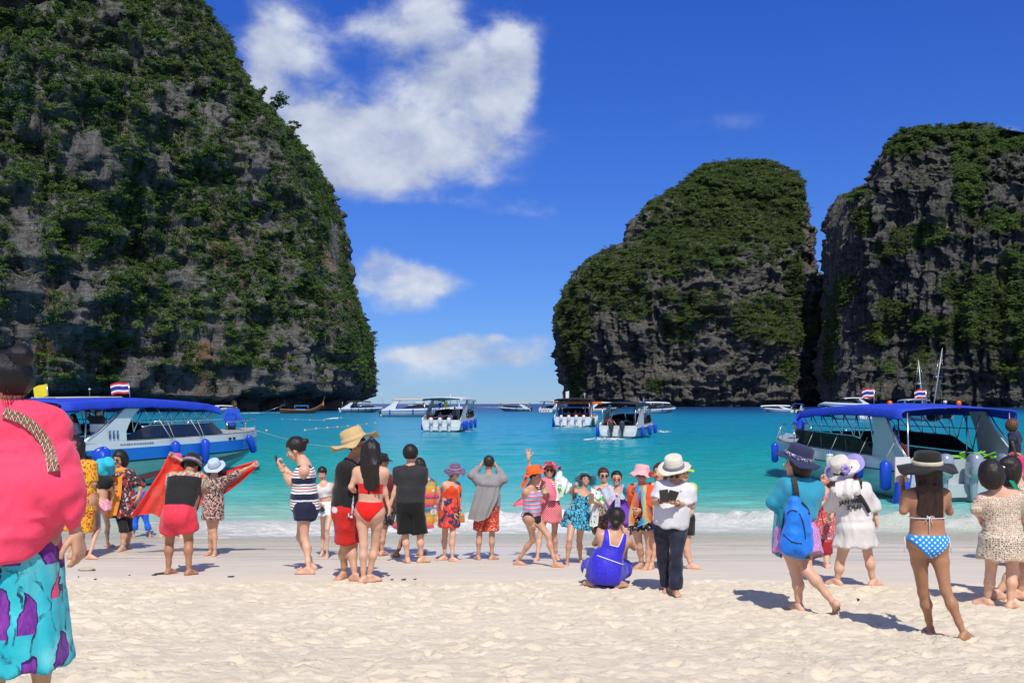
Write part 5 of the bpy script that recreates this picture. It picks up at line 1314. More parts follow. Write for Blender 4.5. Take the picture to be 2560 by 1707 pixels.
def bag(c, w_, h_, dpt, mat, label, name='handbag', strap=None, n=None, tilt=0.0):
    m = MB(); R = Matrix.Rotation(tilt, 3, 'Y'); c = Vector(tuple(c)); V = []
    prof = [(.80, -.5), (.98, -.44), (1.0, -.1), (.90, .3), (.78, .5), (.70, .5)]
    for (k_, zz) in prof:
        for i in range(20):
            t = 2 * pi * i / 20; ct, st_ = cos(t), sin(t); ex = .55
            V.append(c + R @ Vector((w_ / 2 * k_ * abs(ct) ** ex * (1 if ct > 0 else -1), dpt / 2 * k_ * abs(st_) ** ex * (1 if st_ > 0 else -1), zz * h_)))
    Fc = [(i * 20 + k_, i * 20 + (k_ + 1) % 20, (i + 1) * 20 + (k_ + 1) % 20, (i + 1) * 20 + k_) for i in range(5) for k_ in range(20)] + [tuple(range(19, -1, -1)), tuple(range(100, 120))]
    m.add(V, Fc); o = wthing(m, name, mat, label, 'bag')
    if strap: 
        q = MB().tube(strap, .008, 6); wpart(q, 'strap', mat, o)
    return o
q = lambda cr, x, y, Y: at(cr[0] + x / cr[2], cr[1] + y / cr[2], Y)
bag(q(C4, 885, 965, p.Y - .16), .085, .13, .06, M('tan_leather', (.42, .18, .04), .45, var=.2), 'tan leather bag hanging beside the orange dress', strap=[q(C4, 845, 640, p.Y - .22), q(C4, 862, 780, p.Y - .23), q(C4, 870, 900, p.Y - .17)])
# 16 grey coat
p = Fig('man with cropped hair in a long grey shirt and red flower shorts photographing the sea', C4, (1165, 405), (1162, 520), (1150, 850), (1065, 1150, .0), (1195, 1150, .0), yaw=180, aA=(1055, 1402), aB=(1195, 1402), eA=(985, 530, -.05), wA=(1078, 430, .18), eB=(1318, 570, -.05), wB=(1245, 440, .18), tone='mid', sex='m', toesA=205, toesB=135, girth=.98, group=GRP, handA=dict(d=(.4, .4, .7), n=(1, 0, -.2), curl=.6), handB=dict(d=(-.4, .4, .7), n=(-1, 0, -.2), curl=.6))
p.body(); p.hair('short', hair_mat('hair_cropped', (.02, .016, .013)), vol=.97)
GC = flat('grey_linen', (.27, .265, .265)); p.garment('shirt', GC, .1, .95, .022, sl=1.75, slinf=.03, skirt=dict(z=.12, t=.5, rt=(.155, .12), rb=(.20, .16), n=5, a=.03))
m = sheet(C4, [[(1040, 620, p.Y - .14), (1150, 640, p.Y - .17), (1270, 640, p.Y - .12)], [(1010, 760, p.Y - .15), (1140, 780, p.Y - .2), (1255, 750, p.Y - .16)], [(975, 880, p.Y - .15), (1110, 880, p.Y - .22), (1215, 840, p.Y - .18)], [(945, 975, p.Y - .12), (1060, 1000, p.Y - .22), (1160, 960, p.Y - .2)]], wave=.02, nw=3); wpart(m, 'shirt_tail', GC, p.root)
p.garment('shorts', floral('red_flower_shorts', (.62, .03, .02), [(.60, .45, .30), (.03, .10, .03)], 34, .42), -.14, .14, .024, legs=.82, leginf=.032)
# 17 orange hat
p = Fig('woman in a bright orange hat and pink and blue ruffled swimsuit stepping forward', C5, (362, 420), (300, 525), (325, 895), (335, 1150, .0), (515, 1110, .0), yaw=62, face=70, aA=(150, 1442), aB=(592, 1468), eA=(262, 745, -.05), wA=(315, 940, -.08), eB=(400, 640, .1), wB=(430, 560, .1), tone='mid', toesA=75, toesB=72, girth=.98, group=GRP, tilt=(10, 0))
p.body(); p.hair('short'); OH = flat('orange_hat', (.82, .13, .02)); p.hat(OH, crown=.108, ch=.115, brim=.18, wav=.012, tilt=(-24, -4), up=.05, droop=.01, band=OH, off=(0, -.03))
p.garment('swim_top', stripes('pink_ruffle', .055, [(0, (.55, .18, .26)), (.35, (.70, .55, .60)), (.55, (.12, .38, .62)), (.8, (.62, .25, .34))]), .06, .74, .016, fold_a=.010, strap=.12); p.bikini('swim_briefs', flat('black', BLACK))
m = sheet(C5, [[(185, 520, p.Y - .02), (215, 560, p.Y - .06)], [(230, 440, p.Y - .03), (255, 490, p.Y - .1)], [(250, 410, p.Y), (275, 450, p.Y - .12)]], wave=.01, nw=2); wpart(m, 'hat_ribbon', OH, p.root)
# 18 waving, red polka dress
p = Fig('woman waving one arm in a red ruffled hat and red polka dot dress', C5, (528, 350), (505, 462), (540, 810), (410, 1100, .05), (580, 1080, .0), yaw=5, face=-6, aA=(385, 1392), aB=(602, 1372), eA=(300, 345, .05), wA=(284, 205, .0), eB=(585, 625, -.06), wB=(505, 600, -.25), tone='fair', mouth=True, toesA=-25, toesB=20, group=GRP, handA=dict(d=(-.05, 0, 1), n=(.1, -1, 0), curl=.08, spread=.5, thumb=(1, 0, 0)), handB=dict(curl=.8))
p.body(); p.hair('bob', hair_mat('hair_brown', (.035, .015, .010))); p.glasses(); p.hat(batik('red_hat', [(.3, (.20, .02, .04)), (.52, (.40, .04, .08)), (.62, (.70, .35, .4))], 12), crown=.10, ch=.09, brim=.175, wav=.035, nw=5, up=.05, tilt=(-8, 3), droop=.0)
p.garment('sleeves', stripes('red_white', .03, [(0, (.65, .04, .06)), (.5, (.75, .70, .70))]), .62, .94, .012, sl=.5); p.garment('dress', polka('red_polka', (.62, .03, .05), (.80, .74, .74), 30, .27), .0, .70, .014, skirt=dict(z=.44, rb=(.225, .18), n=7, a=.04))
m = sheet(C5, [[(420, 430, p.Y - .16), (500, 430, p.Y - .15)], [(470, 520, p.Y - .22), (560, 520, p.Y - .2)], [(520, 620, p.Y - .24), (600, 600, p.Y - .2)], [(510, 690, p.Y - .22), (600, 690, p.Y - .2)]], wave=.012, nw=2)
m2 = sheet(C5, [[(225, 640, p.Y + .3), (230, 760, p.Y + .3)], [(160, 690, p.Y + .3), (190, 760, p.Y + .3)], [(100, 750, p.Y + .3), (105, 762, p.Y + .3)]], wave=.012, nw=2)
for m_ in (m, m2): wpart(m_, 'pink_scarf', cloth('cloth_pink_scarf', lambda T, v: (.82, .20, .28), .8), p.root)
pc, d, n, a = p.palm('B'); phone_at(pc + A3(-.02, -.01, .05), A3(-.2, 0, 1), A3(0, -1, .1), 'gold phone held by the woman in the red polka dot dress', .075, .145, col=(.45, .36, .2), screen=M('gold_back', (.5, .42, .25), .3))
GS = floral('green_scarf', (.74, .76, .76), [(.04, .35, .06), (.10, .45, .12)], 8, .36, .12)
m = sheet(C5, [[(590, 420, p.Y - .1), (640, 345, p.Y - .08), (700, 430, p.Y - .05), (780, 500, p.Y)], [(590, 560, p.Y - .12), (650, 540, p.Y - .12), (700, 540, p.Y - .08), (760, 540, p.Y - .02)], [(590, 700, p.Y - .12), (630, 690, p.Y - .12), (670, 650, p.Y - .08), (740, 590, p.Y - .04)]], wave=.02, nw=3)
wthing(m, 'white_scarf', GS, 'white scarf with green leaves between the polka dot and honeycomb dresses', 'scarf')
# 19 blue hexagon dress
p = Fig('stout smiling woman in a turquoise honeycomb print dress and floppy blue sun hat', C5, (942, 455), (925, 572), (850, 860), (755, 1150, -.12), (868, 1160, .1), yaw=-4, face=4, aA=(728, 1445), aB=(882, 1412), eA=(772, 600, -.02), wA=(812, 530, -.14), eB=(1110, 740, -.05), wB=(1025, 710, -.26), tone='mid', girth=1.34, mouth=True, toesA=-5, toesB=10, group=GRP, tilt=(-4, 4), handB=dict(curl=.9), handA=dict(curl=.9))
p.body(); p.hair('short', hair_mat('hair_brown', (.035, .015, .010)), vol=1.1); p.hat(flat('teal_hat', (.10, .42, .56)), crown=.10, ch=.07, brim=.20, wav=.03, nw=4, tilt=(-38, 4), up=.02, droop=.02, off=(0, -.05))
p.garment('dress', cells('blue_hex', (.03, .022, .02), (.04, .42, .66), (.08, .50, .72), 21), .0, .74, .014, skirt=dict(z=.50, rb=(.31, .24), rt=(.17, .15), n=8, a=.06), strap=.14)
m = sheet(C5, [[(1000, 540, p.Y - .12), (1060, 560, p.Y - .1), (1120, 620, p.Y)], [(1000, 700, p.Y - .16), (1060, 690, p.Y - .12), (1140, 700, p.Y - .02)], [(990, 850, p.Y - .14), (1040, 850, p.Y - .12), (1090, 800, p.Y - .05)], [(985, 985, p.Y - .12), (1040, 1000, p.Y - .1), (1085, 960, p.Y - .05)]], wave=.02, nw=3); wpart(m, 'scarf', GS, p.root)
pc, d, n, a = p.palm('B'); phone_at(pc + A3(0, -.02, .04), A3(0, 0, 1), A3(-.3, 1, .1), 'brown phone held by the woman in the honeycomb dress', .07, .14, col=(.30, .16, .10))
# 20 sunglasses, dark floral
p = Fig('smiling woman with short brown hair and sunglasses behind the pink and blue shawl', C5, (1148, 410), (1165, 520), (1150, 860), None, None, yaw=6, face=6, Y=15.9, aA=(1120, 1405), aB=(1215, 1405), eA=(1060, 640, .1), wA=(1000, 640, .05), tone='fair', mouth=True, girth=1.1, group=GRP)
p.body(); p.hair('short', hair_mat('hair_brown', (.035, .015, .010)), vol=1.08); p.glasses(); p.garment('dress', floral('small_floral', (.05, .05, .04), [(.45, .08, .06), (.5, .45, .35), (.1, .2, .08)], 26), .0, .84, .014, skirt=dict(z=.7, rb=(.22, .18)), strap=.1)
# 21 pink and blue shawl, purple dress
p = Fig('laughing woman in amber glasses with pink and blue shawl over purple dress', C6, (398, 378), (415, 480), (440, 780), None, None, yaw=8, face=-4, Y=15.2, aA=(400, 1230), aB=(480, 1230), eA=(265, 560, -.02), wA=(230, 640, -.1), eB=(560, 560, .02), wB=(520, 455, -.1), tone='fair', mouth=True, girth=1.08, group=GRP, handB=dict(d=(-.2, -.2, -.9), curl=.9))
p.body(); p.hair('short'); p.glasses(M('amber_lens', (.35, .10, .03), .12), r=.022); p.garment('dress', flat('purple', (.16, .04, .42)), .0, .80, .016, skirt=dict(z=.5, rb=(.21, .18)), strap=.1)
SW = batik('pink_blue_shawl', [(.30, (.65, .06, .22)), (.42, (.62, .30, .42)), (.5, (.45, .60, .66)), (.62, (.25, .42, .55)), (.75, (.65, .2, .35))], 9, 1.5, 4, (1, 1, 2.2))
Yp = p.Y - .15
m = sheet(C6, [[(345, 430, Yp + .06), (300, 450, Yp + .05), (240, 480, Yp + .05), (215, 490, Yp + .2)], [(375, 500, Yp), (320, 540, Yp - .02), (265, 570, Yp), (225, 560, Yp + .1)], [(395, 560, Yp - .05), (355, 610, Yp - .06), (320, 660, Yp - .02), (300, 700, Yp + .03)]], wave=.01, nw=3)
for rows in ([[(455, 425, Yp + .05), (520, 470, Yp + .03), (570, 540, Yp + .03)], [(430, 500, Yp), (490, 530, Yp), (555, 600, Yp)], [(405, 560, Yp - .05), (450, 580, Yp - .03), (480, 580, Yp)]], [[(385, 555, Yp - .05), (430, 555, Yp - .05)], [(380, 620, Yp - .06), (435, 620, Yp - .06)], [(375, 690, Yp - .05), (430, 690, Yp - .05)]]):
    m2 = sheet(C6, rows, wave=.008, nw=2); m.add(m2.V, m2.F)
wpart(m, 'shawl', SW, p.root)
m = MB(); rs = random.Random(4)
for i in range(6):
    c = q(C6, 515 + rs.uniform(-32, 32), 488 + rs.uniform(-22, 26), p.Y - .18 + rs.uniform(-.03, .03)); m.lathe([(.003, -.045), (.035, -.032), (.048, 0), (.034, .034), (.003, .045)], 10, c, None, lambda i_, t: (.006 * sin(3 * t), 0))
wthing(m, 'teal_cloth', flat('teal_cloth', (.01, .30, .38)), 'bunched teal cloth under the hand between the shawl and the pink hat', 'cloth')
# 22 pink hat, orange sleeves
p = Fig('woman in a pale pink hat, blue mirrored sunglasses, orange jacket and rainbow scarf', C6, (645, 345), (655, 440), (640, 800), (625, 1050, -.02), (718, 1045, .03), yaw=-12, face=-10, aA=(645, 1258), aB=(700, 1268), eA=(545, 600, .0), wA=(560, 500, -.1), eB=(735, 610, -.06), wB=(632, 685, -.2), tone='mid', toesA=-60, toesB=-30, group=GRP, handB=dict(curl=1.1), mouth=True)
p.body(); p.hair('short'); p.glasses(M('blue_lens', (.02, .12, .40), .08)); PH = flat('pale_pink', (.72, .40, .42)); p.hat(PH, crown=.102, ch=.10, brim=.155, wav=.012, up=.045, tilt=(-4, 6), droop=.045)
m = MB(); c0 = q(C6, 735, 328, p.Y - .12)
for i in range(7): a = i * .9; m.lathe([(.002, -.015), (.017, -.008), (.018, .008), (.002, .015)], 8, c0 + A3(.02 * cos(a), -.005, .02 * sin(a)) * (i > 0))
wpart(m, 'hat_flower', flat('flower_red', (.55, .03, .05)), p.root)
p.garment('jacket', flat('orange_jacket', (.78, .09, .03)), .15, .92, .022, sl=1.8, slinf=.022); p.garment('skirt', floral('black_white_floral', BLACK, [(.55, .52, .5), (.3, .28, .3)], 22, .45), skirt=dict(z=.30, t=.2, rb=(.2, .17), rt=(.14, .12)))
RB_ = cloth('cloth_rainbow', lambda T, v: T.ramp(T.math('FRACT', T.math('ADD', T.math('MULTIPLY', T.sep(v)[0], 5.0), T.math('MULTIPLY', T.noise(v, 4, 3), 1.2))), [(0, (.02, .22, .52)), (.25, (.02, .36, .60)), (.42, (.42, .42, .20)), (.55, (.50, .45, .25)), (.68, (.65, .20, .03)), (.85, (.60, .12, .02)), (1, (.02, .22, .52))]))
Yp = p.Y - .22
m = sheet(C6, [[(600, 430, Yp + .08), (640, 450, Yp + .04)], [(560, 560, Yp), (610, 570, Yp - .02)], [(520, 700, Yp), (590, 700, Yp)], [(515, 840, Yp + .03), (570, 830, Yp + .02)]], wave=.012, nw=2)
m2 = sheet(C6, [[(650, 440, Yp + .04), (720, 420, Yp + .08)], [(630, 560, Yp - .02), (680, 560, Yp)], [(650, 720, Yp - .02), (740, 700, Yp)], [(600, 850, Yp), (735, 800, Yp + .02)]], wave=.012, nw=2); m.add(m2.V, m2.F); wpart(m, 'scarf', RB_, p.root)
# 23 squatting
def squatter():
    p = Fig('woman squatting with her back turned in a royal blue swim dress with white piping', C6, (402, 778, .10), (385, 890, .05), (300, 1290), (130, 1230, .35), (470, 1240, .38), yaw=183, face=165, aA=(150, 1432), aB=(420, 1445), eA=(185, 1010, .25), wA=(330, 900, .40), eB=(572, 1050, .15), wB=(480, 905, .38), tone='mid', girth=1.14, hh=1.0, toesA=215, toesB=130, group=GRP)
    p.body(); p.hair('short', bun=(0, -.095, -.035, .05), vol=1.1)
    Yq = p.Y; S = p.S; w_ = lambda x, y, d=0: at(*p.px((x, y)), Yq + d)
    c = w_(290, 1300, .10)
    def topf(l): return (.66 + .33 * np.clip((np.abs(l) / (.16 * S) - .30) / .25, 0, 1)) * p.TL
    def dress(P):
        d = p.torso(P, .012); u = p.tu(P) * p.TL; l_ = np.abs((P - p.pel) @ p.lat); fw = (P - p.pel) @ p.Fw
        top = topf(l_); d = np.maximum(d, u - top); d = np.maximum(d, l_ - .135 * S)
        e = ell(P, c, None, A3(.225, .26, .24)); e = smin(e, ell(P, w_(290, 1180, .03), None, A3(.160, .14, .16)), .1)
        e = smin(e, cone(P, w_(140, 1250, .28), w_(290, 1280, .1), .11, .14), .08); e = smin(e, cone(P, w_(455, 1255, .28), w_(290, 1280, .1), .11, .14), .08)
        e = e - .010 * fbm(P * np.array([7, 7, 2.2]), 3, .6, True)
        e = np.maximum(e, p.base[2] + .012 - P[:, 2])
        for k_ in 'AB': e = smin(e, p.limb(P, p.legP[k_][:2], .014), .05)
        e = np.maximum(e, p.base[2] + .05 - P[:, 2])
        return smin(d, e, .06)
    V, Q = nets(dress, c - A3(.42, .42, .33), A3(c[0] + .42, c[1] + .5, p.nk[2] + .12), .0155)
    blue = cloth('cloth_royal_blue', lambda T, v: T.mix(T.map(T.noise(v, 60, 3), .35, .65), (.022, .016, .46), (.045, .035, .60)), .55, wr=.6)
    obj('swim_dress', V, Q, blue, p.root, True, True)
    wp = flat('white_piping', (.75, .75, .8)); m = MB()
    def back(l, u, infl=.012):
        P = p.pel + p.up * u + p.lat * l - p.Fw * np.linspace(.35, -.05, 300)[:, None]; D = dress(P); jj = int(np.argmax(D < .004)) if (D < .004).any() else int(np.argmin(D)); return P[jj] - p.Fw * .002
    ls = np.linspace(-.095, .095, 25) * S
    m.tube([back(l, float(topf(l)) - .006) for l in ls], .006, 6); wpart(m, 'piping', wp, p.root); m = MB()
    m.tube([back(l, .30 * p.TL - l * .12) for l in np.linspace(-.165, .165, 17) * S], .006, 6)
    wpart(m, 'piping', wp, p.root)
    m = MB(); R = Matrix.Rotation(.32, 3, 'Y'); m.box(q(C6, 78, 1310, p.Y + .1), (.035, .01, .13), R); wthing(m, 'phone_case', M('pale_case', (.62, .64, .40), .4), 'pale phone case dangling beside the squatting woman', 'phone case', False)
squatter()
# 25a / 25b people behind the man in white
p = Fig('woman in a blue and violet dress half hidden behind the white t-shirt', C6, (822, 318), (830, 410), (800, 780), (770, 1050), (850, 1060), yaw=-10, face=-30, aA=(742, 1262), aB=(860, 1262), eA=(770, 600), wA=(765, 760), tone='fair', group=GRP)
p.body(); p.hair('bob', hair_mat('hair_brown', (.035, .015, .010))); p.garment('dress', floral('blue_violet', (.12, .20, .55), [(.45, .40, .65), (.05, .1, .4), (.5, .2, .5)], 18), .0, .86, .014, sl=.4, skirt=dict(z=.38, rb=(.2, .17)))
p = Fig('person in a lime green hat and top stepping right behind the white t-shirt', C6, (1045, 325), (1040, 420), (1040, 780), (960, 1060), (1085, 1070), yaw=20, aA=(900, 1262), aB=(1125, 1262), eA=(960, 600), wA=(960, 740), eB=(1125, 600), wB=(1130, 690), tone='fair', toesB=75, toesA=40, group=GRP)
p.body(); p.hair('short'); LG = flat('lime', (.50, .60, .03)); p.hat(LG, crown=.10, ch=.10, brim=.15, wav=.01, up=.05); p.garment('top', LG, .0, .93, .02, sl=.9, slinf=.028); p.garment('shorts', flat('black', BLACK), -.12, .15, .02, legs=.5)
bag(q(C6, 1098, 845, p.Y - .35), .11, .15, .05, M('black_nylon', (.012, .012, .014), .6), 'black shoulder bag hanging behind the man in the white t-shirt')
# 24 white t-shirt, panama hat
p = Fig('man in cream panama hat, white t-shirt and dark jeans reading a tablet', C6, (962, 312), (980, 400), (928, 830), (852, 1130, .03), (985, 1120, -.05), yaw=-6, face=-8, aA=(890, 1490), aB=(978, 1520), eA=(765, 605, -.02), wA=(842, 590, -.22), eB=(1135, 645, -.02), wB=(985, 615, -.22), tone='mid', sex='m', girth=1.05, tilt=(30, 0), toesA=-20, toesB=5, group=GRP, handA=dict(d=(.8, -.4, -.1), n=(0, -.3, 1), curl=.7), handB=dict(d=(-.9, -.3, .1), n=(0, -.3, 1), curl=.7))
p.body(); p.hair('short'); p.glasses(); CR = flat('cream_straw', (.66, .64, .52)); p.hat(CR, crown=.108, ch=.135, brim=.185, wav=.012, nw=2, tilt=(-10, -7), up=.055, dent=True, taper=.88, droop=-.0, band=flat('grey_band', (.20, .19, .26)))
p.garment('t_shirt', flat('white_tee', (.66, .66, .69), wr=.5), .1, .96, .022, sl=.78, slinf=.045, fold_a=.003, skirt=dict(z=.08, t=.5, rt=(.165, .13), rb=(.20, .175), n=5, a=.02))
p.garment('jeans', cloth('cloth_dark_denim', lambda T, v: T.mix(T.map(T.noise(v, 8, 4), .35, .7), (.008, .010, .020), (.022, .028, .055)), .7), -.12, .03, .010, legs=1.95, leginf=.024, fold_a=.008)
m = MB(); R = Matrix.Rotation(.25, 3, 'Y') @ Matrix.Rotation(-.9, 3, 'X'); cpt = q(C6, 945, 545, p.Y - .34); m.box(cpt, (.105, .145, .010), R); tb = wthing(m, 'tablet_case', M('dark_case', (.035, .038, .032), .5), 'dark folding tablet case held by the man in the white t-shirt', 'tablet', False)
m = MB(); R2 = Matrix.Rotation(-.12, 3, 'Y') @ Matrix.Rotation(-1.2, 3, 'X'); m.box(q(C6, 862, 545, p.Y - .34), (.095, .145, .010), R2); wpart(m, 'cover', M('dark_case', (.035, .038, .032), .5), tb, smooth=False)
def anchor():
    m = MB(); c = p.onb(1027, 492, .034, .006); m.tube([c + A3(0, 0, .012), c - A3(0, 0, .012)], .0018, 5); m.tube([c + A3(-.016, 0, -.004), c + A3(0, 0, -.013), c + A3(.016, 0, -.004)], .0018, 5); wpart(m, 'anchor_print', flat('print_navy', (.03, .04, .10)), p.root)
anchor()
for k in 'AB':
    w0 = p.wr[k]; d = nrm(p.wr[k] - p.el[k]); a = nrm(np.cross(d, A3(0, 0, 1))); b = np.cross(d, a); wpart(MB().tube([w0 - d * .02 + (a * cos(t) + b * sin(t)) * .031 for t in np.linspace(0, 2 * pi, 15)], .006, 6, False), 'bracelet', M('dark_beads', (.02, .015, .012), .4), p.root)
# 26 backpack woman
p = Fig('woman in navy hat and sheer turquoise cape walking with a blue backpack', C7, (292, 312), (330, 430), (270, 880), (285, 1185, .0), (368, 1150, -.02), yaw=-158, face=-115, aA=(308, 1468), aB=(575, 1395, -.32), eA=(110, 610, .0), wA=(210, 650, .12), eB=(425, 620, .1), wB=(400, 700, .2), tone='fair', toesA=-165, girth=1.05, group=GRP)
p.body(); p.hair('bob'); NV = flat('navy_felt', (.018, .024, .075)); p.hat(NV, crown=.108, ch=.11, brim=.185, wav=.016, nw=3, tilt=(-20, 4), up=.05, droop=.02, band=floral('paisley_band', (.05, .06, .15), [(.5, .5, .58)], 60, .5))
TC = cloth('cloth_sheer_teal', lambda T, v: (.02, .33, .50), .7, alpha=.86); p.garment('cape', TC, .34, .97, .035, sl=1.2, slinf=.05)
p.garment('dress', floral('violet_lace', (.52, .20, .50), [(.66, .40, .64), (.42, .12, .42)], 50, .5), .0, .8, .012, skirt=dict(z=.44, rb=(.235, .19), n=6, a=.03), fold_a=.004)
m = sheet(C7, [[(120, 640, p.Y - .02), (190, 660, p.Y - .12)], [(125, 760, p.Y), (190, 760, p.Y - .16)], [(105, 900, p.Y), (170, 920, p.Y - .16)], [(92, 1000, p.Y), (165, 1050, p.Y - .14)]], wave=.02, nw=2); wpart(m, 'sheer_wrap', cloth('cloth_sheer_teal2', lambda T, v: (.02, .30, .42), .7, alpha=.7), p.root)
def backpack():
    Yb = p.Y - .27; w_ = lambda x, y, d=0: q(C7, x, y, Yb + d)
    def f(P):
        d = cone(P, w_(270, 610), w_(290, 720), .05, .095); d = smin(d, cone(P, w_(270, 720), w_(250, 940), .085, .10), .05); d = smin(d, cone(P, w_(330, 740), w_(350, 940), .075, .085), .06)
        d = smin(d, cone(P, w_(230, 940), w_(330, 985), .085, .075), .06); return d - .011 * fbm(P * np.array([8, 8, 5]), 3, .55, True)
    V, Q = nets(f, w_(160, 560) - A3(.05, .2, .62), w_(430, 560) + A3(.05, .2, .05), .012); b = V.mean(0)
    o = obj('backpack', V - b, Q, cloth('cloth_backpack_blue', lambda T, v: (.01, .19, .75), .55, wr=.8)); o.location = b; tag(o, 'bright blue backpack with black straps on the turquoise cape', 'backpack')
    bl = M('black_webbing', (.012, .012, .013), .7)
    wpart(p.strap([(262, 420), (275, 470), (285, 530), (290, 590)], .05, .05, .03), 'shoulder_strap', bl, o, smooth=False)
    def onp(x, y):
        oo = A3(0, 0, EYE); dd = nrm(w_(x, y) - oo); P = oo + dd * (np.linspace(Yb - .4, Yb + .3, 400) / dd[1])[:, None]; D = f(P); jj = int(np.argmax(D < 0)) if (D < 0).any() else int(np.argmin(D)); return P[jj] - dd * .003
    for pts in ([(185, 865), (215, 895), (250, 920), (290, 932), (330, 935)], [(215, 700), (235, 678), (262, 672), (290, 685)], [(310, 700), (335, 760), (352, 840), (355, 900)]): wpart(MB().tube([onp(*a) for a in pts], .006, 6), 'zip', bl, o)
    wpart(MB().tube([onp(*a) for a in [(325, 612), (355, 640), (375, 670), (384, 705)]], .014, 6), 'side_strap', bl, o)
    m = MB(); m.tube([w_(370, 1050), w_(372, 960)], [.03, .028], 12); m.tube([w_(372, 960), w_(376, 925), w_(378, 905)], [.028, .012, .011], 12); bo = wthing(m, 'water_bottle', M('green_bottle', (.01, .07, .02), .2), 'dark green bottle in the side pocket of the blue backpack', 'bottle')
backpack()
# 27 between
p = Fig('girl in an orange red floral top leaning her head towards the white and purple hat', C7, (535, 420), (505, 520), (485, 830), (500, 1000), (525, 990), yaw=-20, face=-50, aA=(405, 1080), aB=(520, 1118), eA=(440, 650), wA=(520, 600, -.2), eB=(580, 650), wB=(560, 720), tone='fair', tilt=(-15, 22), group=GRP)
p.body(); p.hair('long', hair_mat('hair_brown', (.035, .015, .010)), length=.12); p.garment('dress', floral('coral_floral', (.62, .06, .05), [(.10, .16, .28), (.65, .25, .15), (.5, .45, .45)], 18, .5), .0, .92, .02, sl=.6, skirt=dict(z=.5, rb=(.2, .17)), slinf=.028)
bag(q(C7, 525, 960, p.Y - .32), .155, .20, .08, M('crimson_leather', (.30, .012, .02), .5), 'crimson shoulder bag behind the white cover-up', strap=[q(C7, 452, 500, p.Y - .25), q(C7, 480, 700, p.Y - .33), q(C7, 525, 900, p.Y - .33)])
# 28 white cover-up
p = Fig('woman in a white hooded cover-up and a hat with lilac brim and flower', C7, (655, 375, .05), (705, 470, .02), (750, 840), (625, 1090, .02), (850, 1040, .02), yaw=180, face=170, aA=(605, 1268), aB=(885, 1272), eA=(560, 620, .15), wA=(540, 690, .3), eB=(895, 620, .02), wB=(908, 725, .02), tone='fair', girth=1.04, tilt=(0, -24), toesA=-140, toesB=120, group=GRP)
p.body(); p.hair('wavy', hair_mat('hair_brown', (.035, .015, .010)), length=.08); 
h_ = p.hat(flat('cream_hat', (.66, .62, .54)), crown=.104, ch=.12, brim=.17, wav=.01, tilt=(-22, 4), up=.045, droop=.02)
h2 = MB().lathe([(.11, -.02), (.18, -.015), (.235, .002), (.235, -.002), (.18, -.02)], 40, p.hato + A3(.03, -.0, .01), p.hatR, lambda i, t: (0, .02 * sin(3 * t) * (i > 0))); wpart(h2, 'lilac_brim', cloth('cloth_lilac', lambda T, v: (.42, .34, .72), .7, alpha=.75), p.root)
m = MB(); c0 = q(C7, 665, 352, p.Y - .14)
for i in range(9): a = i * .78; m.lathe([(.002, -.02), (.024, -.01), (.026, .01), (.002, .02)], 8, c0 + A3(.036 * cos(a), -.02, .034 * sin(a)) * (i > 0), Matrix.Rotation(a, 3, 'Y'))
wpart(m, 'hat_flower', flat('lilac', (.52, .26, .62)), p.root)
WC = cloth('cloth_white_nylon', lambda T, v: T.mix(T.noise(v, 4, 3), (.66, .63, .60), (.74, .72, .70)), .5, alpha=.93, wr=1.3)
p.garment('cover_up', WC, .0, .97, .035, sl=1.6, slinf=.045, skirt=dict(z=.50, rb=(.245, .20), rt=(.16, .13), rm=(.20, .17), n=7, a=.04), fold_a=.006)
m = sheet(C7, [[(590, 460, p.Y - .16), (680, 430, p.Y - .18), (770, 440, p.Y - .15)], [(600, 540, p.Y - .20), (690, 540, p.Y - .25), (775, 510, p.Y - .2)], [(655, 570, p.Y - .19), (700, 578, p.Y - .22), (755, 552, p.Y - .19)]], wave=.02, nw=2, th=.02); wpart(m, 'hood', WC, p.root)
wthing(p.strap([(690, 450), (725, 490), (760, 535), (795, 580), (830, 635), (858, 690)], .045, .055, .03), 'sling_strap', flat('dark_strap', (.025, .02, .02)), 'dark strap slung diagonally across the white cover-up', 'strap')
def text(s_, size, loc, rot, mat, parent, name='lettering', ext=.001, world_root=None, sx=1.0):
    cu = bpy.data.curves.new(name, 'FONT'); cu.body = s_; cu.size = size; cu.extrude = ext; cu.align_x = 'CENTER'; cu.resolution_u = 2
    o = bpy.data.objects.new(name, cu); COL.objects.link(o)
    dg = bpy.context.evaluated_depsgraph_get(); me = bpy.data.meshes.new_from_object(o.evaluated_get(dg)); bpy.data.objects.remove(o)
    me.transform(Matrix.LocRotScale(Vector(loc), rot, Vector((sx, 1, 1)))); me.materials.clear(); me.materials.append(mat)
    o = bpy.data.objects.new(name, me); COL.objects.link(o); o.parent = parent; return o
from mathutils import Euler
tx = flat('print_black', (.03, .03, .035))
for s_, x, y in (('JAN WIST', 722, 622), ('.EVEN', 735, 664)):
    c = p.onb(x, y, .045, .012); text(s_, .068, Vector(tuple(c)) - Vector(parent_loc(p.root)), Euler((pi / 2 + .1, -.12, 0)), tx, p.root, 'back_print', ext=.012)
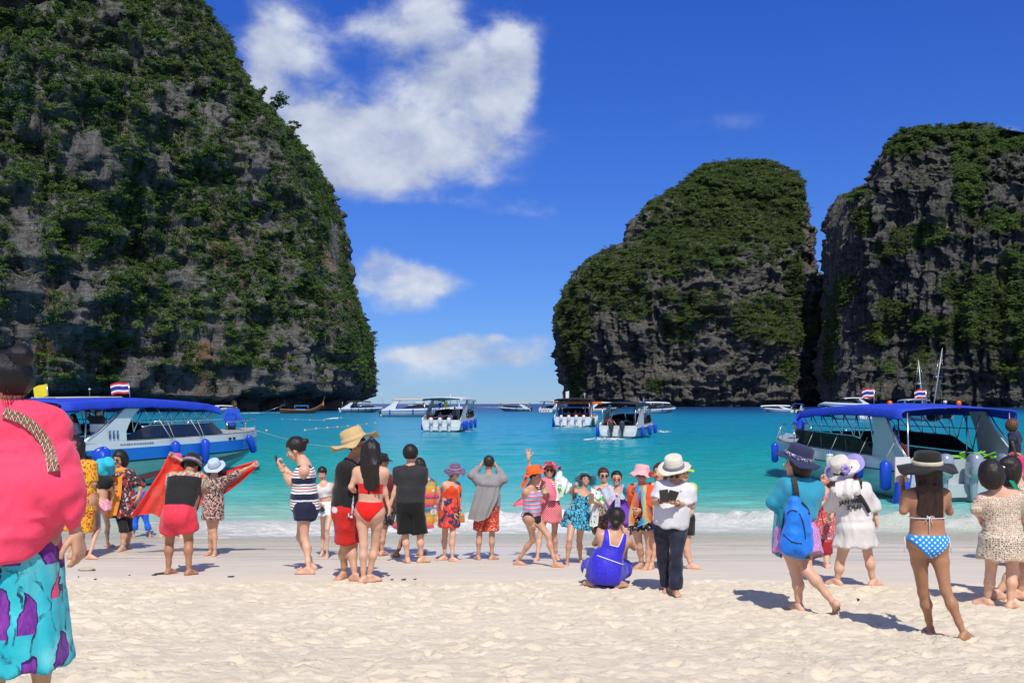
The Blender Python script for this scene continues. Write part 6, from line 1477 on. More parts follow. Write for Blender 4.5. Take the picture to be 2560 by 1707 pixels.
# 29 polka bikini, black hat
p = Fig('tanned woman in a wide black hat and blue polka dot bikini', C8, (318, 372), (315, 470), (320, 858), (292, 1190, .0), (445, 1180, .0), yaw=178, face=178, aA=(342, 1478), aB=(565, 1515), eA=(158, 640, .0), wA=(152, 470, .22), eB=(470, 645, .08), wB=(430, 560, .28), tone='tan', girth=1.06, toesA=175, toesB=130, group=GRP)
p.body(); p.hair('wavy', hair_mat('hair_dark_brown', (.022, .012, .009)), length=.34, vol=1.05)
BH = flat('black_straw', (.012, .011, .011), wr=.3); p.hat(BH, crown=.112, ch=.115, brim=.235, wav=.022, nw=3, tilt=(-6, 2), up=.055, droop=.035, band=flat('cream_band', (.55, .50, .36)))
p.bikini('bikini_bottom', polka('blue_polka', (.01, .26, .72), (.70, .78, .82), 22, .26), 'low'); WS = flat('white_string', (.75, .74, .76))
p.ring(.455, .0042, WS, 'bikini_string'); m = MB()
k_ = p.onb(332, 682, .0, .012)
for dx_, dz_ in ((-.030, -.035), (.022, -.06), (0, -.13)): m.tube([k_, k_ + A3(dx_ * .6, -.01, dz_ * .3 + .008), k_ + A3(dx_, -.006, dz_)], .0035, 5)
m.tube([k_ + A3(-.002, 0, 0), k_ + A3(-.02, -.008, .012), k_ + A3(-.022, -.008, -.012), k_, k_ + A3(.024, -.008, .010), k_ + A3(.022, -.008, -.012), k_], .0035, 5)
for sx in (150, 478):
    c = p.onb(sx + (14 if sx < 300 else -14), 815, .0, .010); m.tube([c, c + A3(.0, -.03, -.06), c + A3(-.01 if sx < 300 else .012, -.02, -.13)], .0035, 5); m.tube([c, c + A3(-.03 if sx < 300 else .03, -.01, .01), c], .003, 5); m.tube([c, c + A3(.0, -.02, -.05), c + A3(.012, -.03, -.10)], .003, 5)
wpart(m, 'string_bows', WS, p.root)
c = q(C8, 152, 360, p.Y + .30); phone_at(c, A3(0, 0, 1), A3(-.3, 1, 0), 'white tablet held up by the woman in the black hat', .15, .22, .010, (.7, .7, .72), 'tablet', 'tablet')
# 30 crochet dress
p = Fig('woman with short dark hair in a cream crochet beach dress', C8, (755, 395), (800, 492), (835, 850), (745, 1070, .0), (890, 1070, .03), yaw=172, face=150, aA=(722, 1282), aB=(880, 1302), eA=(650, 625, .0), wA=(690, 720, .18), eB=(965, 640, .05), wB=(950, 740, .15), tone='fair', girth=1.06, tilt=(18, -8), toesA=-130, toesB=130, group=GRP)
p.body(); p.hair('bob', vol=1.12)
def croc(T, v):
    x, y, z = T.sep(v); return T.mix(T.noise(v, 30, 3), (.60, .50, .38), (.70, .60, .48))
def croca(T, v):
    x, y, z = T.sep(v); g = T.comb(x, 0.0, z); e = T.vor(g, 46, .55, 'DISTANCE_TO_EDGE'); r = T.vor(g, 9.5, .2); ring = T.math('SINE', T.math('MULTIPLY', r, 42)); a = T.math('MAXIMUM', T.math('LESS_THAN', e, .13), T.math('GREATER_THAN', ring, .8)); return T.map(a, 0, 1, .22, 1)
CD = cloth('cloth_crochet', croc, .9, alpha=croca); p.garment('swimsuit', flat('black', BLACK), -.1, .10, .008, legs=.10, leginf=.008); p.garment('crochet_dress', CD, .0, .86, .022, sl=1.2, slinf=.026, skirt=dict(z=.50, rb=(.245, .21), rt=(.16, .14), n=5, a=.02), fold_a=.003)
p.ring(.56, .014, flat('black', BLACK), 'bikini_strap', .004)
# 31 right edge
p = Fig('woman with a yellow hair flower beside the cream crochet dress', C8, (890, 368, .0), (940, 465), (960, 850), (900, 1050), (985, 1050), yaw=150, face=120, aA=(800, 1238), aB=(940, 1232), eA=(900, 650), wA=(920, 740), tone='fair', toesA=-95, toesB=-90, group=GRP)
p.body(); p.hair('bob', bun=(0, -.09, .06, .045)); p.garment('crochet_dress', CD, .0, .92, .02, sl=1.1, skirt=dict(z=.5, rb=(.22, .19)))
m = MB().lathe([(.002, -.015), (.03, -.008), (.032, .01), (.002, .018)], 9, p.hd + A3(-.03, 0, .10) * p.hs); wpart(m, 'hair_flower', flat('yellow', (.75, .50, .02)), p.root)
m = MB().lathe([(.002, -.01), (.022, -.006), (.02, .008), (.002, .014)], 7, q(C8, 832, 345, p.Y - .15)); wpart(m, 'hair_clip', flat('white', (.72, .76, .84)), p.root)
m = sheet(C8, [[(870, 435, p.Y - .12), (900, 430, p.Y - .12)], [(920, 520, p.Y - .2), (945, 510, p.Y - .2)], [(935, 640, p.Y - .2), (960, 640, p.Y - .2)], [(955, 800, p.Y - .18), (985, 800, p.Y - .18)]], wave=.004, nw=1, th=.01); wthing(m, 'green_strap', flat('green_strap', (.0, .22, .12)), 'green bag strap on the woman at the right edge', 'strap')
p = Fig('person in a hot pink sun hat just inside the right edge', C8, (985, 375), (1010, 480), (1015, 850), None, None, yaw=170, Y=14.6, tone='fair', group=GRP, aA=(990, 1180), aB=(1060, 1180))
p.body(hands=False); p.hat(flat('magenta', (.72, .03, .14)), crown=.12, ch=.10, brim=.19, wav=.015, up=.03, droop=.06); p.garment('dress', flat('rose', (.6, .3, .35)), 0, .9, .02, sl=.6, skirt=dict(z=.5, rb=(.22, .19)))
# ------------------------------------------------------------------ boats
GEL = M('white_gelcoat', (.62, .65, .66), .25, coat=.3, var=.06, vs=1.5); GELT = M('pale_teal_gelcoat', (.36, .50, .50), .25, coat=.3, var=.06, vs=1.5)
GELG = M('grey_white_gelcoat', (.42, .48, .50), .3, coat=.2, var=.06, vs=1.5)
BLUEC = M('blue_canvas', (.010, .045, .50), .75, bump=(6, .5, .05), var=.15, vs=3); BLKC = M('black_canvas', (.012, .012, .014), .7); WHC = M('white_roof', (.60, .62, .63), .4); BEIC = M('beige_roof', (.45, .40, .32), .6)
GLS = M('dark_glass', (.008, .010, .012), .06, coat=.6); STEEL = M('steel_tube', (.55, .56, .58), .25, metal=.9); DARK = M('dark_interior', (.012, .013, .015), .8)
RUB = M('black_rubber', (.014, .014, .015), .6); FBL = M('blue_vinyl', (.008, .06, .50), .3, bump=(9, .3, .02)); FWH = M('white_vinyl', (.60, .59, .54), .4); BSTR = M('blue_stripe', (.01, .16, .62), .3, coat=.3)
REDP = M('red_paint', (.40, .04, .025), .35); ENG = M('silver_cowling', (.33, .38, .45), .22, metal=.35, coat=.5); ENGW = M('white_cowling', (.62, .64, .66), .25, coat=.4); ENGK = M('dark_cowling', (.03, .035, .045), .25, coat=.4)
ROPE = M('pale_rope', (.50, .46, .38), .9); ORG = M('orange_plastic', (.70, .13, .01), .35); WOODD = M('brown_wood', (.10, .045, .02), .6, var=.3)
def hull_lines(L, B, zs0, zs1):
    """outline functions of a planing hull; t 0 stern .. 1 bow"""
    def ws(t): return B / 2 * max(0.0, 1 - max(0, (t - .52) / .48) ** 2.3) ** .9 * (.96 + .04 * min(1, t * 4))
    def zs(t): return zs0 + (zs1 - zs0) * t ** 1.6
    def xk(t): return L * t * (1 - 0)          # station position along the sheer
    return ws, zs
def loft(lines, n, sides=(1, -1), close=None):
    """lines: list of f(t)->(x, y, z); builds strips mirrored"""
    m = MB()
    for sgn in sides:
        G = [[(p[0], p[1] * sgn, p[2]) for p in (f(i / n) for i in range(n + 1))] for f in lines]
        if sgn < 0: G = G[::-1]
        m.grid(G)
    return m
def engine_parts():
    """outboard motor meshes: cowling, leg (origin at the transom bracket, x aft is negative)"""
    m = MB(); V = []; n = 16
    prof = [(-.05, .10, .13), (.0, .16, .20), (.12, .19, .25), (.34, .185, .25), (.50, .165, .22), (.58, .12, .16), (.61, .04, .06)]
    for z, wy, wx in prof:
        for i in range(n):
            t = 2 * pi * i / n; c_, s_ = cos(t), sin(t); V.append((-.30 + wx * abs(c_) ** .7 * (1 if c_ > 0 else -1) - (.05 * (z / .6)), wy * abs(s_) ** .7 * (1 if s_ > 0 else -1), .30 + z))
    Fc = [(i * n + k, i * n + (k + 1) % n, (i + 1) * n + (k + 1) % n, (i + 1) * n + k) for i in range(len(prof) - 1) for k in range(n)] + [tuple(range(n - 1, -1, -1)), tuple(range((len(prof) - 1) * n, len(prof) * n))]
    m.add(V, Fc); cow = mesh('cowling', m.V, m.F)
    m = MB(); m.tube([(-.28, 0, .30), (-.28, 0, -.10), (-.27, 0, -.45)], [.12, .085, .06], 10); m.box((-.10, 0, .22), (.26, .16, .34)); m.box((-.30, 0, -.30), (.34, .20, .025)); m.tube([(-.10, 0, -.60), (-.30, 0, -.60), (-.46, 0, -.60)], [.03, .065, .04], 8); m.box((-.26, 0, -.50), (.16, .03, .20))
    leg = mesh('leg', m.V, m.F, False)
    m = MB()
    for i in range(3): m.box((-.47, .08 * cos(i * 2.09), -.60 + .08 * sin(i * 2.09)), (.02, .07, .13), Matrix.Rotation(i * 2.09 - pi / 2, 3, 'X') @ Matrix.Rotation(.5, 3, 'Z'))
    prop = mesh('propeller', m.V, m.F, False)
    m = MB(); m.tube([(-.50, -.16, .56), (-.535, -.09, .50), (-.54, 0, .47), (-.535, .09, .50), (-.50, .16, .56)], .008, 5); trim = mesh('trim_line', m.V, m.F)
    return cow, leg, prop, trim
ECOW, ELEG, EPROP, ETRIM = engine_parts()
def engine(parent, loc, mat, legm=None, s=1.0, name='outboard_engine'):
    legm = legm or mat; o = None
    for me, nm, mt in ((ELEG, name, legm), (ECOW, 'cowling', mat), (ETRIM, 'trim_line', RUB), (EPROP, 'propeller', STEEL)):
        me2 = me.copy(); me2.materials.clear(); me2.materials.append(mt); c = bpy.data.objects.new(nm, me2); COL.objects.link(c)
        if o is None: o = c; c.parent = parent; c.location = loc; c.scale = (s, s, s)
        else: c.parent = o
    return o
def fender(parent, p, L, r, mat, rot=None, ends=None, rope_to=None):
    m = MB(); pts = [(0, 0, .0), (0, 0, -.03), (0, 0, -.09), (0, 0, -L + .07), (0, 0, -L + .02), (0, 0, -L)]
    m.tube(pts, [.03, r * .62, r, r, r * .62, .03], 12); o = m.build('fender', mat, parent); o.location = p
    if rot: o.rotation_euler = rot
    if ends:
        e = MB(); e.tube([(0, 0, .06), (0, 0, 0), (0, 0, -.10)], [.025, .05, r * 1.04], 12, False); e.build('fender_cap', ends, o); e = MB(); e.tube([(0, 0, -L - .05), (0, 0, -L), (0, 0, -L + .09)], [.02, .05, r * 1.04], 12, False); e.build('fender_cap', ends, o)
    if rope_to is not None:
        e = MB(); e.tube([(0, 0, 0), tuple(Vector(rope_to) - Vector(p))] if not rot else [(0, 0, 0), (0, 0, .35)], .008, 5); e.build('fender_rope', ROPE, o)
    return o
def speedboat(label, pos, heading, L=11.5, B=3.3, hullm=GEL, topm=GEL, stripe=BSTR, canopy=BLUEC, neng=3, engm=ENG, zs0=1.0, zs1=1.55, roof=2.55, cx=(.3, 8.6), arch=(0.0, 3.4), win=(3.9, 9.2), rails=True, fenders=(), fmat=FBL, side=None, detail=2, group='speedboats in the bay', seats=True, archm=None, swoosh=False, roofrail=False, canopy_side=.2, winm=GLS, boat=None, legm=None, aw=2.4, wh=.58, wt=.80, wb=.72):
    t_ = thing('speedboat', pos, label, 'speedboat', group, rz=heading)
    ws, zs = hull_lines(L, B, zs0, zs1); n = 28 if detail > 1 else 14
    X = lambda t, k=1.0: L * (t if t < .6 else .6 + (t - .6) * k)
    sheer = lambda t: (L * t, ws(t), zs(t)); rub = lambda t: (L * t, ws(t) * 1.0 + .03, zs(t) * wt)
    rub2 = lambda t: (L * t, ws(t) + .035, zs(t) * wb)
    st1 = lambda t: (L * t, ws(t) + .0, zs(t) * (wb - .035)); ch = lambda t: (L * (t - .02 * t ** 2), ws(t) * (.93 - .30 * t ** 3), .22 + .75 * t ** 3.2); kl = lambda t: (L * (t - .05 * t ** 3), .012, -.38 + 1.35 * max(0, (t - .45) / .55) ** 3)
    h = loft([st1, ch, kl], n).build('hull', hullm, t_)
    loft([rub2, st1], n).build('lower_band', RUB, t_)
    loft([rub, rub2], n).build('rubbing_strake', stripe, t_)
    loft([sheer, rub], n).build('topside', topm, t_)
    # transom
    m = MB(); pr = [sheer(0), rub(0), rub2(0), ch(0), kl(0)]; V = [p for p in pr] + [(p[0], -p[1], p[2]) for p in pr[::-1]]; m.add([(p[0] + .0, p[1], p[2]) for p in V], [tuple(range(len(V)))]); m.build('transom', topm, t_, False)
    # deck: solid foredeck and side decks, open cockpit floor
    m = MB(); dk = [i / n for i in range(n + 1)]
    xw = win[1] / L
    rows = [[(L * t, ws(t) * .985 * k, zs(t) + .02 + .06 * (1 - abs(k))) for t in np.linspace(xw - .04, .995, 10)] for k in np.linspace(-1, 1, 7)]; m.grid(rows); m.build('foredeck', topm, t_)
    m = MB()
    for s_ in (1, -1): m.grid([[(L * t, s_ * ws(t) * k, zs(t) + .02) for t in np.linspace(0, xw, 14)] for k in (.985, .84)])
    m.build('side_deck', topm, t_)
    for nm_, zf in (('cockpit_floor', .42),): MB().grid([[(L * t, ws(t) * k, zf) for t in np.linspace(0.0, xw, 10)] for k in (-.84, .84)]).build(nm_, M('cream_floor', (.30, .30, .29), .6), t_)
    m = MB()
    for s_ in (1, -1): m.grid([[(L * t, s_ * ws(t) * .84, z) for t in np.linspace(0, xw, 10)] for z in (.42, 1.1)])
    m.build('inner_side', DARK if detail < 2 else M('inner_grey', (.12, .13, .14), .7), t_)
    # window band along each side
    def wz(t, u): 
        x = L * t; return zs(t) + .03 + u * (.52 if detail > 1 else .5)
    a, b = win[0] / L, win[1] / L
    for s_ in (1, -1):
        m = MB(); N_ = 14
        lo = [(L * t, s_ * ws(t) * .93, zs(t) + .05 + (.0 if i else .02)) for i, t in enumerate(np.linspace(a, b, N_))]
        hi = [(L * t - (.5 * (i / (N_ - 1)) ** 2), s_ * ws(min(t, .85)) * (.89 if t < .8 else .84), max(zs(t) + .05 + wh * min(1, (i + .6) / 3.0), 0)) for i, t in enumerate(np.linspace(a, b, N_))]
        m.grid([lo, hi] if s_ > 0 else [hi, lo]); m.build('side_window', winm, t_)
        if rails:
            q = MB(); q.tube([Vector(p) + Vector((0, 0, .02)) for p in hi[2:]], .022, 6); q.build('window_rail', STEEL, t_)
            rt = [(x, s_ * B / 2 * (.86 if x < L * .6 else .86 - .25 * ((x - L * .6) / (L * .4))), roof - .1) for x in np.linspace(arch[1], cx[1], 8)]
            for j in range(len(rt) - 1):
                xq = rt[j][0]; tt = min(max((xq + .45) / L, a), b); k = min(int((tt - a) / (b - a) * (N_ - 1)), N_ - 1); base = Vector(hi[k])
                q = MB(); q.tube([rt[j], base], .018, 5); q.tube([base, rt[j + 1]], .018, 5); q.build('roof_strut', STEEL, t_)
            q = MB(); q.tube([(x, y, roof - .5) for x, y, z in rt[:-1]], .015, 5); q.build('grab_rail', STEEL, t_)
    # windscreen
    m = MB(); tb = b; m.grid([[(L * tb, ws(tb) * .93 * k, zs(tb) + .05) for k in np.linspace(-1, 1, 7)], [(L * tb - .55, ws(min(tb, .85)) * .84 * k, zs(tb) + wh + .02) for k in np.linspace(-1, 1, 7)]]); m.build('windscreen', winm, t_)
    # roof canopy: crowned sheet with drop edges
    m = MB(); xs = np.linspace(cx[0], cx[1], 15); G = []
    def hw(x): return B / 2 * (.98 if x < L * .55 else .98 - .30 * ((x - L * .55) / (L * .45)) ** 1.3)
    def zr(x): u = (x - cx[0]) / (cx[1] - cx[0]); return roof + .10 * sin(pi * min(1, u * 1.15)) - .14 * max(0, (u - .85) / .15) ** 2
    ks = [(-1.0, -canopy_side), (-1.0, -.02), (-.92, .03), (-.5, .09), (0, .12), (.5, .09), (.92, .03), (1.0, -.02), (1.0, -canopy_side)]
    top = [[(x, hw(x) * k, zr(x) + dz_ + (.015 * sin(x * 7) if abs(k) == 1 and dz_ < -.03 else 0)) for x in xs] for k, dz_ in ks]
    bot = [[(p[0], p[1] * .985, p[2] - .03) for p in r] for r in top]
    m.grid(top); m.grid(bot[::-1]); N1 = len(ks) * len(xs)
    c = len(xs)
    for j in (0, c - 1):
        for i in range(len(ks) - 1): a_, b_ = i * c + j, (i + 1) * c + j; a2, b2 = N1 + (len(ks) - 1 - i) * c + j, N1 + (len(ks) - 2 - i) * c + j; m.F.append((a_, b_, b2, a2))
    m.build('canopy', canopy, t_)
    # arch: slanted blade each side, from the stern quarter up to the roof
    am = archm or topm
    for s_ in (1, -1):
        m = MB(); y0_ = s_ * B / 2 * .97; y1_ = s_ * B / 2 * .90; x0_, x1_ = arch
        out = [(x0_, zs0), (x0_ + .75 * (x1_ - x0_) * .5, zs0 + (roof - zs0) * .42), (x1_ - .25, roof - .02)]
        inn = [(x0_ + 2.6, zs0), (x0_ + 2.75, zs0 + (roof - zs0) * .42), (x1_ + .55, roof - .02)]
        mid = [(x0_ + 1.9, zs0 + (roof - zs0) * .2)]
        O = [(x0_ - .05, zs0 - .02), (x0_ + (x1_ - x0_) * .3, zs0 + (roof - zs0) * .26), (x0_ + (x1_ - x0_) * .62, zs0 + (roof - zs0) * .60), (x1_ - .15, roof - .02)]
        I = [(x0_ + aw, zs0 - .02), (x0_ + aw + .02, zs0 + (roof - zs0) * .26), (max(x0_ + aw + .05, x1_ - .1), zs0 + (roof - zs0) * .60), (max(x1_ + .50, x0_ + aw + .3), roof - .02)]
        for dy in (.0, -.07 * s_):
            r1 = [(x, y0_ + (y1_ - y0_) * i / 3 + dy, z) for i, (x, z) in enumerate(O)]; r2 = [(x, y0_ + (y1_ - y0_) * i / 3 + dy, z) for i, (x, z) in enumerate(I)]
            m.grid([r1, r2])
        nV = 8
        for i in range(3): m.F.append((i, i + 1, nV + i + 1, nV + i)); m.F.append((4 + i, 5 + i, nV + 5 + i, nV + 4 + i))
        m.F.append((0, 4, nV + 4, nV)); m.F.append((3, 7, nV + 7, nV + 3)); m.build('arch', am, t_, False)
        if rails:
            q = MB(); q.tube([(p[0] - .06, p[1] + .0, p[2] + .05) for p in [(x, y0_ + (y1_ - y0_) * i / 3, z) for i, (x, z) in enumerate(O)]], .022, 6); q.build('arch_rail', STEEL, t_)
            q = MB(); q.tube([(x0_ + .15, s_ * B * .43, .45), (x0_ + .25, s_ * B * .43, roof - .02)], .022, 6); q.build('roof_post', STEEL, t_)
            q = MB(); q.tube([(x0_ + 1.5, s_ * B * .30, .45), (x0_ + 1.5, s_ * B * .30, roof)], .022, 6); q.build('roof_post', STEEL, t_)
    if seats:
        for k, x in enumerate(np.arange(2.6, win[1] - 1.0, 1.15 if detail > 1 else 2.2)):
            for s_ in (1, -1):
                q = MB(); q.box((x, s_ * .75, .68), (.45, 1.05, .12)); q.box((x - .22, s_ * .75, .95), (.08, 1.05, .5)); q.build('seat', M('dark_seat', (.03, .035, .045), .7), t_, False)
    # engines on a bracket across the transom
    wE = min(.82, (B - .7) / max(1, neng)); 
    m = MB(); m.box((-.12, 0, .35), (.24, B * .8, .34)); m.build('engine_bracket', topm, t_, False)
    for i in range(neng): engine(t_, (-.10, (i - (neng - 1) / 2) * wE, .42), engm, legm)
    # bow rail
    if rails:
        q = MB(); pts = [(L * t, ws(t) * .9, zs(t) + .42) for t in np.linspace(xw + .03, .985, 6)]; q.tube(pts + [(p[0], -p[1], p[2]) for p in pts[::-1]], .018, 5); q.build('bow_rail', STEEL, t_)
        for p in pts[::2]:
            for s_ in (1, -1): q = MB(); q.tube([(p[0], p[1] * s_, p[2]), (p[0], p[1] * s_, p[2] - .42)], .014, 5); q.build('rail_post', STEEL, t_)
    for f_ in fenders:
        x, s_, fl = f_[:3]; fm = f_[3] if len(f_) > 3 else fmat; t = x / L; lr = f_[4] if len(f_) > 4 else .14
        fender(t_, (x, s_ * (ws(t) + .06 + lr), zs(t) * .95), fl, lr, fm, rot=f_[5] if len(f_) > 5 else None, ends=FBL if fm is FWH else None, rope_to=(x, s_ * (ws(t) * .95), zs(t) + .5) if detail > 1 else None)
    return t_, ws, zs
def flag(parent, p, h, w_, hh, stops, pole=STEEL, d=(-1, 0, 0), tilt=(0, 0, 0), name='flag'):
    m = MB(); p = Vector(p); tp = p + Vector(tilt) + Vector((0, 0, h)); m.tube([p, tp], .014, 6); o = m.build('flagpole', pole, parent)
    d = Vector(d); ax = (tp - p).normalized()
    G = [[tp - ax * (v * hh) + d * (u * w_) + Vector((.0, 1, 0)) * (.05 * sin(u * 8 + v)) * u + Vector((0, 0, -.05 * u * u - .03 * sin(u * 7) * u)) for u in np.linspace(0, 1, 10)] for v in np.linspace(0, 1, 7)]
    fm = MB().grid(G); N_ = len(fm.F); per = N_ // 6
    idx = []
    for i in range(6): idx += [stops[i]] * per
    mats = list(dict.fromkeys(stops)); f = obj(name, np.array(fm.V), fm.F, mats, o, True, False, [mats.index(x) for x in idx]); 
    return o
FR, FW_, FBn = M('flag_red', (.55, .02, .02), .8), M('flag_white', (.70, .70, .70), .8), M('flag_blue', (.02, .03, .22), .8)
THAI = [FR, FW_, FBn, FBn, FW_, FR]; YEL = [M('flag_yellow', (.75, .62, .02), .8)] * 6

# --- left boat, stern towards us on the left, bow pointing out to the right
def left_boat():
    pA = at(215, 1145, 27.6); pB = at(636, 1088, 38.2)
    d = pB - pA; head = atan2(d[1], d[0] ); 
    # centre line lies half a beam to port of the visible (starboard) side
    B = 3.4; L = 11.6; hd_ = radians(73.5); port = A3(-sin(hd_), cos(hd_), 0); pos = A3(pA[0], pA[1], 0) + port * (B / 2) 
    W_ = lambda x: x
    t_, ws, zs = speedboat('large white speedboat numbered 111 with blue canopy, moored at the left', (pos[0], pos[1], -.05), hd_, L=L, B=B, hullm=M('hull_seafoam', (.34, .47, .45), .3, coat=.3, var=.08, vs=1.2), topm=GEL, stripe=BSTR, canopy=BLUEC, neng=3, zs0=1.50, zs1=1.60, roof=2.60, cx=(-.9, 6.7), arch=(.05, 2.2), win=(1.9, 7.0), aw=1.75, wh=.36, wt=.86, wb=.62,
        fenders=[(3.8, -1, .60), (5.4, -1, .80), (8.4, -1, .72, FBL, .12, (-.1, -.45, 0))], detail=2)
    # blue topside stripe wider, swooshes on the hull
    sb = -1
    def band(z0, z1, a, b, mat, off=.04, nm='hull_stripe'):
        m = MB(); N_ = 22; ts = np.linspace(a, b, N_)
        m.grid([[(L * t, sb * (ws(t) + off), z0(t)) for t in ts], [(L * t, sb * (ws(t) + off), z1(t)) for t in ts]]); m.build(nm, mat, t_)
    def hullpt(t, f): # between st1 and chine
        a_ = (ws(t), zs(t) * .58); c_ = (ws(t) * (.93 - .30 * t ** 3), .22 + .75 * t ** 3.2); return a_[0] * (1 - f) + c_[0] * f, a_[1] * (1 - f) + c_[1] * f
    for (f0, f1, fw, mat, ta, tb) in ((.95, .05, .30, REDP, .10, .80), (1.25, .25, .28, M('blue_paint', (.01, .12, .42), .35), .16, .80)):
        m = MB(); r1 = []; r2 = []
        for u in np.linspace(0, 1, 20):
            t = ta + (tb - ta) * u; f = f0 + (f1 - f0) * (u ** .6); g = fw * (.4 + .6 * (1 - u)) ; 
            y, z = hullpt(t, min(f, 1)); r1.append((L * t, sb * (y + .02), z)); y, z = hullpt(t, min(max(f + g, 0), 1)); r2.append((L * t, sb * (y + .02), z))
        m.grid([r1, r2]); m.build('hull_swoosh', mat, t_)
    # white hull number and registration
    for s_, x, z, sz, mt, sx_ in (('111', 1.22, 1.60, .34, M('number_blue', (.01, .14, .42), .4), 1.0), ('กาญจนาวดี', 0, 0, 0, None, 1)):
        if mt is None: continue
        text(s_, sz, (x, -(B / 2 * .97 + .012), z), Euler((pi / 2, 0, 0)), mt, t_, 'boat_number', ext=.004)
        text(s_, sz, (x - .015, -(B / 2 * .97 + .005), z - .015), Euler((pi / 2, 0, 0)), RUB, t_, 'number_shadow', ext=.004)
    m = MB(); rs = random.Random(2); x = 1.45
    while x < 2.9:
        w_ = rs.uniform(.05, .12); yy = -(ws(x / L) + .0); 
        yq = -(ws(x / L) + .025); m.tube([(x, yq, 1.385), (x + w_ * .3, yq, 1.44), (x + w_ * .7, yq, 1.385), (x + w_, yq, 1.435)], .007, 4); x += w_ + .03
    m.build('registration_lettering', M('number_grey', (.12, .13, .20), .5), t_)
    # roof fittings
    q = MB(); 
    for y in (-1.3, -.5): q.tube([(-.7, y, 2.76), (2.0, y, 2.80), (2.15, y, 2.66)], .022, 6)
    q.build('roof_rail', ROPE, t_)
    flag(t_, (2.6, -1.15, 2.65), .60, .52, .34, THAI, d=(-.28, .96, 0), tilt=(-.0, .06, 0))
    flag(t_, (.5, .0, 2.65), .52, .36, .34, YEL, d=(-.28, .95, -.15), tilt=(0, .05, 0))
    MB().tube([(.3, .75, 2.6), (.2, 1.15, 3.25)], .02, 6).build('flagpole', STEEL, t_)
    for s_, a_ in (('', 0),): pass
    q = MB(); q.tube([(6.7, -1.2, 2.3), (6.9, -1.1, 2.0)], .02, 6); q.build('canopy_tie', STEEL, t_)
    # stern bag and black quarter panel
    m = MB(); 
    for s_ in (1, -1): pass
    for s_ in (1, -1): q = MB(); q.box((-.03, s_ * (B / 2 - .16), .62), (.10, .34, 1.25)); q.build('quarter_panel', RUB, t_, False)
    for (x, z_, l) in ((7.6, 1.0, 0), ): pass
    for x in (7.2, 7.5): q = MB(); q.box((x, -(ws(x / L) + .03), zs(x / L) * (.90 if x < 9.7 else .80)), (.16, .03, .08)); q.build('deck_vent', RUB, t_, False)
    for x0_, x1_ in ((3.8, 4.9), (5.4, 7.6)): q = MB(); q.tube([(x0_, -(ws(x0_ / L) + .1), zs(x0_ / L) * .95), (x0_ - .35, -(ws(x0_ / L) * .9), zs(x0_ / L) + .62)], .012, 5); q.build('fender_line', FWH, t_)
    return t_, pos, hd_, ws, zs, L, B
LB = left_boat()
def local(b, x, y, z): 
    t_, pos, h, *_ = b; return A3(pos[0] + x * cos(h) - y * sin(h), pos[1] + x * sin(h) + y * cos(h), z)
m = MB(); rs = random.Random(5)
c = at(255, 1135, 26.9)
V = []
bg_ = MB().lathe([(.01, .20), (.09, .17), (.18, .08), (.24, -.05), (.21, -.2), (.1, -.27), (.01, -.28)], 18, c, Matrix.Rotation(.3, 3, 'Y'), lambda i, t: (.035 * sin(3 * t + i) + .02 * sin(5 * t), .02 * sin(2 * t))); wthing(bg_, 'dry_bag', FBL, 'blue plastic bag hanging at the stern corner of boat 111', 'bag')
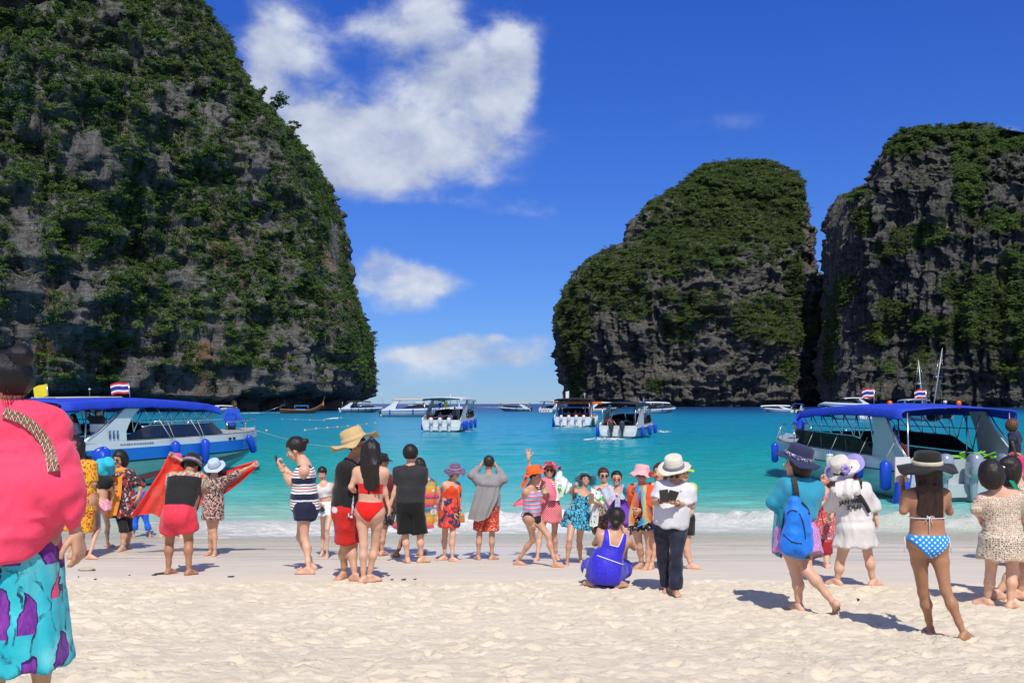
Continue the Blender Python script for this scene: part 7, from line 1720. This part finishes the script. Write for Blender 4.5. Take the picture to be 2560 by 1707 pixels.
# --- right boat, stern towards us on the right, bow pointing away to the left
def right_boat():
    hd_ = radians(97.3); B = 3.35; L = 11.8; pA = at(2262, 1150, 25.8); stb = A3(sin(hd_), -cos(hd_), 0); pos = A3(pA[0], pA[1], 0) + stb * (B / 2)
    t_, ws, zs = speedboat('large speedboat with a royal blue canopy and silver outboard engines, moored at the right', (pos[0], pos[1], -.05), hd_, L=L, B=B, hullm=GELT, topm=GELG, stripe=GELG, canopy=BLUEC, neng=3, zs0=1.15, zs1=1.42, roof=2.40, cx=(.25, 7.0), arch=(.05, 1.6), win=(2.0, 7.2), aw=1.8, wh=.42,
        fenders=[(.7, 1, .80, FBL, .15), (2.2, 1, .62, FBL, .14), (4.0, 1, .62, FWH, .12), (5.7, 1, .60, FWH, .12), (9.0, 1, .70, FBL, .12)], detail=2, winm=M('smoked_glass', (.015, .03, .03), .08, coat=.5))
    fender(t_, (-.15, B / 2 + .05, 1.0), 1.1, .19, FBL, rot=(0.25, .15, 0))
    flag(t_, (4.2, .35, 2.45), .62, .34, .28, THAI, d=(0, 1, 0)); flag(t_, (3.2, -.75, 2.45), .58, .32, .26, THAI, d=(0, 1, 0))
    for x, y in ((2.6, .70), (1.6, -.80)): q = MB(); q.tube([(x, y, 2.45), (x, y, 2.54), (x, y, 2.55), (x, y, 2.66), (x, y, 2.69)], [.045, .055, .07, .065, .02], 12); q.build('beacon_light', ORG, t_)
    q = MB(); q.tube([(2.2, -.75, 2.45), (2.2, -.75, 2.6)], .03, 8); q.tube([(2.2, -.75, 2.6), (2.2, -.75, 2.69)], .05, 10); q.build('light_mast', FWH, t_)
    # lifebuoy on the arch
    a = MB(); pts = [(1.2, B / 2 - .45 + .24 * cos(t), 1.28 + .24 * sin(t)) for t in np.linspace(0, 2 * pi, 25)]; a.tube(pts, .06, 10, False); wp_ = a.build('lifebuoy', ORG, t_)
    # heap of green and yellow fins and masks aboard
    rs = random.Random(9)
    for i in range(11):
        x, y = rs.uniform(.4, 1.1), rs.uniform(-1.3, 1.2); q = MB(); R = Matrix.Rotation(rs.uniform(-.5, .5), 3, 'X') @ Matrix.Rotation(rs.uniform(.2, 1.2), 3, 'Y') @ Matrix.Rotation(rs.uniform(0, 3), 3, 'Z'); q.box((x, y, 1.0 + rs.uniform(0, .25)), (.42, .16, .03), R); q.box((x + .02, y, .98 + rs.uniform(0, .2)), (.14, .12, .08), R); q.build('swim_fin', M('lime_rubber', (.22, .55, .06), .5), t_, False)
    q = MB(); q.box((.75, 0, .72), (.9, 2.6, .5)); q.build('stern_bench', M('dark_seat', (.03, .035, .045), .7), t_, False)
    for k, (y0_, y1_) in enumerate(((B / 2 - .1, B / 2 - .3),)):
        for j in range(4): q = MB(); q.tube([(.2 + j * .12, y0_ - .02 * j, 1.15 + .05 * j), (.9 + j * .1, y1_, 1.75), (1.3, y1_ - .1, 2.0)], .016, 6); q.build('mooring_line', ROPE if j % 2 else FBL, t_)
    return t_, pos, hd_, ws, zs, L, B
RBT = right_boat()
# --- smaller boats out in the bay: (label, waterline px x, y, heading deg, options)
def far_boat(label, px, py, head, **k):
    p = sea_at(px, py); return speedboat(label, p, radians(head), detail=1, **k)[0], p
K = dict(rails=False, seats=False)
far_boat('white speedboat seen stern-on with three white engines and a grey roof', 1103, 1080, 80, L=10, B=3.7, canopy=WHC, neng=3, engm=ENGW, roof=3.0, zs0=1.1, rails=True, seats=True, win=(3.5, 8.2), cx=(.0, 7.8), fenders=[(1.5, -1, .9), (3.2, -1, .9), (5, -1, .9), (.6, -1, .9), (1.0, 1, .9)], topm=GEL, hullm=GEL, stripe=GEL)
far_boat('black-roofed speedboat with four white engines, people in orange vests aboard', 1432, 1067, 82, L=11, B=4.2, canopy=BLKC, neng=4, engm=ENGW, roof=3.0, zs0=1.1, rails=True, seats=True, win=(3.5, 9), cx=(.0, 8.4), fenders=[(1.0, 1, 1.1, FBL), (.6, -1, 1.2, RUB), (2.2, -1, .9, FWH), (3.6, -1, .9, FWH), (5, -1, .9, FWH), (6.4, -1, .9, FWH)], hullm=GELT, stripe=GELG)
far_boat('white speedboat with black canopy and two dark engines leaving a wake', 1545, 1096, 70, L=8.6, B=2.9, canopy=BLKC, neng=2, engm=ENGK, roof=2.5, zs0=.95, zs1=1.25, rails=True, seats=True, win=(2.8, 6.8), cx=(.0, 6.3), arch=(.05, 2.4), fenders=[(.2, 1, .8), (.9, -1, .8), (3.4, -1, .8), (5.6, -1, .8)], hullm=GELG, stripe=RUB)
far_boat('long white speedboat with a beige roof and black engine, side on', 955, 1042, 4, L=15.5, B=3.4, canopy=BEIC, neng=2, engm=ENGK, roof=3.4, zs0=1.5, zs1=2.0, rails=False, seats=True, win=(4.0, 13.0), cx=(2.0, 12.2), arch=(.3, 3.2), fenders=[(1.6, -1, 1.0), (6, -1, 1.0), (9.4, -1, 1.0)], hullm=GELG, topm=GEL)
far_boat('white speedboat with silver engines and lettering on its side below the left cliff', 852, 1031, 12, L=12.0, B=3.6, canopy=BLKC, neng=3, engm=ENGW, roof=3.2, zs0=1.25, rails=True, seats=True, win=(4.0, 9.6), cx=(1.6, 8.6), arch=(.2, 3.2), fenders=[(3, -1, .9, RUB, .1), (5, -1, .9, RUB, .1), (7, -1, .9, RUB, .1), (8.8, -1, .9, RUB, .1)], hullm=M('hull_teal_dark', (.16, .30, .32), .3))
far_boat('distant white speedboat with a red-topped mast behind the long white boat', 1075, 1021, 200, L=12, B=3.6, canopy=WHC, neng=2, engm=ENGW, roof=3.4, zs0=1.6, zs1=2, **K)
far_boat('distant grey green speedboat near the open sea, heading left', 1326, 1028, 172, L=11, B=3.4, canopy=BEIC, neng=3, engm=ENGK, roof=2.7, hullm=M('hull_teal_dark', (.16, .30, .32), .3), fenders=[(2, 1, .9, RUB), (4.5, 1, .9, RUB), (7, 1, .9, RUB)], rails=True, seats=False)
far_boat('white cabin speedboat with four small engines left of the four-engined boat', 1364, 1032, 62, L=12, B=4.4, canopy=WHC, neng=4, engm=ENGW, roof=3.2, zs0=1.2, **K)
far_boat('white speedboat bow with red trim behind the orange-vested passengers', 1462, 1031, 8, L=9.5, B=3.4, canopy=WHC, neng=2, engm=ENGW, roof=2.9, stripe=REDP, **K)
far_boat('white speedboat with a flat white roof under the tower cliff', 1592, 1033, 5, L=10.5, B=3.5, canopy=WHC, neng=2, engm=ENGK, roof=2.9, fenders=[(6.5, -1, .8)], rails=True, seats=False)
far_boat('small white speedboat with dark windows at the foot of the cliff gap', 1976, 1031, 176, L=8.5, B=3.0, canopy=WHC, neng=2, engm=ENGW, roof=2.0, win=(2.5, 7.0), **K)
far_boat('small boat with a blue canopy and one dark engine beside the right boat bow', 1988, 1033, 60, L=6.5, B=2.6, canopy=BLUEC, neng=1, engm=ENGK, roof=2.4, win=(2.5, 5.0), cx=(.6, 4.6), arch=(.05, 1.6), **K)
far_boat('white twin-deck boat partly hidden behind the right canopy', 2168, 1027, 178, L=15, B=4.6, canopy=WHC, neng=2, engm=ENGW, roof=4.6, zs0=2.6, zs1=3.2, win=(4.5, 11), **K)
far_boat('speedboat with four white engines seen beneath the right canopy', 2300, 1046, 84, L=10, B=3.6, canopy=WHC, neng=4, engm=ENGW, roof=3.2, **K)
far_boat('white boat hull seen beneath the right canopy', 2165, 1050, 120, L=8, B=3.0, canopy=WHC, neng=2, engm=ENGW, roof=1.9, **K)
far_boat('small white boat against the dark sea cave behind boat 111', 520, 1029, 20, L=9, B=3.0, canopy=WHC, neng=2, engm=ENGK, roof=1.9, **K)
# longtail boat
def longtail():
    p = sea_at(700, 1033); t_ = thing('longtail_boat', p, 'dark wooden longtail boat with a blue awning and raised bow ribbon', 'longtail boat', None, rz=radians(3)); L = 11.5
    ws = lambda t: .85 * max(0.0, sin(pi * min(1, .12 + t * .88))) ** .7 + .02; zs = lambda t: .85 + .35 * (1 - t) ** 3 + 2.1 * max(0, (t - .55) / .45) ** 2.2
    loft([lambda t: (L * t, ws(t), zs(t)), lambda t: (L * t, ws(t) * .8, .2 + 1.2 * max(0, (t - .6) / .4) ** 2), lambda t: (L * t, .02, -.3 + 2.2 * max(0, (t - .6) / .4) ** 2.2)], 20).build('hull', WOODD, t_)
    loft([lambda t: (L * t, ws(t) + .03, zs(t) + .05), lambda t: (L * t, ws(t) + .03, zs(t) - .08)], 20).build('gunwale', M('pale_wood', (.35, .24, .14), .6), t_)
    MB().grid([[(L * t, ws(t) * k, zs(t) - .3) for t in np.linspace(.02, .9, 12)] for k in (-.98, .98)]).build('deck', WOODD, t_)
    MB().tube([(L * .97, 0, 2.6), (L * 1.0, 0, 3.6), (L * 1.03, 0, 4.6)], [.14, .10, .05], 8).build('stem_post', WOODD, t_)
    for i, (z, mt) in enumerate(((3.2, M('ribbon_red', (.65, .03, .02), .7)), (2.9, M('ribbon_green', (.1, .45, .1), .7)), (2.5, M('ribbon_orange', (.75, .15, .03), .7)))): MB().tube([(L * .985, 0, z), (L * .99, 0, z - .15), (L * .985, 0, z - .5 - .4 * (i == 2))], [.2, .22, .08], 8).build('bow_ribbon', mt, t_)
    m = MB(); m.grid([[(x, y, 2.0 + .12 * (1 - (y / .9) ** 2)) for x in np.linspace(3.9, 7.6, 6)] for y in np.linspace(-.95, .95, 5)]); m.build('awning', M('awning_blue', (.03, .25, .60), .7), t_)
    for x in (4.0, 7.5):
        for y in (-.85, .85): MB().tube([(x, y, .8), (x, y, 2.0)], .03, 5).build('awning_post', FWH, t_)
    MB().box((5.6, 0, 1.0), (2.6, 1.5, .35)).build('seat', M('awning_blue', (.03, .25, .60), .7), t_, False)
    m = MB(); m.box((.9, 0, 2.2), (1.0, .6, .6)); m.tube([(1.2, 0, 2.4), (1.2, 0, 3.6)], .06, 6); m.tube([(1.4, 0, 2.2), (2.8, 0, 2.9)], .04, 5); m.build('engine', RUB, t_, False)
    MB().tube([(.5, 0, 2.0), (-2.5, 0, .9), (-5.0, 0, .1)], .05, 6).build('propeller_shaft', STEEL, t_); MB().tube([(.3, 0, .9), (.3, 0, 2.2)], .07, 6).build('engine_post', WOODD, t_)
longtail()
# two sailing yachts whose masts stand behind the right canopy
for i, (px, top_y, tx, lab) in enumerate(((2308, 900, 2296, 'sailing yacht with the shorter upright mast behind the right canopy'), (2332, 870, 2356, 'sailing yacht with the taller leaning mast behind the right canopy'))):
    Yd = 150 + 20 * i; p = at(px, 1009 + EYE * F / Yd, Yd); t_ = thing('sailing_yacht', (p[0], p[1], 0), lab, 'yacht', 'sailing yachts at anchor', rz=radians(85 + 8 * i)); L = 11
    ws = lambda t: 1.6 * max(0.0, sin(pi * min(1, .25 + t * .75))) ** .7; loft([lambda t: (L * t - 5, ws(t), 1.1 + .25 * t), lambda t: (L * t - 5, ws(t) * .85, .3), lambda t: (L * t - 5, .02, -.4)], 16).build('hull', GEL, t_)
    MB().grid([[(L * t - 5, ws(t) * k, 1.1 + .25 * t) for t in np.linspace(0, 1, 12)] for k in (-1, 0, 1)]).build('deck', GEL, t_); m = MB(); m.box((.2, 0, 1.4), (4.5, 1.8, .5)); m.build('cabin', GEL, t_, False)
    tp = at(tx, top_y, Yd); tp = Vector((tp[0] - p[0], tp[1] - p[1], tp[2])); R = Matrix.Rotation(-radians(85 + 8 * i), 3, 'Z'); tp = R @ tp
    MB().tube([(0, 0, 1.2), tuple(tp)], [.11, .06], 8).build('mast', M('alloy_mast', (.45, .47, .50), .35, metal=.3), t_); mid = Vector((0, 0, 1.2)).lerp(tp, .55)
    MB().tube([mid - Vector((0, .9, 0)), mid + Vector((0, .9, 0))], .035, 5).build('spreader', STEEL, t_); MB().tube([(0, 0, 2.4), (-4.2, 0, 2.5)], .13, 8).build('boom', FBn, t_)
    for s_ in (-1, 1): MB().tube([tuple(tp), (0, 1.5 * s_, 1.2)], .012, 4).build('shroud', STEEL, t_)
# flags, antennas on far boats
def stick(label, px, y0_, y1_, Yd, col=FWH, fl=None, name='antenna', w_=.03, dx=0):
    a, b = at(px, y0_, Yd), at(px + dx, y1_, Yd); m = MB().tube([a - a * 0, b], w_, 5); o = wthing(m, name, col, label, name.replace('_', ' '))
    if fl: q = MB().grid([[tuple(b + A3(u * fl[0], .05 * sin(u * 6), -v * fl[1] - .1 * u)) for u in np.linspace(0, 1, 5)] for v in (0, .5, 1)]); wpart(q, 'flag', fl[2], o)
stick('tall white antenna on the stern-on boat roof', 1126, 1018, 984, 90); stick('blue pennant on the roof of the stern-on boat', 1104, 1018, 1005, 90, fl=(-.3, .5, BLUEC), name='pennant'); stick('yellow pennant on the roof of the stern-on boat', 1118, 1018, 1003, 90, fl=(-.28, .55, YEL[0]), name='pennant')
stick('white flagpole on the four-engined boat', 1422, 1006, 977, 112, fl=(-.35, .8, FW_), name='flagpole'); stick('thin antenna right on the four-engined boat', 1462, 1006, 982, 112)
stick('leaning antenna on the long white boat', 958, 1008, 980, 180, dx=-6); stick('leaning antenna on the flat-roofed boat', 1602, 1010, 994, 250, dx=-6)
for px in (1414, 1474): 
    a = at(px, 1006.5, 112); m = MB(); m.box(a, (2.6, .8, .25)); wthing(m, 'life_raft', ORG, 'orange life raft on the black roof, %s side' % ('left' if px < 1440 else 'right'), 'life raft', False)
# ropes and buoys
def line(name, pts, r, label, cat, mat=ROPE): return wthing(MB().tube(pts, r, 5), name, mat, label, cat)
b0 = local(LB, 11.4, 0, 1.55); b1 = np.array(sea_at(905, 1112)); 
line('mooring_rope', [tuple(b0 + (b1 - b0) * u + A3(0, 0, -.35 * sin(pi * u))) for u in np.linspace(0, 1, 14)], .018, 'pale mooring rope running from boat 111 bow over the water', 'rope')
BU = [(705, 1048), (739, 1049), (774, 1050), (810, 1051), (762, 1076), (790, 1072), (818, 1070), (843, 1068), (869, 1066), (895, 1063), (916, 1060), (938, 1058), (666, 1077)]
YB = M('yellow_float', (.55, .42, .12), .5)
for i, (x, y) in enumerate(BU):
    p = sea_at(x, y); m = MB().lathe([(.01, .20), (.12, .17), (.19, .06), (.19, -.03), (.12, -.12), (.01, -.14)], 10, (0, 0, .04), Matrix.Rotation(pi / 2, 3, 'Y') @ Matrix.Rotation(0, 3, 'X'))
    o = m.build('buoy', YB); o.location = p; o.scale = (.65, .65, .65); row = 'far' if y < 1055 else 'near'
    tag(o, 'small yellow float in the %s row of floats behind the striped tank top woman' % ('farther' if row == 'far' else 'nearer'), 'buoy', 'floats of the %s buoy line' % row)
for idx, lb in ((range(0, 4), 'far'), (range(4, 12), 'near')):
    ps = []
    for i in idx: ps.append(Vector(sea_at(*BU[i])) + Vector((0, 0, .03)))
    line('float_line', ps, .02, 'rope joining the %s row of yellow floats' % lb, 'rope')
# wakes and splashes (foam lying on the water)
def wake(px, py, px2, py2, wd, label, seed=0):
    a, b = Vector(sea_at(px, py)), Vector(sea_at(px2, py2)); rs = random.Random(seed); V = []; Fc = []; d = (b - a); n = Vector((-d.y, d.x, 0)).normalized()
    m = MB(); N_ = 26
    G = [[tuple(a + d * (i / N_) + n * (k * wd * (.35 + .65 * sin(pi * min(1, .15 + .85 * i / N_))) * (1 + .35 * sin(i * 1.7 + k + seed))) + Vector((0, 0, .04 + (.16 if k == 0 else 0) * abs(sin(i * 2.3 + seed)) * sin(pi * i / N_)))) for i in range(N_ + 1)] for k in (-1, 0, 1)]
    m.grid(G); o = obj('boat_wake', np.array(m.V), m.F, FOAM); tag(o, kind='stuff')
def foam_mat():
    m = bpy.data.materials.new('foam'); m.use_nodes = True; T = NT(m.node_tree); b = T.n['Principled BSDF']; b.inputs['Base Color'].default_value = (.75, .78, .80, 1); b.inputs['Roughness'].default_value = .9
    al = T.map(T.noise(T.scale(T.pos(), (1, .35, 1)), 1.6, 6, .75), .46, .58); tr = T.new('ShaderNodeBsdfTransparent'); mx = T.new('ShaderNodeMixShader'); T.set(mx.inputs[0], al); T.l.new(tr.outputs[0], mx.inputs[1]); T.l.new(b.outputs[0], mx.inputs[2]); T.l.new(mx.outputs[0], T.n['Material Output'].inputs[0]); return m
FOAM = foam_mat()
wake(1528, 1097, 1465, 1101, .8, '', 1); wake(1630, 1080, 1682, 1080, 1.6, '', 2); wake(1055, 1079, 1178, 1079, .9, '', 3); wake(1410, 1067, 1470, 1068, 1.0, '', 4); wake(660, 1032, 790, 1032, 2.2, '', 5); wake(1215, 1018, 1250, 1019, 8, '', 6); wake(820, 1048, 852, 1044, .9, '', 7); wake(600, 1034, 660, 1032, 2, '', 8); wake(1500, 1103, 1560, 1097, .6, '', 9)

# people on the boats
def tiny(label, foot, hgt, top, low, tone='mid', yaw=0, arms='down', hat=None, sit=False, parent=None, grp='people on the far boats'):
    s = hgt / 1.68; t_ = thing('person', tuple(foot), label, 'person', grp, rz=radians(yaw)); Z = lambda x, y, z: A3(x, y, z) * s
    k = -.42 if sit else 0
    hipz = .86 + k; knee = [Z(.10 * g, -.42 if sit else .0, .46 + (0 if sit else 0)) for g in (-1, 1)]; ank = [Z(.11 * g, -.42 if sit else .0, .06) for g in (-1, 1)]
    sh = [Z(.17 * g, 0, 1.36 + k) for g in (-1, 1)]; el = [Z(.24 * g, -.03, 1.10 + k) for g in (-1, 1)]; wr = [Z(.24 * g, -.10, .87 + k) for g in (-1, 1)]
    if arms == 'up': el = [Z(-.30, -.05, 1.45 + k), Z(.28, -.05, 1.50 + k)]; wr = [Z(-.42, -.08, 1.72 + k), Z(.15, -.08, 1.78 + k)]
    if arms == 'out': el[1] = Z(.32, -.12, 1.18 + k); wr[1] = Z(.42, -.25, 1.0 + k)
    if arms == 'fold': wr = [Z(.02, -.16, 1.05 + k), Z(-.02, -.16, 1.08 + k)]
    def body(P):
        d = ell(P, Z(0, 0, 1.56 + k), None, A3(.075, .09, .115) * s); d = smin(d, cone(P, Z(0, 0, 1.38 + k), Z(0, 0, 1.48 + k), .055 * s, .05 * s), .03 * s); d = np.minimum(d, 9)
        for i in (0, 1):
            g = (-1, 1)[i]; d = smin(d, cone(P, Z(.08 * g, 0, 1.25 + k), Z(.07 * g, 0, hipz + .02), .10 * s, .10 * s), .06 * s); d = smin(d, cone(P, sh[i], el[i], .048 * s, .038 * s), .03 * s); d = smin(d, cone(P, el[i], wr[i], .038 * s, .026 * s), .02 * s)
            d = smin(d, ell(P, wr[i] + nrm(wr[i] - el[i]) * .06 * s, None, A3(.03, .03, .06) * s), .02 * s)
            d = smin(d, cone(P, Z(.09 * g, 0, hipz), knee[i], .085 * s, .055 * s), .03 * s); d = smin(d, cone(P, knee[i], ank[i], .052 * s, .032 * s), .02 * s); d = smin(d, cone(P, ank[i], ank[i] + Z(.01 * g, -.14, -.035), .03 * s, .022 * s), .02 * s)
        return d
    V, Q = nets(body, Z(-.5, -.6, 0), Z(.5, .25, 1.9 + k * .9), .027 * s); obj('body', V, Q, skin_mat(tone), t_)
    def shirt(P):
        d = None
        for i in (0, 1):
            g = (-1, 1)[i]; q_ = cone(P, Z(.08 * g, 0, 1.25 + k), Z(.08 * g, 0, hipz + .05), .118 * s, .118 * s); d = q_ if d is None else smin(d, q_, .05); m_ = sh[i] * .3 + el[i] * .7; d = smin(d, np.maximum(cone(P, sh[i], m_, .064 * s, .062 * s), (P - m_) @ nrm(el[i] - sh[i])), .04)
        return np.maximum(np.maximum(d, P[:, 2] - (1.42 + k) * s), (hipz - .02) * s - P[:, 2])
    V, Q = nets(shirt, Z(-.42, -.3, hipz - .1), Z(.42, .3, 1.75 + k), .024 * s); obj('shirt', V, Q, top, t_)
    def sho(P):
        d = None
        for i in (0, 1):
            g = (-1, 1)[i]; a = Z(.09 * g, 0, hipz); q_ = cone(P, a, a * .25 + knee[i] * .75, .105 * s, .08 * s); d = q_ if d is None else smin(d, q_, .02)
        return d
    V, Q = nets(sho, Z(-.3, -.55, .3), Z(.3, .3, hipz + .12), .026 * s); obj('shorts', V, Q, low, t_)
    hb = lambda P: np.maximum(ell(P, Z(0, .012, 1.595 + k), None, A3(.088, .10, .10) * s), np.minimum(-(P[:, 1] + .045 * s), (1.60 + k) * s - P[:, 2]))
    V, Q = nets(hb, Z(-.14, -.16, 1.4 + k), Z(.14, .16, 1.75 + k), .020 * s); obj('hair', V, Q, hat or hair_mat(), t_); return t_
OV = flat('orange_vest', (.72, .14, .10)); BS = flat('crew_blue', (.01, .07, .50)); WS_ = flat('white_shirt2', (.66, .66, .68)); KS = flat('black', BLACK); RS_ = flat('red_shirt', (.50, .04, .03))
def onboat(label, px, py_foot, Yd, hgt, *a, **k):
    return tiny(label, at(px, py_foot, Yd), hgt, *a, **k)
# crew on boat 111
hh = lambda px, y_top, y_bot, Yd: (y_bot - y_top) / F * Yd
p = Fig('crewman in a long-sleeved blue shirt standing at the bow of boat 111', CB1, (2062, 272), (2052, 312), (2028, 480), None, None, yaw=30, Y=37.0, hh=.98, eA=(1968, 390), wA=(1978, 452), eB=(2105, 400), wB=(2142, 462), tone='dark', sex='m', face=60)
p.body(); p.hair('short'); p.garment('shirt', BS, -.05, .96, .03, sl=1.95, slinf=.035, h=.022); p.garment('shorts', KS, -.1, .1, .02, legs=.9, h=.022)
p = Fig('crewman in a royal blue shirt sitting on the bow of the right boat', CB2, (288, 712), (290, 745), (295, 850), None, None, yaw=150, Y=35.0, hh=.9, tone='dark', sex='m', eA=(246, 790), wA=(250, 840), eB=(340, 790), wB=(340, 840))
p.body(); p.hair('short'); p.garment('shirt', BS, -.05, .96, .03, sl=1.3, slinf=.035, h=.022); p.garment('shorts', KS, -.1, .1, .02, legs=.9, h=.022)
p = Fig('woman in a white shirt with folded arms standing in the stern of boat 111', CB1, (474, 412), (488, 462), (490, 640), None, None, yaw=-25, Y=29.5, hh=.98, tone='mid', eA=(445, 540), wA=(480, 575, -.2), eB=(545, 545), wB=(480, 585, -.2))
p.body(); p.hair('long', length=.1); p.garment('shirt', WS_, -.05, .95, .03, sl=1.7, slinf=.035, h=.022); p.garment('trousers', KS, -.1, .1, .02, legs=1.8, h=.022)
p = Fig('man in a black, white and blue striped top holding the roof of boat 111', CB1, (740, 335), (718, 392), (712, 600), None, None, yaw=170, Y=28.6, hh=1.0, tone='mid', sex='m', eA=(615, 378), wA=(520, 285), eB=(690, 340, .3), wB=(610, 300, .4))
p.body(); p.hair('short'); p.garment('shirt', cloth('cloth_tricolour', lambda T, v: T.ramp(T.map(T.sep(v)[2], .8, 1.5), [(0, (.02, .10, .30)), (.30, (.65, .65, .68)), (.62, (.02, .02, .025))], 'CONSTANT')), -.05, .96, .03, sl=.8, slinf=.035, h=.022); p.garment('trousers', flat('teal_trousers', (.02, .10, .22)), -.1, .1, .02, legs=1.6, h=.022)
p = Fig('person with a big brown afro in a navy t-shirt standing on the right boat stern', C8, (905, 62), (905, 102), (915, 262), None, None, yaw=40, face=60, Y=25.6, hh=1.0, tone='dark', eA=(895, 180), wA=(915, 250), eB=(940, 180), wB=(935, 260))
p.body(); p.hair('afro', hair_mat('hair_afro', (.07, .03, .015)), vol=1.25); p.garment('t_shirt', flat('navy', NAVY), -.05, .96, .03, sl=.8, slinf=.035, h=.022); p.garment('shorts', floral('bright_shorts', (.5, .04, .03), [(.6, .45, .05), (.05, .3, .35)], 8), -.12, .1, .03, legs=.85, h=.022)
# far figures
onboat('grey-shirted person standing in the stern of the stern-on boat', 1137, 1064, 91, 1.72, flat('grey_shirt', (.10, .10, .11)), KS, yaw=180)
onboat('person in a white sun hat seated left in the stern-on boat', 1078, 1062, 91, 1.6, RS_, KS, sit=True, hat=flat('white_hat', (.7, .7, .68)))
onboat('passenger in pink seated behind the engines of the stern-on boat', 1101, 1062, 91, 1.6, flat('pink_top', (.6, .2, .25)), KS, sit=True)
onboat('passenger in white seated beside the grey-shirted person', 1126, 1063, 91, 1.6, WS_, KS, sit=True)
onboat('blue-shirted crew on the left of the four-engined boat', 1401, 1054, 112, 1.6, BS, KS, tone='dark'); onboat('blue-shirted crew in a cap right of the orange vests', 1475, 1054, 112, 1.75, BS, KS, tone='dark', hat=flat('cap_green', (.2, .4, .1)))
for i, (x, y) in enumerate(((1422, 1050), (1439, 1048), (1449, 1050), (1462, 1050))): onboat('orange-vested passenger %s in the four-engined boat' % ('seated leftmost', 'second from the left', 'third from the left', 'seated rightmost')[i], x, y + 3, 112.5, 1.6, OV, KS, sit=True)
onboat('person in red bending in the stern of the two-engined boat', 1526, 1078, 74, 1.5, RS_, KS, sit=True, arms='out'); onboat('person in blue on the black canopy of the two-engined boat', 1609, 1022, 82, 1.1, BS, KS, sit=True, hat=flat('cyan', (.03, .50, .66)))
onboat('person in red standing on the bow of the grey green speedboat', 1251, 1019, 330, 1.7, RS_, KS); onboat('person in red at the stern of the grey green speedboat', 1321, 1022, 330, 1.5, RS_, KS)
onboat('person in black at the stern rail of the flat-roofed boat', 1676, 1023, 262, 1.5, KS, KS)
onboat('child in blue at the bow of the flat-roofed boat', 1605, 1020, 262, 1.1, BS, KS)
m = MB(); 
s1 = Vector(sea_at(847, 1045))
def swimmer(label, px, py, tone='mid', arm=None):
    p_ = np.array(sea_at(px, py)) + A3(0, 0, -.0); t_ = thing('person', tuple(p_), label, 'person', 'swimmers')
    def f(P):
        d = ell(P, A3(0, 0, .08), None, A3(.085, .10, .12)); d = smin(d, cone(P, A3(-.15, .1, -.12), A3(.15, .1, -.12), .09, .09), .06)
        if arm: d = smin(d, cone(P, A3(-.16, .08, -.08), A3(*arm), .05, .035), .03); d = smin(d, ell(P, A3(*arm) + A3(-.04, 0, .05), None, A3(.03, .02, .08)), .02)
        return d
    V, Q = nets(f, A3(-.8, -.3, -.35), A3(.4, .35, .7), .022); obj('body', V, Q, skin_mat(tone), t_)
    V, Q = nets(lambda P: np.maximum(ell(P, A3(0, .01, .10), None, A3(.095, .11, .12)), .03 - P[:, 2]), A3(-.2, -.2, 0), A3(.2, .2, .3), .015); obj('hair', V, Q, hair_mat(), t_)
swimmer('swimmer splashing in the water in front of the longtail boat', 848, 1046)
swimmer('bather in the shallows behind the navy sun hat', 1982, 1172, 'fair', arm=(-.32, 0, .12))
# lamp post on the shore behind boat 111
m = MB().tube([at(224, 1006, 120), at(224, 975, 120)], .07, 8); o = wthing(m, 'lamp_post', M('dark_post', (.03, .03, .03), .6), 'dark lamp post with a round globe at the foot of the left cliff', 'lamp post')
g = MB().lathe([(.01, -.14), (.12, -.08), (.15, 0), (.12, .09), (.01, .14)], 10, at(224, 973, 120)); wpart(g, 'lamp_globe', M('pale_globe', (.6, .6, .5), .3), o)
# bits of leaf litter and shells on the damp sand
LIT = M('dark_litter', (.03, .028, .022), .8)
rs = random.Random(8)
for i, (x, y, s_) in enumerate(((402, 1436, 1.6), (386, 1439, .8), (578, 1443, .9), (238, 1450, .8), (235, 1426, .5), (1010, 1450, .8), (980, 1450, .5), (1038, 1449, .5), (196, 1443, .4), (324, 1439, .4), (448, 1415, .4), (2145, 1500, .8))):
    c = ground_at(x, y); m = MB(); R = Matrix.Rotation(rs.uniform(0, 3), 3, 'Z'); s_ *= .7; a = .045 * s_
    m.lathe([(.002, .015 * s_), (a * .7, .012 * s_), (a, 0), (a * .6, -.006), (.002, -.008)], 9, c + A3(0, 0, .012), R @ Matrix.Diagonal((1.6, .7, 1)), lambda i_, t: (a * .25 * sin(3 * t), 0)); tag(wthing(m, 'leaf_litter', LIT, 'dark scrap of leaf or seaweed lying on the damp sand', 'leaf', group='scraps on the damp sand'))
# flip-flop near the bending man and pale stone
c = ground_at(216, 1425); m = MB().lathe([(.002, .03), (.07, .022), (.10, .0), (.06, -.01), (.002, -.012)], 12, c + A3(0, 0, .01), Matrix.Diagonal((1.2, .7, 1))); wthing(m, 'flat_stone', M('pale_stone', (.42, .38, .26), .8, var=.2, vs=30), 'flat pale stone on the damp sand below the yellow dress', 'stone')
